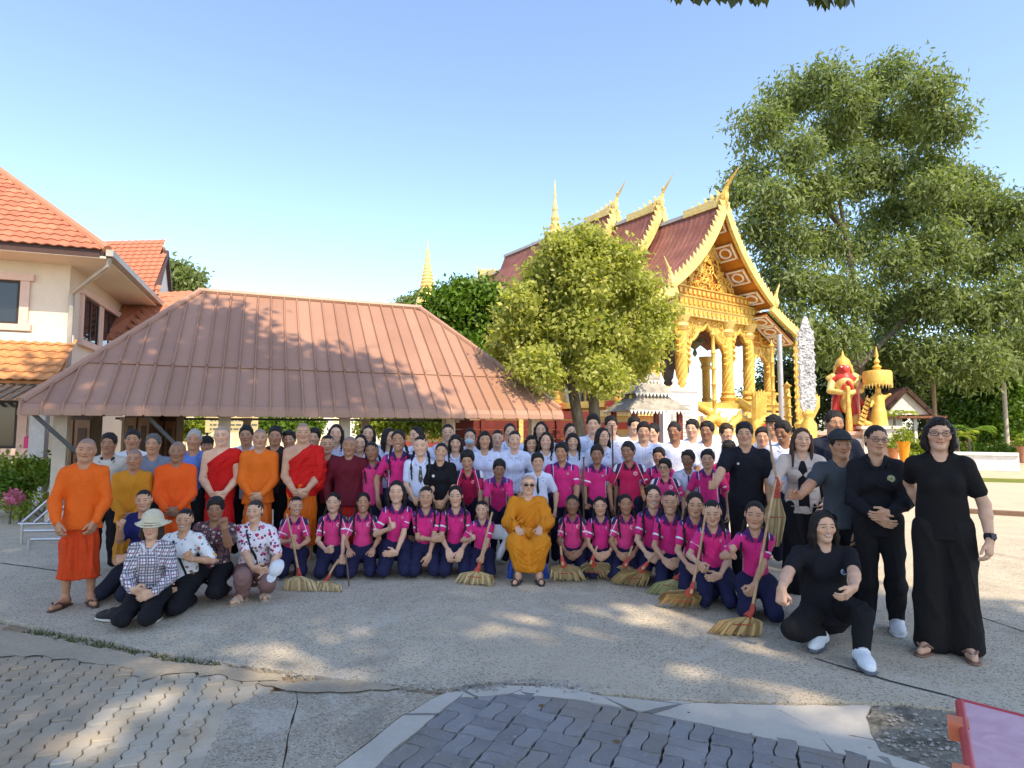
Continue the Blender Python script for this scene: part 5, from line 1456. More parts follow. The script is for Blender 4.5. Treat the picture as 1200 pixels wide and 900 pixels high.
def ridges(so, V, u, paths, r, k=0.018, sub=False):
    """long cloth folds: raised lines that follow the front of a garment; paths are (x, z) lists in body heights"""
    for P in paths:
        P = np.array(P, float); n = 9
        s = np.linspace(0, len(P) - 1, n); i = np.minimum(s.astype(int), len(P) - 2); f = (s - i)[:, None]
        pts = []
        for x, z in (P[i] * (1 - f) + P[i + 1] * f) * u:
            d = (V[:, 0] - x) ** 2 + (V[:, 2] - z) ** 2; j = np.argsort(d)[:30]; j = j[d[j] < max(d[j[0]] * 1.01, (0.02 * u) ** 2)]
            q = V[j[np.argmin(V[j, 1])]]; pts.append(np.array((x * .5 + q[0] * .5, q[1] + r * (-0.45 if sub else 0.25), z * .5 + q[2] * .5)))
        for a, (p, q) in enumerate(zip(pts, pts[1:])):
            if np.linalg.norm(q - p) < 0.12 * u: so.cap(p, q, r * (0.7 if a in (0, n - 2) else 1.0), None, k, None, sub)
_nid = [0]
def part(name, so, parent, mat, color, vox, J=None, clips=(), amp=0.0, dirs=None, freq=70.0, attrs=False, fine=(), fvox=None, it=1, **kw):
    V, Q = so.mesh(vox, fine, fvox, clips)
    if len(V) == 0: return None
    V = relax(V, Q, it)
    _nid[0] += 1
    if amp and J is not None: V = folds(V, Q, J, amp, _nid[0], dirs, freq)
    A = {}
    if attrs: A['tc'], A['sl'] = torso_attrs(V, J)
    me = mesh_from(name, V, Q, mat, True, A)
    return link(name, me, parent, color=(*color[:3], color[3] if len(color) > 3 else 1.0), **kw)

# ------------------------------------------------------------ hair, hats, glasses: made once in a head frame, shared and scaled
_cache = {}
def head_mesh(key, fn):
    if key not in _cache: _cache[key] = fn()
    return _cache[key]
def on_head(name, me, J, parent, color=(0.012, 0.010, 0.010), **kw):
    R, h, c = J['R'], J['hh'], J['head']
    o = link(name, me, parent, color=(*color, 1.0), **kw)
    o.matrix_local = Matrix.Translation(Vector(c)) @ Matrix(R.tolist()).to_4x4() @ Matrix.Scale(h, 4)
    return o

def hair_mesh(style, var=0):
    so = Solid(); r = np.random.default_rng(var * 17 + len(style))
    k = 0.05
    clips = []
    if style in ('short', 'crop', 'thin', 'wavy'):
        up = {'short': 0.055, 'crop': 0.03, 'thin': 0.018, 'wavy': 0.075}[style]
        so.ell((0, 0.06, 0.125), (0.35 + up * 0.6, 0.415 + up * 0.5, 0.385 + up), None, k)
        so.ell((0, 0.15, -0.05), (0.30 + up * .4, 0.29 + up * 0.3, 0.26), None, k)
        for s in (-1, 1): so.cap((s * 0.315, -0.09, 0.14), (s * 0.325, -0.05, 0.02), 0.05, 0.025, 0.05)
        if style in ('short', 'wavy'):
            for i in range(10):
                x = -0.25 + 0.055 * i; so.cap((x * 0.9, -0.22, 0.40), (x + r.uniform(-.05, .05), -0.345 + abs(x) * 0.35, 0.235 + r.uniform(-.03, .05)), 0.07, 0.028, 0.03)
        for i in range(26):
            a, b = r.uniform(0, 2 * PI), r.uniform(0.1, 0.9)
            q = V3(math.cos(a) * b * 0.33, 0.06 + math.sin(a) * b * 0.39, 0.14 + math.sqrt(1 - b * b) * 0.36)
            so.ball(q, r.uniform(0.05, 0.09), 0.05)
        so.ell((0, -0.42, -0.09), (0.29, 0.27, 0.37 if style != 'thin' else 0.44), None, 0.025, True)
        for s in (-1, 1): so.ell((s * 0.17, -0.40, 0.16), (0.09, 0.16, 0.10), None, 0.03, True)
        for s in (-1, 1): so.ball((s * 0.36, 0.02, -0.08), 0.10, 0.02, None, True)
    else:
        so.ell((0, 0.07, 0.115), (0.350, 0.425, 0.412), None, k)
        so.ell((0, 0.16, -0.08), (0.33, 0.30, 0.30), None, k)
        if style not in ('braids', 'bun', 'pony'):
            for s in (-1, 1): so.cap((s * 0.14, -0.24, 0.42), (s * 0.335, -0.08, 0.12), 0.045, 0.04, 0.05)
        if style in ('long', 'longbangs', 'bob', 'half'):
            L = {'long': -1.55, 'longbangs': -1.25, 'bob': -0.52, 'half': -1.05}[style]
            for s in (-1, 1):
                for j, (yy, xx) in enumerate(((-0.14, 0.36), (-0.02, 0.38), (0.12, 0.36), (0.24, 0.28))):
                    e = L + 0.12 * r.uniform(-1, 1); fwd = -0.16 if (style in ('long', 'longbangs') and j == 0) else 0.05
                    m = (s * (xx + 0.02), yy + 0.03, -0.35)
                    so.cap((s * xx * 0.9, yy, 0.12), m, 0.085, 0.085, 0.07)
                    if L < -0.6: so.cap(m, (s * (xx - 0.02 + r.uniform(-.05, .05)), yy + fwd, e), 0.085, 0.05, 0.06)
                    else: so.cap(m, (s * (xx - 0.06), yy + 0.02, L), 0.085, 0.06, 0.06)
            so.cap((0, 0.30, 0.0), (0, 0.34, max(L, -1.2)), 0.20, 0.15, 0.1)
        if style in ('longbangs',):
            for i in range(9):
                x = -0.24 + 0.06 * i; so.cap((x, -0.24, 0.40), (x, -0.375 + abs(x) * 0.3, 0.13), 0.05, 0.03, 0.03)
        if style == 'bob':
            for i in range(7):
                x = -0.28 + 0.062 * i; so.cap((0.06, -0.28, 0.43), (x, -0.345 + abs(x) * 0.42, 0.20 + abs(x) * .1), 0.055, 0.035, 0.04)
        if style == 'pony': so.cap((0, 0.42, 0.2), (0, 0.56, -0.05), 0.09, 0.10, 0.08); so.cap((0, 0.56, -0.05), (0.05, 0.52, -0.75), 0.10, 0.04, 0.08)
        if style == 'bun': so.ball((0, 0.50, 0.10), 0.16, 0.05)
        if style == 'braids':
            for s in (-1, 1):
                path = [V3(s * 0.33, 0.06, -0.28), V3(s * 0.42, -0.02, -0.60), V3(s * 0.46, -0.20, -0.92), V3(s * 0.44, -0.34, -1.22), V3(s * 0.42, -0.38, -1.55)]
                pts = [path[i] + (path[i + 1] - path[i]) * f for i in range(4) for f in (0, 0.34, 0.67)] + [path[-1]]
                for i, q in enumerate(pts):
                    rr = 0.078 - 0.0022 * i
                    off = V3(0.022 * (1 if i % 2 else -1), 0, 0)
                    so.ball(q + off, rr, 0.03)
                    if i: so.cap(pts[i - 1], q, rr * 0.8, None, 0.03)
                so.cap(pts[-1], pts[-1] + V3(0, -0.01, -0.16), 0.06, 0.03, 0.03)
        cut = -0.10 if style != 'longbangs' else -0.14
        so.ell((0, -0.43, cut), (0.335, 0.33 if style in ('braids', 'bun', 'pony') else 0.30, 0.43 if style not in ('longbangs', 'bob') else 0.37), None, 0.03, True)
        if var % 2 == 1 and style in ('braids', 'long', 'pony', 'half', 'bun'):        # parting
            so.cap((0.03, -0.32, 0.45), (0.03, 0.1, 0.57), 0.012, None, 0.02, None, True)
    V, Q = so.mesh(0.042 if style not in ('braids', 'long', 'longbangs', 'half', 'pony') else 0.050)
    V = relax(V, Q, 1, 0.4)
    n = vnormals(V, Q)
    st = np.sin(V[:, 0] * 60 + np.sin(V[:, 2] * 9 + var) * 1.5 + np.sin(V[:, 1] * 13) * 2)
    V = V + n * (st * 0.008)[:, None]
    return mesh_from('hair', V, Q, HAIR, True)
def hair_for(style, var): return head_mesh(('hair', style, var), lambda: hair_mesh(style, var))

def bow_mesh():
    so = Solid()
    for s in (-1, 1):
        so.ell((s * 0.085, 0, 0.02), (0.085, 0.03, 0.055), None, 0.01); so.cap((0, 0, 0), (s * 0.08, -0.01, -0.15), 0.022, 0.03, 0.01)
    so.ball((0, -0.02, 0), 0.035, 0.01)
    V, Q = so.mesh(0.021); return mesh_from('ribbon', V, Q, CLOTH, True)

def glasses_mesh(dark=False):
    b = MB()
    for s in (-1, 1):
        pts = [(s * 0.15 + 0.105 * math.cos(a), -0.42 + 0.02 * abs(math.cos(a)), 0.0 + 0.07 * math.sin(a)) for a in [i * PI / 8 for i in range(17)]]
        b.tube(pts, 0.011, 5)
        b.tube([(s * 0.255, -0.40, 0.02), (s * 0.35, -0.2, 0.03), (s * 0.365, 0.02, 0.02)], 0.010, 5)
    b.tube([(-0.05, -0.425, 0.01), (0, -0.44, 0.025), (0.05, -0.425, 0.01)], 0.011, 5)
    return b.mesh('glasses', PLASTIC, True)
def lens_mesh():
    b = MB()
    for s in (-1, 1):
        pts = [(s * 0.15 + 0.105 * math.cos(a), -0.425, 0.07 * math.sin(a)) for a in [i * PI / 8 for i in range(16)]]
        V = [(s * 0.15, -0.445, 0)] + pts + [(s * .15 + (q[0] - s * .15), -0.41, q[2]) for q in pts]
        F = [(0, 1 + i, 1 + (i + 1) % 16) for i in range(16)] + [(1 + i, 17 + i, 17 + (i + 1) % 16, 1 + (i + 1) % 16) for i in range(16)]
        b.add(V, F)
    return b.mesh('lens', PLASTIC, True)

def mask_mesh():
    so = Solid()
    so.ell((0, -0.16, -0.24), (0.285, 0.275, 0.215), None, 0.03); so.cap((0, -0.42, -0.12), (0, -0.40, -0.28), 0.05, 0.04, 0.06)
    for s in (-1, 1): so.cap((s * 0.27, -0.12, -0.12), (s * 0.36, 0.04, 0.02), 0.013, None, 0.01); so.cap((s * 0.26, -0.1, -0.32), (s * 0.36, 0.05, -0.10), 0.013, None, 0.01)
    V, Q = so.mesh(0.04); return mesh_from('face_mask', V, Q, CLOTH, True)

def cap_mesh():
    so = Solid()
    so.ell((0, 0.06, 0.19), (0.395, 0.45, 0.375), None, 0.02); so.ball((0, 0.06, 0.58), 0.04, 0.02)
    so.ell((0, -0.46, 0.205), (0.30, 0.26, 0.035), None, 0.03)
    V, Q = so.mesh(0.04, clips=[((0, 0, 0.16), (0, 0.05, -1))]); return mesh_from('cap', V, Q, CLOTH, True)

def bucket_mesh():
    so = Solid()
    so.ell((0, 0.05, 0.28), (0.42, 0.47, 0.36), None, 0.05); so.cap((0, 0.05, 0.2), (0, 0.05, 0.28), 0.42, 0.40, 0.04)
    n = 20
    for i in range(n):
        a0, a1 = 2 * PI * i / n, 2 * PI * (i + 1) / n
        rr = lambda a: 0.66 + 0.05 * math.sin(3 * a); zz = lambda a: 0.02 + 0.05 * math.sin(2 * a + 1)
        for f in (0.0, 0.5, 1.0):
            q = lambda a: ((0.42 + (rr(a) - 0.42) * f) * math.cos(a), 0.05 + (0.45 + (rr(a) - 0.42) * f) * math.sin(a), 0.16 + (zz(a) - 0.16) * f)
            so.cap(q(a0), q(a1), 0.045, None, 0.05)
    so.ell((0, 0.05, -0.02), (0.37, 0.42, 0.24), None, 0.02, True)
    V, Q = so.mesh(0.04); V = relax(V, Q, 2)
    return mesh_from('bucket_hat', V, Q, CLOTH, True)

def collar(J, parent, color, vox, mat=None, deep=0.055, sz=1.0):
    """a turned-down collar of two flaps, open at the throat"""
    so = Solid(); u = J['u']; P, t, tx, ty = J['pel'], J['t'], J['tx'], J['ty']
    q = lambda x, y, z: P + (tx * x + ty * y + t * z) * u
    r = 0.0085 * u * sz
    for s in (-1, 1):
        pts = [q(0, 0.046, 0.312), q(s * 0.030, 0.036, 0.312), q(s * 0.045, 0.008, 0.304), q(s * 0.037, -0.034, 0.286), q(s * 0.016, -0.052, 0.262 - deep * 0.2)]
        for a, b in zip(pts, pts[1:]): so.cap(a, b, r, None, 0.012)
        so.cap(q(s * 0.050, 0.010, 0.288), q(s * 0.047, -0.046, 0.262), r * 0.62, r * 0.55, 0.012)
        so.cap(q(s * 0.047, -0.046, 0.262), q(s * 0.033, -0.061, 0.246), r * 0.55, r * 0.4, 0.010)
    return part('collar', so, parent, mat or CLOTH, color, vox, J, it=0)
# ------------------------------------------------------------ people: one person
LOD = {0: (0.0105, 0.0054, 0.0105), 1: (0.0135, 0.0066, 0.0135), 2: (0.019, 0.0088, 0.0185), 3: (0.024, 0.0105, 0.0225)}
TONES = {0: (0.56, 0.36, 0.27), 1: (0.47, 0.285, 0.20), 2: (0.37, 0.205, 0.135), 3: (0.27, 0.145, 0.095)}
FRONT = {'stand': 0.13, 'kneel': 0.37, 'sit': 0.45, 'squat': 0.40}
PEOPLE = {}
CLASP = {-1: dict(w=(-0.042, -0.115, -0.005), hd=(0.75, -0.25, -0.5), th=(0, -0.3, 1)), 1: dict(w=(0.042, -0.12, 0.0), hd=(-0.75, -0.25, -0.5), th=(0, -0.3, 1))}
SIDES = {-1: dict(w=(-0.150, -0.03, -0.03), hd=(0.05, -0.15, -1), th=(0.3, -1, 0)), 1: dict(w=(0.150, -0.03, -0.03), hd=(-0.05, -0.15, -1), th=(-0.3, -1, 0))}
LAP = {-1: dict(w=(-0.055, -0.175, 0.035), hd=(0.55, -0.6, -0.35), th=(0.3, 0.2, 1)), 1: dict(w=(0.055, -0.18, 0.045), hd=(-0.6, -0.5, -0.35), th=(-0.3, 0.2, 1))}
KNEES = {-1: dict(w=(-0.088, -0.19, 0.05), hd=(0.1, -1, -0.3), th=(1, 0, 0.2), grip='flat'), 1: dict(w=(0.088, -0.19, 0.05), hd=(-0.1, -1, -0.3), th=(-1, 0, 0.2), grip='flat')}

def surf(sv, J, x, z, front=True):
    """the point of a garment's front at (x, z) of the torso frame"""
    V, tc = sv
    d = (tc[:, 0] - x) ** 2 + (tc[:, 2] - z) ** 2 + np.where(tc[:, 1] < 0.01, 0, 1 if front else 0)
    i = np.argsort(d)[:4]
    return V[i].mean(0)

def strip(name, sv, J, pts, w, parent, color, mat=None, lift=0.006, thick=0.006):
    """a flat band lying on the front of a garment"""
    P = [surf(sv, J, x, z) - J['ty'] * lift for x, z in pts]
    W = w if isinstance(w, (list, tuple)) else [w] * len(P)
    V, F = [], []
    for i, p in enumerate(P):
        d = nrm(P[min(i + 1, len(P) - 1)] - P[max(i - 1, 0)]); s = nrm(np.cross(d, J['ty'])) * W[i] / 2; n = J['ty'] * thick
        V += [p - s, p + s, p + s + n, p - s + n]
    for i in range(len(P) - 1):
        a, b = i * 4, i * 4 + 4
        F += [(a, a + 1, b + 1, b), (a + 1, a + 2, b + 2, b + 1), (a + 2, a + 3, b + 3, b + 2), (a + 3, a, b, b + 3)]
    F += [(3, 2, 1, 0), tuple(range(len(V) - 4, len(V)))]
    me = mesh_from(name, V, F, mat or CLOTH)
    return link(name, me, parent, color=(*color, 1))

def disc(name, sv, J, x, z, r, parent, color, mat=None, lift=0.008, inner=None):
    c = surf(sv, J, x, z); n = -J['ty']
    zz = J['t'] - n * (J['t'] @ n); zz = nrm(zz); xx = np.cross(zz, -n)
    b = MB(); k = 14
    poly = [(r * math.cos(2 * PI * i / k), r * math.sin(2 * PI * i / k)) for i in range(k)]
    b.prism(poly, xx, zz, c + n * lift - n * 0.004, 0.0)
    b = MB(); o = c + n * lift
    V = [o + xx * p + zz * q for p, q in poly] + [o - n * 0.012 + xx * p + zz * q for p, q in poly]
    b.add(V, [tuple(range(k)), tuple(range(2 * k - 1, k - 1, -1))] + [((i + 1) % k, i, k + i, k + (i + 1) % k) for i in range(k)])
    ob = b.build(name, mat or CLOTH, parent, color=(*color, 1))
    if inner:
        b = MB(); o = c + n * (lift + 0.0025)
        V = [o + (xx * p + zz * q) * 0.66 for p, q in poly] + [o - n * 0.003 + (xx * p + zz * q) * 0.66 for p, q in poly]
        b.add(V, [tuple(range(k)), tuple(range(2 * k - 1, k - 1, -1))] + [((i + 1) % k, i, k + i, k + (i + 1) % k) for i in range(k)])
        b.build('emblem', mat or CLOTH, ob, color=(*inner, 1))
        b = MB(); o = c + n * (lift + 0.005)
        for p0, p1 in (((-.3, -.3), (0, .35)), ((0, .35), (.3, -.3)), ((-.35, .0), (.35, .0))):
            b.bar(o + (xx * p0[0] + zz * p0[1]) * r, o + (xx * p1[0] + zz * p1[1]) * r, 0.003, 0.003)
        b.build('emblem_mark', mat or CLOTH, ob, color=(*[q * 0.25 for q in color], 1))
    return ob

def person(label, px, top, Y=None, foot=None, pose='stand', sex='m', tone=1, hair=('short', 0), hcol=(0.012, 0.0095, 0.009), wear=None, legs_wear=None, feet=None,
           lod=1, arms=None, legs=None, lean=0.0, side=0.0, twist=0.0, hy=0.0, hp=0.0, ht=0.0, hs=None, build=1.0, yaw=None, pel=None, shave=False, fd=None, group=None,
           ribbons=False, face=None, dx=0.0, belly=0.0, bare=False, sh=0.0, handvis=True, ears=True, smile=None):
    kid = sex in ('k', 'kf')
    shp = 'k' if kid else sex
    hs = hs or (1.13 if kid else 1.02)
    rnd = random.Random(int(px * 13 + top * 7))
    arms = arms if arms is not None else (LAP if pose == 'kneel' else SIDES)
    arms = {s: dict(a) for s, a in arms.items()}
    vox, fvox, cvox = LOD[lod]
    kw = dict(pose=pose, lean=lean, side=side, twist=twist, hs=hs, hy=hy + rnd.uniform(-.12, .12), hp=hp, ht=ht + rnd.uniform(-.07, .07), build=build, legs=legs, pel=pel, sh=sh)
    # where it stands
    if Y is None: Y = gp(px, foot).y + FRONT[pose]
    rz = yaw if yaw is not None else -math.atan2(at(px, top, Y).x, Y) * 0.75
    cz, sz_ = math.cos(rz), math.sin(rz)
    J1 = skeleton(1.0, **kw); u = 1.5
    for _ in range(3):
        hx, hyy = J1['head'][0] * u, J1['head'][1] * u
        Yh = Y + sz_ * hx + cz * hyy
        p = at(px, top, Yh); u = p.z / (J1['top'] + 0.007)
    X = p.x - (cz * hx - sz_ * hyy)
    root = empty('person', (X, Y, 0), rz, label, 'person', group)
    inv = root.matrix_basis.inverted()
    for s, A in arms.items():
        if 'W' in A:
            qx, qy, dy = A['W']; A['g'] = list(np.array(inv @ at(qx, qy, Y - dy)) / u)
    J = skeleton(u, arms=arms, **kw)
    for s in (-1, 1):
        if fd and s in fd: J['fd', s] = fd[s]
    J['root'] = root; J['Y'] = Y
    wear = wear or ('polo', CLOTH, (0.3, 0.3, 0.3), (0.2, 0.2, 0.2))
    kind, wmat, wcol = wear[0], wear[1], wear[2]; ccol = wear[3] if len(wear) > 3 else wcol
    P, t, tx, ty = J['pel'], J['t'], J['tx'], J['ty']
    q = lambda x, y, z: P + (tx * x + ty * y + t * z) * u
    armsc = {'m': 1.0, 'f': 0.90, 'k': 0.80}[shp] * (0.5 + 0.5 * build)
    slv = {'polo': 0.66, 'shirt': 0.70, 'blouse': 0.85, 'sweater': 2.0, 'long': 1.95, 'drape': 0, 'robe': 1.7, 'jacket': 1.96, 'half': 1.15}[kind]
    # ---- body
    so = Solid(); fine = []
    fs = (rnd.uniform(0.93, 1.06), rnd.uniform(0.86, 1.12) * (0.96 if sex in ('f', 'kf') else 1.0), 1.0)
    head(so, J, shp, fs, fine, ears)
    torso(so, J, shp, -0.017 if kind != 'drape' else -0.003)
    for s in (-1, 1):
        if slv < 1: arm(so, J, s, 0.0, 0, 2, armsc)
        else:
            arm(so, J, s, -0.008, 0, 1.0, armsc); arm(so, J, s, -0.007, 1, 2, armsc)
        if handvis: hand(so, J, s, fine if lod <= 1 else [], lod >= 2)
    lw = legs_wear or ('trousers', (0.015, 0.015, 0.02))
    skinlegs = lw[0] in ('wrap', 'skirt', 'shorts', 'capri')
    if skinlegs or bare:
        for s in (-1, 1):
            so.cap(J['hip', s], J['knee', s], 0.03 * u, 0.03 * u); leg(so, J, s, -0.004, 0.9, 2, frm=1)
    if feet and feet[0] in ('sandal', 'bare', 'flat'):
        for s in (-1, 1):
            A = J['ank', s]; d = foot_dir(J, s); c = V3(A[0], A[1], 0)
            if not skinlegs: so.cap(A + V3(0, 0, 0.07 * u), A, 0.022 * u, 0.022 * u, 0.02)
            so.cap(A, c - d * 0.022 * u + V3(0, 0, 0.026 * u), 0.021 * u, 0.02 * u, 0.03)
            so.cap(A + d * 0.01 * u, c + d * 0.075 * u + V3(0, 0, 0.024 * u), 0.021 * u, 0.017 * u, 0.03)
            so.cap(c + d * 0.065 * u + V3(0, 0, 0.022 * u), c + d * 0.112 * u + V3(0, 0, 0.020 * u), 0.021 * u, 0.014 * u, 0.02)
    V, Q = so.mesh(vox, fine, fvox, clips=[((0, 0, 0.012), (0, 0, -1))])
    V = relax(V, Q, 1, 0.25)
    hpv = ((V - J['head'][None]) @ J['R']) / J['hh']
    me = mesh_from('body', V, Q, SMILE if (smile if smile is not None else rnd.random() < 0.3) else SKIN, True, {'hp': hpv})
    tn = TONES[tone] if not isinstance(tone, tuple) else tone
    v_ = rnd.uniform(0.96, 1.16); tn = tuple(min(.8, c * v_ * w_) for c, w_ in zip(tn, (1.14, 1.08, 0.98)))
    link('body', me, root, color=(*tn, 0.0 if shave else 1.0))
    # ---- upper clothes
    infl = {'polo': 0.010, 'shirt': 0.011, 'blouse': 0.013, 'sweater': 0.013, 'long': 0.012, 'drape': 0.013, 'robe': 0.03, 'jacket': 0.016, 'half': 0.013}[kind] * (0.75 if kid else 1.0)
    sv = None
    if kind != 'drape':
        so = Solid()
        hem = {'polo': -0.055, 'shirt': -0.03, 'blouse': -0.085, 'sweater': -0.075, 'long': -0.06, 'robe': -0.03, 'jacket': -0.06, 'half': -0.1}[kind]
        if pose != 'stand': hem = max(hem, -0.065)
        if len(wear) > 4: hem = wear[4]
        torso(so, J, shp, infl, hem, belly=belly, hx=0.020 if kind == 'sweater' else 0.0)
        for s in (-1, 1):
            flare = 0.006 if slv < 1 else 0.0
            a, e = J['sh', s], J['elb', s]
            so.cap(q(s * 0.06, 0, 0.235), a, 0.040 * u, 0.031 * u * armsc + infl * 0.9, 0.03)
            arm(so, J, s, infl + flare, 0, min(slv, 1.0), armsc * 1.05, 0.025)
            if slv > 1: arm(so, J, s, infl * 0.9, 1, slv, armsc * 1.04, 0.02)
        nk = J['neck']
        deep = {'polo': 0.030, 'shirt': 0.040, 'blouse': 0.045, 'sweater': 0.006, 'long': 0.04, 'robe': 0.01, 'jacket': 0.05, 'half': 0.03}[kind]
        so.cap(q(0, -0.012, 0.345), q(0, -0.035, 0.306 - deep * 0.35), 0.036 * u, 0.026 * u, 0.004, None, True)
        if deep > 0.02: so.cap(q(0, -0.07, 0.315), q(0, -0.092, 0.275 - deep), 0.022 * u, 0.007 * u, 0.004, None, True)
        clips = [(q(0, 0, hem), -t)]
        nm = {'polo': 'polo_shirt', 'shirt': 'shirt', 'blouse': 'blouse', 'sweater': 'sweater', 'long': 'shirt', 'robe': 'robe', 'jacket': 'jacket', 'half': 'shirt'}[kind]
        V, Q = so.mesh(cvox, clips=clips); V = relax(V, Q, 1, 0.35)
        _nid[0] += 1
        V = folds(V, Q, J, {'polo': .0042, 'shirt': .0045, 'blouse': .005, 'sweater': .0060, 'long': .005, 'robe': .008, 'jacket': .0045, 'half': .005}[kind], _nid[0], None, 72)
        tc, sl = torso_attrs(V, J)
        ob = link(nm, mesh_from(nm, V, Q, wmat, True, {'tc': tc, 'sl': sl}), root, color=(*wcol, 1.0))
        sv = (V, tc); J['top_obj'] = ob
        if kind in ('polo', 'shirt', 'long', 'half') and ccol is not None: collar(J, root, ccol, cvox * 0.72, wmat if ccol == 'same' else None) if ccol != 'same' else collar(J, root, wcol, cvox * 0.72, CLOTH)
    else:
        so = Solid(); b = build
        torso(so, J, shp, infl, -0.05, full=False)
        for s_ in (1,):
            so.cap(q(0.03, 0.0, 0.278), J['sh', s_] + (J['elb', s_] - J['sh', s_]) * 0.1, 0.036 * u, 0.044 * u, 0.03)
            arm(so, J, s_, 0.02, 0, 0.95 if wear[4] else 0.2, 1.1)
            if wear[4]:
                so.cap(J['elb', 1] * 0.6 + J['sh', 1] * 0.4, q(0.10, -0.02, 0.03), 0.055 * u, 0.05 * u, 0.05)
        n = -tx * 0.62 + t * 0.78; z0 = P[2] / u
        V, Q = so.mesh(cvox * 1.2)
        ridges(so, V, u, [[(0.07 - .018 * i, z0 + .275 - .012 * i), (-.02 - .008 * i, z0 + .19 - .03 * i), (-.09 + .004 * i, z0 + .12 - .035 * i)] for i in range(6)] + ([[(.10 + .02 * i, z0 + .25 - .01 * i), (.115 + .012 * i, z0 + .15), (.10 + .01 * i, z0 + .05)] for i in range(3)] if wear[4] else []), 0.012 * u, 0.010)
        V, Q = so.mesh(cvox * 0.85, clips=[(q(-0.055, 0, 0.222), n / np.linalg.norm(n)), (q(0, 0, -0.05), -t)]); V = relax(V, Q, 1, 0.3)
        _nid[0] += 1
        V = folds(V, Q, J, 0.004, _nid[0], [(-0.62, 0.0, 0.78), (-0.5, 0.0, 0.86), (-0.75, 0, 0.65)], 105)
        tc, sl = torso_attrs(V, J); sv = (V, tc)
        link('shoulder_robe', mesh_from('shoulder_robe', V, Q, wmat, True, {'tc': tc, 'sl': sl}), root, color=(*wcol, 1.0))
        # rolled upper edge of the robe
    J['sv'] = sv
    # ---- lower clothes
    lk, lcol = lw[0], lw[1]; lmat = lw[2] if len(lw) > 2 else CLOTH
    so = Solid(); rh, rw = SHAPE[shp][0], SHAPE[shp][1]
    R = np.stack([tx, ty, t], 1); dr = kind == 'drape'; M = R @ np.diag([1, 1 / (0.70 if dr else 0.62), 1]) @ R.T
    so.cap(q(0, 0, 0.075), q(0, 0, -0.01), rw * u * build + (0.007 if dr else 0.004) + belly * u, rh * u * build + (0.009 if dr else 0.006), 0.03, M)
    if lk in ('trousers', 'capri', 'shorts', 'wide'):
        wide = lk == 'wide'
        for s in (-1, 1):
            if wide: so.cap(J['hip', s], J['ank', s] * V3(0.92, 1, 1) + V3(0, 0, -0.005), 0.060 * u * build + .006, 0.066 * u, 0.022); continue
            leg(so, J, s, 0.010 if not wide else 0.010, (1.0 if not kid else 0.92) * (1.0 if wide else 1), {'trousers': 1.93, 'wide': 1.96, 'capri': 1.55, 'shorts': 0.85}[lk], 0.03, 0.012 if not wide else 0.045)
        if pose != 'stand': so.cap(J['hip', -1], J['hip', 1], 0.075 * u, None, 0.03)
        nm = 'shorts' if lk == 'shorts' else 'trousers'; clips = [((0, 0, 0.006), (0, 0, -1)), (q(0, 0, 0.085), t)]
    elif lk in ('wrap', 'skirt'):
        kz = lw[3] if len(lw) > 3 else (0.17 if lk == 'wrap' else 0.25)
        z0 = V3(0, 0, 0)
        so.cap(q(0, 0, 0.0), V3(P[0], P[1] - 0.02 * u, kz * u), rh * u * build + 0.014, (0.098 if lk == 'wrap' else 0.115) * u, 0.03, M)
        so.cap(V3(0.035 * u, -0.015 * u, 0.36 * u), V3(0.05 * u, -0.035 * u, kz * u), 0.05 * u, 0.055 * u, 0.05); so.cap(V3(-0.035 * u, -0.015 * u, 0.36 * u), V3(-0.05 * u, -0.03 * u, kz * u), 0.05 * u, 0.055 * u, 0.05)
        nm = 'lower_robe' if lk == 'wrap' else 'skirt'; clips = [((0, 0, kz * u), (0, 0.06, -1)), (q(0, 0, 0.085), t)]
    if lk == 'wrap' and pose == 'stand':
        V, Q = so.mesh(cvox * 1.3); ridges(so, V, u, [[(x0, 0.42), (x0 * 1.1 + .004, 0.33), (x0 * 1.15, 0.18)] for x0 in (-.07, -.035, .012, .03, .065)], 0.011 * u, 0.010)
    part(nm, so, root, lmat, lcol, cvox * 1.05, J, clips, 0.008 if lk in ('wrap', 'skirt', 'wide') else 0.005, [(1, 0.2, 0.05), (0.9, -0.4, 0.1)] if lk in ('wrap', 'skirt', 'wide') else None, 85)
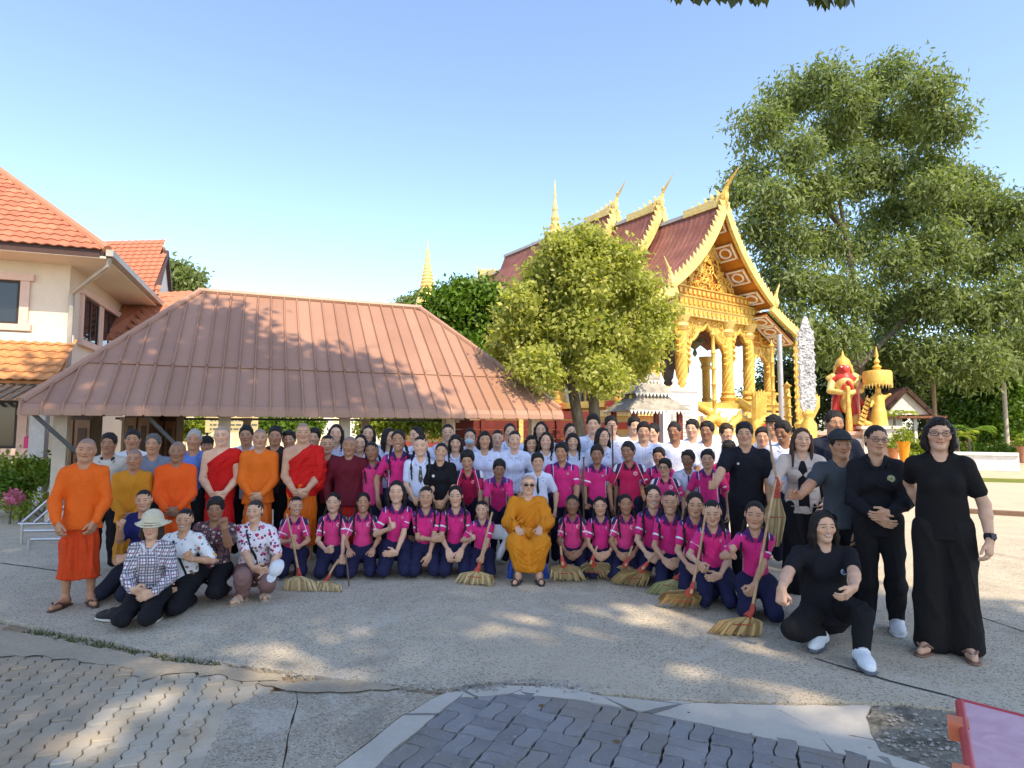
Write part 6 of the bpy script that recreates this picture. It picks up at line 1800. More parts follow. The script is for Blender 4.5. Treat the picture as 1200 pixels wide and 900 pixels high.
    # ---- feet
    if feet:
        fk, fcol = feet[0], feet[1]
        for s in (-1, 1):
            A = J['ank', s]; d = foot_dir(J, s); c = V3(A[0], A[1], max(0, A[2] - 0.045 * u)); sd = np.cross(d, V3(0, 0, 1))
            if fk in ('shoe', 'trainer'):
                so = Solid()
                Ms = None
                so.cap(A + V3(0, 0, 0.012 * u), c - d * 0.018 * u + V3(0, 0, 0.032 * u), 0.027 * u, 0.029 * u, 0.03)
                so.cap(c - d * 0.02 * u + V3(0, 0, 0.027 * u), c + d * 0.075 * u + V3(0, 0, 0.024 * u), 0.029 * u, 0.027 * u, 0.03)
                so.cap(A + d * 0.012 * u, c + d * 0.10 * u + V3(0, 0, 0.022 * u), 0.026 * u, 0.021 * u, 0.03)
                so.cap(c + d * 0.07 * u + V3(0, 0, 0.024 * u), c + d * 0.118 * u + V3(0, 0, 0.020 * u), 0.028 * u, 0.021 * u, 0.03)
                o = part('shoe', so, root, SHOE, fcol, min(cvox, 0.008), None, [(c + V3(0, 0, 0.012 * u), (0, 0, -1)), (A + V3(0, 0, 0.022 * u), nrm(V3(0, 0, 1) - d * 0.3))])
                so = Solid()
                so.cap(c - d * 0.02 * u + V3(0, 0, 0.008 * u), c + d * 0.06 * u + V3(0, 0, 0.008 * u), 0.032 * u, 0.031 * u, 0.03); so.cap(c + d * 0.06 * u + V3(0, 0, 0.008 * u), c + d * 0.118 * u + V3(0, 0, 0.008 * u), 0.033 * u, 0.025 * u, 0.03)
                part('sole', so, o, RUBBER, feet[2] if len(feet) > 2 else fcol, min(cvox, 0.0075), None, [(c + V3(0, 0, 0.015 * u), (0, 0, 1)), (c + V3(0, 0, 0.001), (0, 0, -1))], it=0)
                if lod == 0:
                    b = MB()
                    for i in range(4):
                        m = A + d * (0.028 + 0.014 * i) * u + V3(0, 0, (0.024 - 0.0095 * i) * u)
                        b.tube([m - sd * 0.017 * u, m + V3(0, 0, 0.004 * u), m + sd * 0.017 * u], 0.0028 * u, 5)
                    b.build('lace', CLOTH, o, color=(*[min(1, x * 0.8) for x in fcol], 1))
            elif fk in ('sandal', 'flat'):
                so = Solid()
                so.cap(c - d * 0.028 * u + V3(0, 0, 0.004 * u), c + d * 0.06 * u + V3(0, 0, 0.004 * u), 0.025 * u, 0.027 * u, 0.02); so.cap(c + d * 0.06 * u + V3(0, 0, 0.004 * u), c + d * 0.115 * u + V3(0, 0, 0.004 * u), 0.029 * u, 0.023 * u, 0.02)
                o = part('sandal', so, root, RUBBER, fcol, 0.008, None, [(c + V3(0, 0, 0.014), (0, 0, 1)), (c + V3(0, 0, 0.001), (0, 0, -1))], it=0)
                b = MB()
                if fk == 'sandal':
                    for sg in (-1, 1):
                        b.tube([c + d * 0.105 * u + V3(0, 0, 0.03 * u), c + d * 0.085 * u + sd * sg * 0.018 * u + V3(0, 0, 0.043 * u), c + d * 0.035 * u + sd * sg * 0.029 * u + V3(0, 0, 0.018 * u)], [0.004 * u, 0.0055 * u, 0.005 * u], 6)
                else:
                    for e in (0.05, 0.085): b.tube([c + d * e * u + sd * w * 0.03 * u + V3(0, 0, (0.044 - abs(w) * 0.03) * u) for w in (-1, -0.5, 0, 0.5, 1)], 0.009 * u, 6)
                b.build('strap', RUBBER, o, True, color=(*fcol, 1))
    # ---- head
    if hair and hair[0]:
        on_head('hair', hair_for(*hair), J, root, hcol)
    if ribbons:
        me = head_mesh('bow', bow_mesh)
        for s in (-1, 1):
            o = on_head('ribbon', me, J, root, ribbons if isinstance(ribbons, tuple) else (0.75, 0.76, 0.82))
            o.matrix_local = o.matrix_local @ Matrix.Translation((s * 0.44, -0.20, -0.74)) @ Matrix.Rotation(s * 0.5 + rnd.uniform(-.3, .3), 4, 'Y') @ Matrix.Scale(1.35, 4)
    for fkind in (face or ()):
        if fkind == 'glasses': on_head('glasses', head_mesh('gl', glasses_mesh), J, root, (0.05, 0.045, 0.045))
        if fkind == 'sunglasses':
            o = on_head('sunglasses', head_mesh('gl', glasses_mesh), J, root, (0.02, 0.018, 0.018)); l = on_head('lens', head_mesh('ln', lens_mesh), J, root, (0.012, 0.010, 0.010)); l.parent = o; l.matrix_local = Matrix()
        if fkind == 'mask': on_head('face_mask', head_mesh('mk', mask_mesh), J, root, (0.50, 0.68, 0.70))
        if fkind == 'cap': on_head('cap', head_mesh('cp', cap_mesh), J, root, (0.035, 0.038, 0.042))
        if fkind == 'blackcap': on_head('cap', head_mesh('cp', cap_mesh), J, root, (0.014, 0.014, 0.015))
        if fkind == 'bucket': on_head('bucket_hat', head_mesh('bk', bucket_mesh), J, root, (0.58, 0.52, 0.38)).location.z += 0.085 * J['hh']
        if fkind == 'bow':
            o = on_head('ribbon', head_mesh('bow', bow_mesh), J, root, (0.016, 0.018, 0.05)); o.matrix_local = o.matrix_local @ Matrix.Translation((0.25, 0.42, 0.12)) @ Matrix.Scale(2.4, 4)
        if fkind == 'clip':
            o = on_head('hair_bow', head_mesh('bow', bow_mesh), J, root, (0.72, 0.74, 0.78)); o.matrix_local = o.matrix_local @ Matrix.Translation((0.30, 0.05, 0.40)) @ Matrix.Scale(1.6, 4)
    return J
# ------------------------------------------------------------ the people in the photograph
ORANGE, RORANGE, RED, MUSTARD, MAROON = (0.78, 0.12, 0.012), (0.74, 0.085, 0.012), (0.62, 0.012, 0.010), (0.58, 0.22, 0.018), (0.13, 0.008, 0.018)
BLACK, NAVY, DNAVY = (0.010, 0.010, 0.013), (0.016, 0.018, 0.055), (0.012, 0.014, 0.035)
PURP = (0.055, 0.022, 0.105)
G_NOV, G_MEN, G_GIRL, G_BOY, G_STU = 'monks and novices in robes', 'men standing behind the monks', 'schoolgirls kneeling in the front row', 'pupils in pink standing behind', 'students in white shirts in the back rows'
def novice(label, px, top, col, lower, hem=0.17, **k):
    k.setdefault('arms', CLASP)
    return person(label, px, top, sex=k.pop('sex', 'm'), hair=None, shave=True, wear=('sweater', ROBE, col, None), legs_wear=('wrap', lower, ROBE, hem), group=G_NOV, **k)

novice('young novice in orange sweater and long orange robe, leftmost of the group', 102, 512, ORANGE, (0.62, 0.055, 0.010), 0.17, Y=5.6, foot=None, tone=2, lod=0, hy=0.12, hs=1.04, build=0.93, feet=('sandal', (0.10, 0.05, 0.04)),
       arms={-1: dict(w=(-0.105, -0.10, -0.02), hd=(0.25, -0.2, -1), th=(0.6, -0.8, 0)), 1: dict(w=(0.085, -0.11, -0.02), hd=(-0.35, -0.2, -1), th=(-0.6, -0.8, 0))}, fd={-1: (-0.45, -1, 0), 1: (0.35, -1, 0)})
novice('smiling novice in a mustard yellow sweater behind the woman raising her fist', 158, 525, MUSTARD, (0.5, 0.2, 0.02), 0.17, Y=6.4, tone=2, lod=1, hs=1.12)
novice('novice in orange sweater between the mustard novice and the thin bare shouldered monk', 208.5, 516, (0.85, 0.10, 0.012), (0.85, 0.10, 0.012), 0.17, Y=6.5, tone=3, lod=1, hs=1.08)
person('thin young monk in a red robe with one bare shoulder and close arms', 260, 498, Y=7.15, hair=None, shave=True, tone=0, lod=1, wear=('drape', ROBE, RED, None, False), legs_wear=('wrap', (0.55, 0.012, 0.012), ROBE, 0.15), arms=CLASP, group=G_NOV)
novice('tall novice in an orange sweater standing between the two monks in red', 305, 501, (0.78, 0.15, 0.015), (0.66, 0.14, 0.02), 0.15, Y=7.2, tone=1, lod=1)
person('broad monk in a red robe draped over one arm, hands folded, orange lower robe', 355.5, 494, Y=7.25, hair=None, shave=True, tone=1, lod=1, build=1.06, wear=('drape', ROBE, RED, None, True), legs_wear=('wrap', (0.74, 0.14, 0.012), ROBE, 0.15), arms=CLASP, group=G_NOV)
novice('stout boy novice in a dark maroon sweater with arms at his sides', 410, 510, MAROON, (0.5, 0.02, 0.012), 0.17, Y=7.35, tone=2, lod=1, build=1.2, hs=1.12, arms=SIDES)

# the old abbot on his stool
def abbot():
    arms = {-1: dict(w=(-0.085, -0.175, 0.082), hd=(0.3, -0.9, -0.3), th=(1, 0, 0.3), grip='flat'), 1: dict(w=(0.088, -0.18, 0.085), hd=(-0.15, -0.9, -0.3), th=(-1, 0, 0.3), grip='flat')}
    J = person('old monk in sunglasses and a golden orange robe, seated on a blue stool', 619, 555, foot=686, pose='sit', sex='m', tone=0, hair=None, shave=True, lod=0, hs=1.12, build=1.12,
               wear=('sweater', ROBE, (0.66, 0.24, 0.02), None, -0.02), legs_wear=('wrap', (0.60, 0.2, 0.02), ROBE, 0.17), feet=('flat', (0.04, 0.03, 0.025)), arms=arms, face=('sunglasses',), yaw=0.0, belly=0.01,
               fd={-1: (-0.3, -1, 0), 1: (0.15, -1, 0)}, group=G_NOV)
    u = J['u']; root = J['root']; P, t, tx, ty = J['pel'], J['t'], J['tx'], J['ty']
    q = lambda x, y, z: P + (tx * x + ty * y + t * z) * u
    so = Solid()                                                     # robe over the shoulders, hanging from both arms
    R = np.stack([tx, ty, t], 1); M = R @ np.diag([1, 1 / 0.75, 1]) @ R.T
    so.cap(q(0, 0, 0.03), q(0, 0, 0.21), 0.100 * u, 0.094 * u, 0.03, M)
    so.cap(q(-0.06, 0, 0.245), q(0.06, 0, 0.245), 0.048 * u, 0.05 * u, 0.04)
    for s in (-1, 1):
        arm(so, J, s, 0.022, 0, 1.0, 1.15, 0.03); arm(so, J, s, 0.020, 1, 1.75, 1.1, 0.02)
        so.cap(J['elb', s], q(s * 0.125, -0.03, 0.02), 0.040 * u, 0.030 * u, 0.03)
    so.cap(q(0.075, -0.03, 0.27), q(0.09, -0.055, 0.10), 0.034 * u, 0.044 * u, 0.03)          # folded cloth hanging from the shoulder
    so.cap(q(0, -0.015, 0.35), q(0, -0.045, 0.300), 0.040 * u, 0.028 * u, 0.01, None, True)
    V, Q = so.mesh(0.012); z0 = P[2] / u
    ridges(so, V, u, [[(0.085 - .016 * i, z0 + .275 - .008 * i), (0.0 - .012 * i, z0 + .20 - .026 * i), (-.10 + .008 * i, z0 + .13 - .034 * i)] for i in range(8)] + [[(.095 + .012 * i, z0 + .24), (.105 + .010 * i, z0 + .14), (.10 + .014 * i, z0 + .03)] for i in range(3)] + [[(-.09 - .012 * i, z0 + .22), (-.115 - .010 * i, z0 + .12), (-.115 - .010 * i, z0 + .03)] for i in range(3)], 0.0125 * u, 0.010)
    ridges(so, V, u, [[(0.077 - .016 * i, z0 + .268 - .008 * i), (-.006 - .012 * i, z0 + .187 - .026 * i), (-.098 + .008 * i, z0 + .113 - .034 * i)] for i in range(8)] + [[(s * .085, z0 + .23), (s * .088, z0 + .13), (s * .083, z0 + .06)] for s in (-1, 1)] + [[(s * .125, z0 + .16), (s * .135, z0 + .05)] for s in (-1, 1)], 0.0085 * u, 0.006, True)
    part('shoulder_robe', so, root, ROBE, (0.66, 0.22, 0.016), 0.009, J, [(q(0, 0, -0.03), -t)], 0.004, [(-0.75, 0.0, 0.66), (-0.6, 0, 0.8), (-0.85, 0, 0.5)], 105)
    so = Solid()                                                     # sash twisted round the waist
    so.cap(q(-0.10, -0.10, 0.06), q(0.0, -0.13, 0.045), 0.022 * u, 0.026 * u, 0.02); so.cap(q(0, -0.13, 0.045), q(0.075, -0.125, 0.02), 0.026 * u, 0.016 * u, 0.02)
    so.cap(q(-0.05, -0.13, 0.08), q(0.01, -0.15, 0.02), 0.016 * u, 0.02 * u, 0.02)
    part('sash', so, root, ROBE, (0.66, 0.24, 0.02), 0.010, J, (), 0.008, [(0.5, 0, 0.8)], 60)
    so = Solid()                                                     # lower robe over lap and shins
    for s in (-1, 1):
        so.cap(J['hip', s], J['knee', s] + V3(0, 0.02, 0.012) * u, 0.092 * u, 0.066 * u, 0.05)
        so.cap(J['knee', s], J['ank', s] + V3(-s * 0.012, -0.005, 0.085) * u, 0.067 * u, 0.058 * u, 0.05)
        so.cap(J['knee', s] + V3(s * 0.02, 0.09, -0.03) * u, J['ank', s] + V3(s * 0.015, 0.06, 0.15) * u, 0.06 * u, 0.045 * u, 0.05)
    so.cap(V3(-0.05, -0.22, 0.27) * u, V3(0.05, -0.22, 0.27) * u, 0.035 * u, None, 0.05)
    so.cap(V3(0.0, -0.235, 0.24) * u, V3(0.01, -0.25, 0.11) * u, 0.035 * u, 0.05 * u, 0.05)
    V, Q = so.mesh(0.012)
    ridges(so, V, u, [[(-.12 + .006 * i, .285 - .03 * i), (-.05, .245 - .04 * i), (0.0, .20 - .03 * i), (.05, .245 - .035 * i), (.12 - .006 * i, .28 - .03 * i)] for i in range(4)] + [[(s * .11, .24), (s * .085, .17), (s * .06, .115)] for s in (-1, 1)] + [[(s * .075, .23), (s * .055, .16), (s * .03, .11)] for s in (-1, 1)], 0.0125 * u, 0.010)
    ridges(so, V, u, [[(-.11 + .006 * i, .268 - .03 * i), (-.05, .227 - .04 * i), (0.0, .183 - .03 * i), (.05, .227 - .035 * i), (.11 - .006 * i, .263 - .03 * i)] for i in range(4)] + [[(0.0, .29), (.0, .2), (.01, .11)]] + [[(s * .095, .24), (s * .07, .17), (s * .045, .115)] for s in (-1, 1)], 0.0085 * u, 0.006, True)
    part('lap_robe', so, root, ROBE, (0.66, 0.225, 0.016), 0.0095, J, [((0, 0, 0.105 * u), (0, 0.1, -1))], 0.004, [(0.85, 0.0, 0.5), (-0.8, 0.0, 0.6), (0.9, 0, 0.3)], 105)
    for o in list(root.children):
        if o.name.startswith(('lower_robe', 'sweater')): bpy.data.objects.remove(o)
    return J
ABBOT = abbot()

# ---- women kneeling at the left
J = person('woman in a navy blue blouse kneeling with her fist raised', 169, 573, Y=5.95, pose='kneel', sex='f', tone=1, hair=('pony', 1), lod=0, wear=('blouse', CLOTH, (0.012, 0.018, 0.11), None), legs_wear=('trousers', (0.02, 0.022, 0.04)), yaw=-0.25, hy=0.55,
           pel=(0, 0.02, 0.245), arms={-1: dict(W=(141, 620, 0.24), hd=(0.55, 0.0, 1), th=(0.6, -0.7, 0), grip='fist', pole=(-0.4, 0, -1)), 1: LAP[1]}, feet=('shoe', (0.02, 0.02, 0.025)), legs={-1: ((-0.1, -0.2, 0.06), (-0.21, 0.02, 0.045)), 1: ((0.08, -0.2, 0.06), (0.07, 0.06, 0.035))}, fd={-1: (-0.5, 0.6, 0)})
J = person('woman in a plaid shirt and cream bucket hat kneeling at the front left', 179, 602, Y=5.2, pose='kneel', sex='f', tone=0, hair=('bob', 0), hcol=(0.03, 0.02, 0.015), lod=0, wear=('long', make_print('plaid_cotton'), (1, 1, 1), None, -0.06), legs_wear=('trousers', BLACK),
           pel=(0, 0.05, 0.145), yaw=0.15, hy=0.1, face=('bucket',), feet=('shoe', (0.02, 0.02, 0.022), (0.55, 0.52, 0.46)), legs={-1: ((-0.03, -0.22, 0.07), (-0.15, -0.02, 0.05)), 1: ((0.10, -0.23, 0.075), (0.05, 0.05, 0.035))}, fd={-1: (-0.75, 0.3, 0)},
           arms={-1: dict(w=(-0.02, -0.19, 0.06), hd=(1, -0.2, -0.15), th=(0, -0.4, 1), grip='hold'), 1: dict(w=(0.09, -0.17, 0.04), hd=(-0.8, -0.5, -0.3), th=(0, 0.2, 1))})
J['collar'] = collar(J, J['root'], (0.55, 0.55, 0.6), 0.009)
J = person('woman in a white floral blouse kneeling beside the woman in the bucket hat', 217, 595, Y=5.55, pose='kneel', sex='f', tone=1, hair=('bun', 1), lod=0, wear=('blouse', make_print('white_floral'), (1, 1, 1), None), legs_wear=('trousers', BLACK),
           pel=(0, 0.05, 0.16), yaw=0.1, hy=0.1, arms={-1: dict(w=(-0.03, -0.19, 0.02), hd=(0.8, -0.4, -0.5), th=(0, -0.2, 1)), 1: dict(w=(0.115, -0.15, 0.16), hd=(-0.4, -0.4, 0.8), th=(-0.8, -0.3, 0), grip='hold')})
strip('bag_strap', J['sv'], J, [(-0.045, 0.26), (-0.02, 0.2), (0.01, 0.14), (0.04, 0.07), (0.06, 0.02)], 0.018, J['root'], (0.02, 0.02, 0.02))
J = person('short haired woman in a dark brown patterned shirt holding a hand to her chin', 253, 582, Y=5.85, pose='squat', sex='f', tone=3, hair=('wavy', 1), lod=0, wear=('blouse', make_print('brown_floral'), (1, 1, 1), None), legs_wear=('capri', BLACK),
           pel=(0, 0.05, 0.17), yaw=0.0, hy=0.35, hp=0.1, build=1.05, legs={-1: ((-0.05, -0.21, 0.12), (-0.10, 0.02, 0.045)), 1: ((0.12, -0.19, 0.09), (0.1, 0.07, 0.04))}, arms={-1: dict(w=(-0.07, -0.18, 0.05)), 1: dict(W=(263, 619, 0.27), hd=(-0.15, -0.1, 1), th=(-0.7, -0.5, 0), grip='hold', pole=(0.2, -0.2, -1))})
J = person('older woman in a pink and white floral blouse and mauve trousers, bag strap across', 299, 585, Y=5.95, pose='squat', sex='f', tone=0, hair=('bun', 1), hcol=(0.035, 0.028, 0.026), lod=0, wear=('blouse', make_print('pink_floral'), (1, 1, 1), None), legs_wear=('trousers', (0.23, 0.125, 0.115)),
           pel=(0, 0.05, 0.14), yaw=0.1, hy=-0.05, legs={-1: ((0.02, -0.22, 0.17), (0.0, -0.14, 0.045)), 1: ((0.16, -0.18, 0.12), (0.11, -0.05, 0.04))}, feet=('flat', (0.45, 0.36, 0.28)), arms={-1: dict(w=(0.07, -0.21, 0.04), hd=(1, -0.3, -0.2), th=(0, -0.4, 1)), 1: dict(w=(0.15, -0.17, 0.03), hd=(-0.2, -0.6, -0.6), th=(-0.5, 0, 1))})
strip('bag_strap', J['sv'], J, [(-0.035, 0.275), (-0.022, 0.23), (0.0, 0.17), (0.025, 0.11), (0.045, 0.04)], 0.022, J['root'], (0.025, 0.02, 0.025))

# ---- the men standing behind the monks
def man(label, px, top, Y, col, ccol=None, tone=2, hair=('crop', 0), **k):
    return person(label, px, top, Y=Y, tone=tone, hair=hair, wear=(k.pop('kind', 'polo'), k.pop('mat', CLOTH), col, ccol or 'same'), legs_wear=('trousers', k.pop('tr', BLACK)), lod=k.pop('lod', 2), handvis=k.pop('handvis', False), group=k.pop('group', G_MEN), hs=1.05, **k)
man('man in a beige polo shirt with a dark collar, behind the leftmost novice', 128, 507, 6.95, (0.50, 0.46, 0.40), (0.04, 0.03, 0.03), 3)
man('man in a white shirt with his face just showing above the mustard novice', 156, 503, 7.4, (0.66, 0.68, 0.70), None, 2)
man('older man in a grey blue shirt with open collar, thin grey hair', 180, 508, 7.0, (0.16, 0.18, 0.24), None, 2, ('thin', 0), hcol=(0.09, 0.085, 0.085), kind='shirt')
man('grey haired old man in a bright blue polo shirt', 228, 503, 7.2, (0.10, 0.20, 0.52), None, 2, ('thin', 1), hcol=(0.32, 0.31, 0.31))
man('man wearing a black cap, almost hidden behind the thin monk in red', 243, 511, 7.8, (0.05, 0.05, 0.06), None, 2, face=('blackcap',))
man('smiling man in a pale blue tee shirt with a receding hairline', 289, 498, 7.7, (0.50, 0.64, 0.78), None, 2, ('crop', 1), kind='blouse')
man('stocky man in a black shirt behind the novice in orange between the red monks', 323, 499, 7.75, (0.03, 0.02, 0.022), None, 2, build=1.1)
man('youth with thick black hair half hidden behind the broad monk in red', 339, 504, 7.9, (0.03, 0.03, 0.035), None, 1, ('short', 1))
man('boy peering over the red robed shoulder of the broad monk', 368, 501, 7.9, (0.5, 0.1, 0.2), None, 1, ('short', 2))
person('woman in a wine red top between the broad red robed monk and the maroon novice', 384, 509, Y=7.7, sex='f', tone=1, hair=('bun', 1), lod=2, wear=('blouse', CLOTH, (0.16, 0.02, 0.035), None), legs_wear=('trousers', BLACK), hs=1.12)

# ---- schoolgirls kneeling in the front row
def girl(label, px, top, foot, mat=None, var=0, tone=1, rib=True, hairst='braids', **k):
    k.setdefault('build', 0.81)
    J = person(label, px, top, foot=foot, pose='kneel', sex='kf', tone=tone, hair=(hairst, var), wear=('polo', mat or PINK, (1, 1, 1), k.pop('coll', PURP), -0.03), legs_wear=('trousers', k.pop('tr', NAVY)), ribbons=rib, lod=k.pop('lod', 1), group=k.pop('group', G_GIRL), **k)
    return J
TH = dict(hd=(0.2, -0.55, 0.3), th=(0.0, -0.2, 1), grip='thumb')
girl('kneeling girl in pink with a broom, beside the older woman in pink florals', 347, 581, 681, PINK2, 1, 1, None, 'pony', hy=0.3,
     arms={-1: dict(W=(340, 634, 0.22), hd=(0.5, -0.5, 0.5), th=(0.2, -0.2, 1), grip='hold'), 1: dict(W=(350, 641, 0.25), hd=(-0.7, -0.4, 0.3), th=(0, -0.2, 1), grip='hold')})
girl('kneeling girl in coral pink with white shoulder patches and one fist on her belly', 391, 576, 681, PINK2, 1, 0, None, 'braids', arms={-1: dict(W=(382, 645, 0.24), hd=(0.6, -0.5, 0.1), th=(0.1, -0.3, 1), grip='fist'), 1: dict(W=(401, 657, 0.25), hd=(0.1, -0.3, -1), th=(-0.7, -0.5, 0))})
girl('grinning kneeling girl with two plaits, third from left in the pink row', 426, 576, 680, PINK2, 0, 2, True, arms=KNEES)
girl('tallest girl of the front row, kneeling with a thumb up at her chest', 465, 562, 679, PINK, 1, 0, None, 'half', arms={-1: dict(W=(457, 619, 0.22), **TH), 1: dict(W=(464, 650, 0.26), hd=(-0.8, -0.5, 0.05), th=(0, -0.4, 0.8), grip='flat')})
girl('smiling kneeling girl in pink with one arm crossed over to her other elbow', 499.5, 569, 679, PINK, 1, 1, True, arms={-1: dict(W=(507, 632, 0.20), hd=(1, -0.3, 0.1), th=(0, -0.3, 1)), 1: dict(W=(503, 651, 0.24), hd=(-0.3, -0.4, -0.9), th=(-0.7, -0.4, 0.3))})
girl('serious kneeling girl, both hands on her lap, left of the smallest girl', 534, 568, 679, PINK, 0, 0, True, arms={-1: dict(w=(-0.05, -0.175, 0.03), hd=(0.2, -0.6, -0.8), th=(0.8, -0.3, 0)), 1: dict(w=(0.045, -0.18, 0.03), hd=(-0.3, -0.6, -0.7), th=(-0.8, -0.3, 0))})
girl('smallest kneeling girl holding a broom beside the seated old monk', 565, 586, 681, PINK, 1, 0, None, 'pony', face=('clip',), hy=-0.1,
     arms={-1: dict(W=(552, 632, 0.24), **TH), 1: dict(W=(564, 655, 0.27), hd=(-0.2, -0.5, -0.8), th=(-0.7, -0.4, 0.2), grip='hold')})
girl('dark skinned kneeling girl with white bows, directly right of the old monk', 670.5, 579, 681, PINK2, 1, 3, True)
girl('kneeling girl with a straight fringe and hands together, second right of the old monk', 703, 581, 682, PINK, 0, 1, True, 'braids')
girl('kneeling girl with white shoulder patches leaning slightly, third right of the old monk', 733, 578, 684, PINK2, 1, 2, True, side=0.06)
girl('tall kneeling girl with long plaits looking ahead, fourth right of the old monk', 765, 567, 688, PINK, 1, 0, True)
girl('smiling kneeling girl with a purple side stripe, fifth right of the old monk', 785, 574, 696, PINK, 1, 1, True)
girl('kneeling girl with large white bows gazing down towards a greenish broom', 814, 575, 706, PINK, 1, 1, True, hp=0.12)
girl('kneeling girl with large bows and a long broom, second from the right row end', 834, 585, 717, PINK, 1, 0, True, hp=0.15, lod=0, arms={-1: dict(W=(818, 660, 0.27), hd=(0.5, -0.5, -0.5), th=(0, -0.2, 1), grip='hold'), 1: dict(w=(0.02, -0.2, 0.04), hd=(-0.8, -0.4, -0.2), th=(0, -0.2, 1))})
girl('smiling kneeling girl with thumb up and a large broom, rightmost of the kneeling row', 884, 586, 733, PINK, 1, 1, None, 'braids', hy=-0.15, ht=0.08, lod=0,
     arms={-1: dict(W=(860, 652, 0.27), hd=(-0.2, -0.35, 0.75), th=(-0.3, -0.2, 1), grip='thumb'), 1: dict(W=(880, 697, 0.30), hd=(-0.5, -0.5, -0.6), th=(-0.2, -0.2, 1), grip='hold')})

# ---- pupils standing behind the front row
def boy(label, px, top, Y, mat=PINK, tone=2, hair=('short', 0), **k):
    k.setdefault('arms', SIDES)
    return person(label, px, top, Y=Y, sex='k', tone=tone, hair=hair, wear=('polo', mat, (1, 1, 1), k.pop('coll', PURP)), legs_wear=('trousers', DNAVY), lod=k.pop('lod', 2), group=k.pop('group', G_BOY), **k)
BEND = {-1: dict(w=(-0.10, -0.28, 0.10), hd=(0, -0.4, -1), th=(1, 0, 0)), 1: dict(w=(0.10, -0.28, 0.10), hd=(0, -0.4, -1), th=(-1, 0, 0))}
girl_s = lambda label, px, top, Y, mat, tone, var, rib=True, **k: person(label, px, top, Y=Y, sex='kf', tone=tone, hair=('braids', var), wear=('polo', mat, (1, 1, 1), PURP), legs_wear=('trousers', DNAVY), ribbons=rib, lod=2, group=G_BOY, **k)
girl_s('pupil in pink with a tilted head standing right behind the maroon novice', 436, 517, 7.4, PINK2, 3, 1, None, ht=-0.1)
girl_s('tall girl in deep pink with ribboned plaits standing behind the kneeling girls', 467, 503, 7.3, PINK, 2, 0)
boy('boy in reddish pink with black and white shoulders bending forward, hands on knees', 548, 527, 7.5, PINK3, 1, ('short', 0), lean=0.62, hp=0.25, arms=BEND, lod=1, coll=(0.02, 0.015, 0.03))
boy('boy in pink leaning forward right beside the old monk, grey jeans', 585, 538, 7.3, PINK, 3, ('short', 1), lean=0.55, hp=0.2, arms=BEND, lod=1)
boy('grinning chubby boy in pink standing behind the old monk with a clenched hand', 658, 518, 7.3, PINK, 2, ('short', 2), build=1.12, hy=-0.3, lod=1, arms={-1: SIDES[-1], 1: dict(w=(0.10, -0.12, -0.03), hd=(-0.4, -0.6, -0.5), th=(-0.3, -0.3, 1), grip='fist')})
boy('boy in pink holding a long broom stick upright at his side', 699.5, 521, 7.3, PINK, 3, ('short', 0), lod=1, arms={-1: dict(W=(686, 598, 0.15), hd=(0.1, -0.8, 0.2), th=(0.5, 0, 1), grip='hold'), 1: SIDES[1]})
boy('boy in reddish pink standing upright with a round badge, face turned aside', 736, 517, 7.2, PINK3, 3, ('crop', 2), hy=-0.5, lod=1, coll=(0.02, 0.015, 0.03))
boy('boy in magenta peeking over the shoulder of the boy in glasses', 772, 524, 7.6, PINK, 2, ('short', 1), hy=-0.3)
boy('boy in pink with glasses behind the tall kneeling girl', 779, 537, 7.0, PINK2, 1, ('short', 0), face=('glasses',), hy=-0.35, coll=(0.02, 0.015, 0.03))
boy('boy in magenta standing just left of the man giving a thumb up', 829, 526, 6.9, PINK, 1, ('short', 2), hy=-0.2, lod=1)
boy('boy whose dark hair shows behind the shoulder of the man in the black polo', 854, 516, 7.2, PINK, 3, ('short', 0), hp=0.3)

def tie(J, col, w=0.03):
    u = J['u']; strip('tie', J['sv'], J, [(0, 0.262), (0, 0.235), (0, 0.19), (0, 0.14), (0, 0.115)], [w * 0.6, w * 0.5, w * 0.85, w * 1.15, w * 0.2], J['root'], col)
def pupil_white(label, px, top, Y, hair, sex='k', tone=1, **k):
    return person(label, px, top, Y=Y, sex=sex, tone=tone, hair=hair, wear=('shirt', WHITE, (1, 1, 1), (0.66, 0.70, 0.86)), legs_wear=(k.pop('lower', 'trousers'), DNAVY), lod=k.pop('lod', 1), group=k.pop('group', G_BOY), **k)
J = pupil_white('girl in a white school blouse with a plaid scarf tie and long plaits', 493, 510, 7.2, ('braids', 1), 'kf', 0, arms=CLASP, lower='skirt')
tie(J, (0.09, 0.075, 0.075), 0.045)
for z in (0.22, 0.17): disc('tie_stripe', J['sv'], J, 0.0, z, 0.011, J['root'], (0.42, 0.36, 0.28), lift=0.012)
J = pupil_white('boy in a short sleeved white shirt with a dark tie directly behind the old monk', 630, 530, 7.15, ('short', 1), 'k', 1); tie(J, (0.04, 0.035, 0.03))
J = pupil_white('boy in a pale blue shirt with navy tie between two boys in pink', 806, 527, 7.1, ('short', 2), 'k', 3, hy=-0.3); tie(J, (0.025, 0.03, 0.10))
disc('emblem', J['sv'], J, 0.05, 0.215, 0.02, J['root'], (0.09, 0.10, 0.30))
J = person('smiling woman in a black polo shirt standing in the middle behind the kneeling girls', 517, 518, Y=7.2, sex='f', tone=1, hair=('bun', 1), wear=('polo', CLOTH, BLACK, BLACK), legs_wear=('skirt', (0.10, 0.085, 0.07)), lod=1, arms=CLASP, ht=0.06)
disc('badge', J['sv'], J, -0.05, 0.20, 0.016, J['root'], (0.7, 0.66, 0.55))

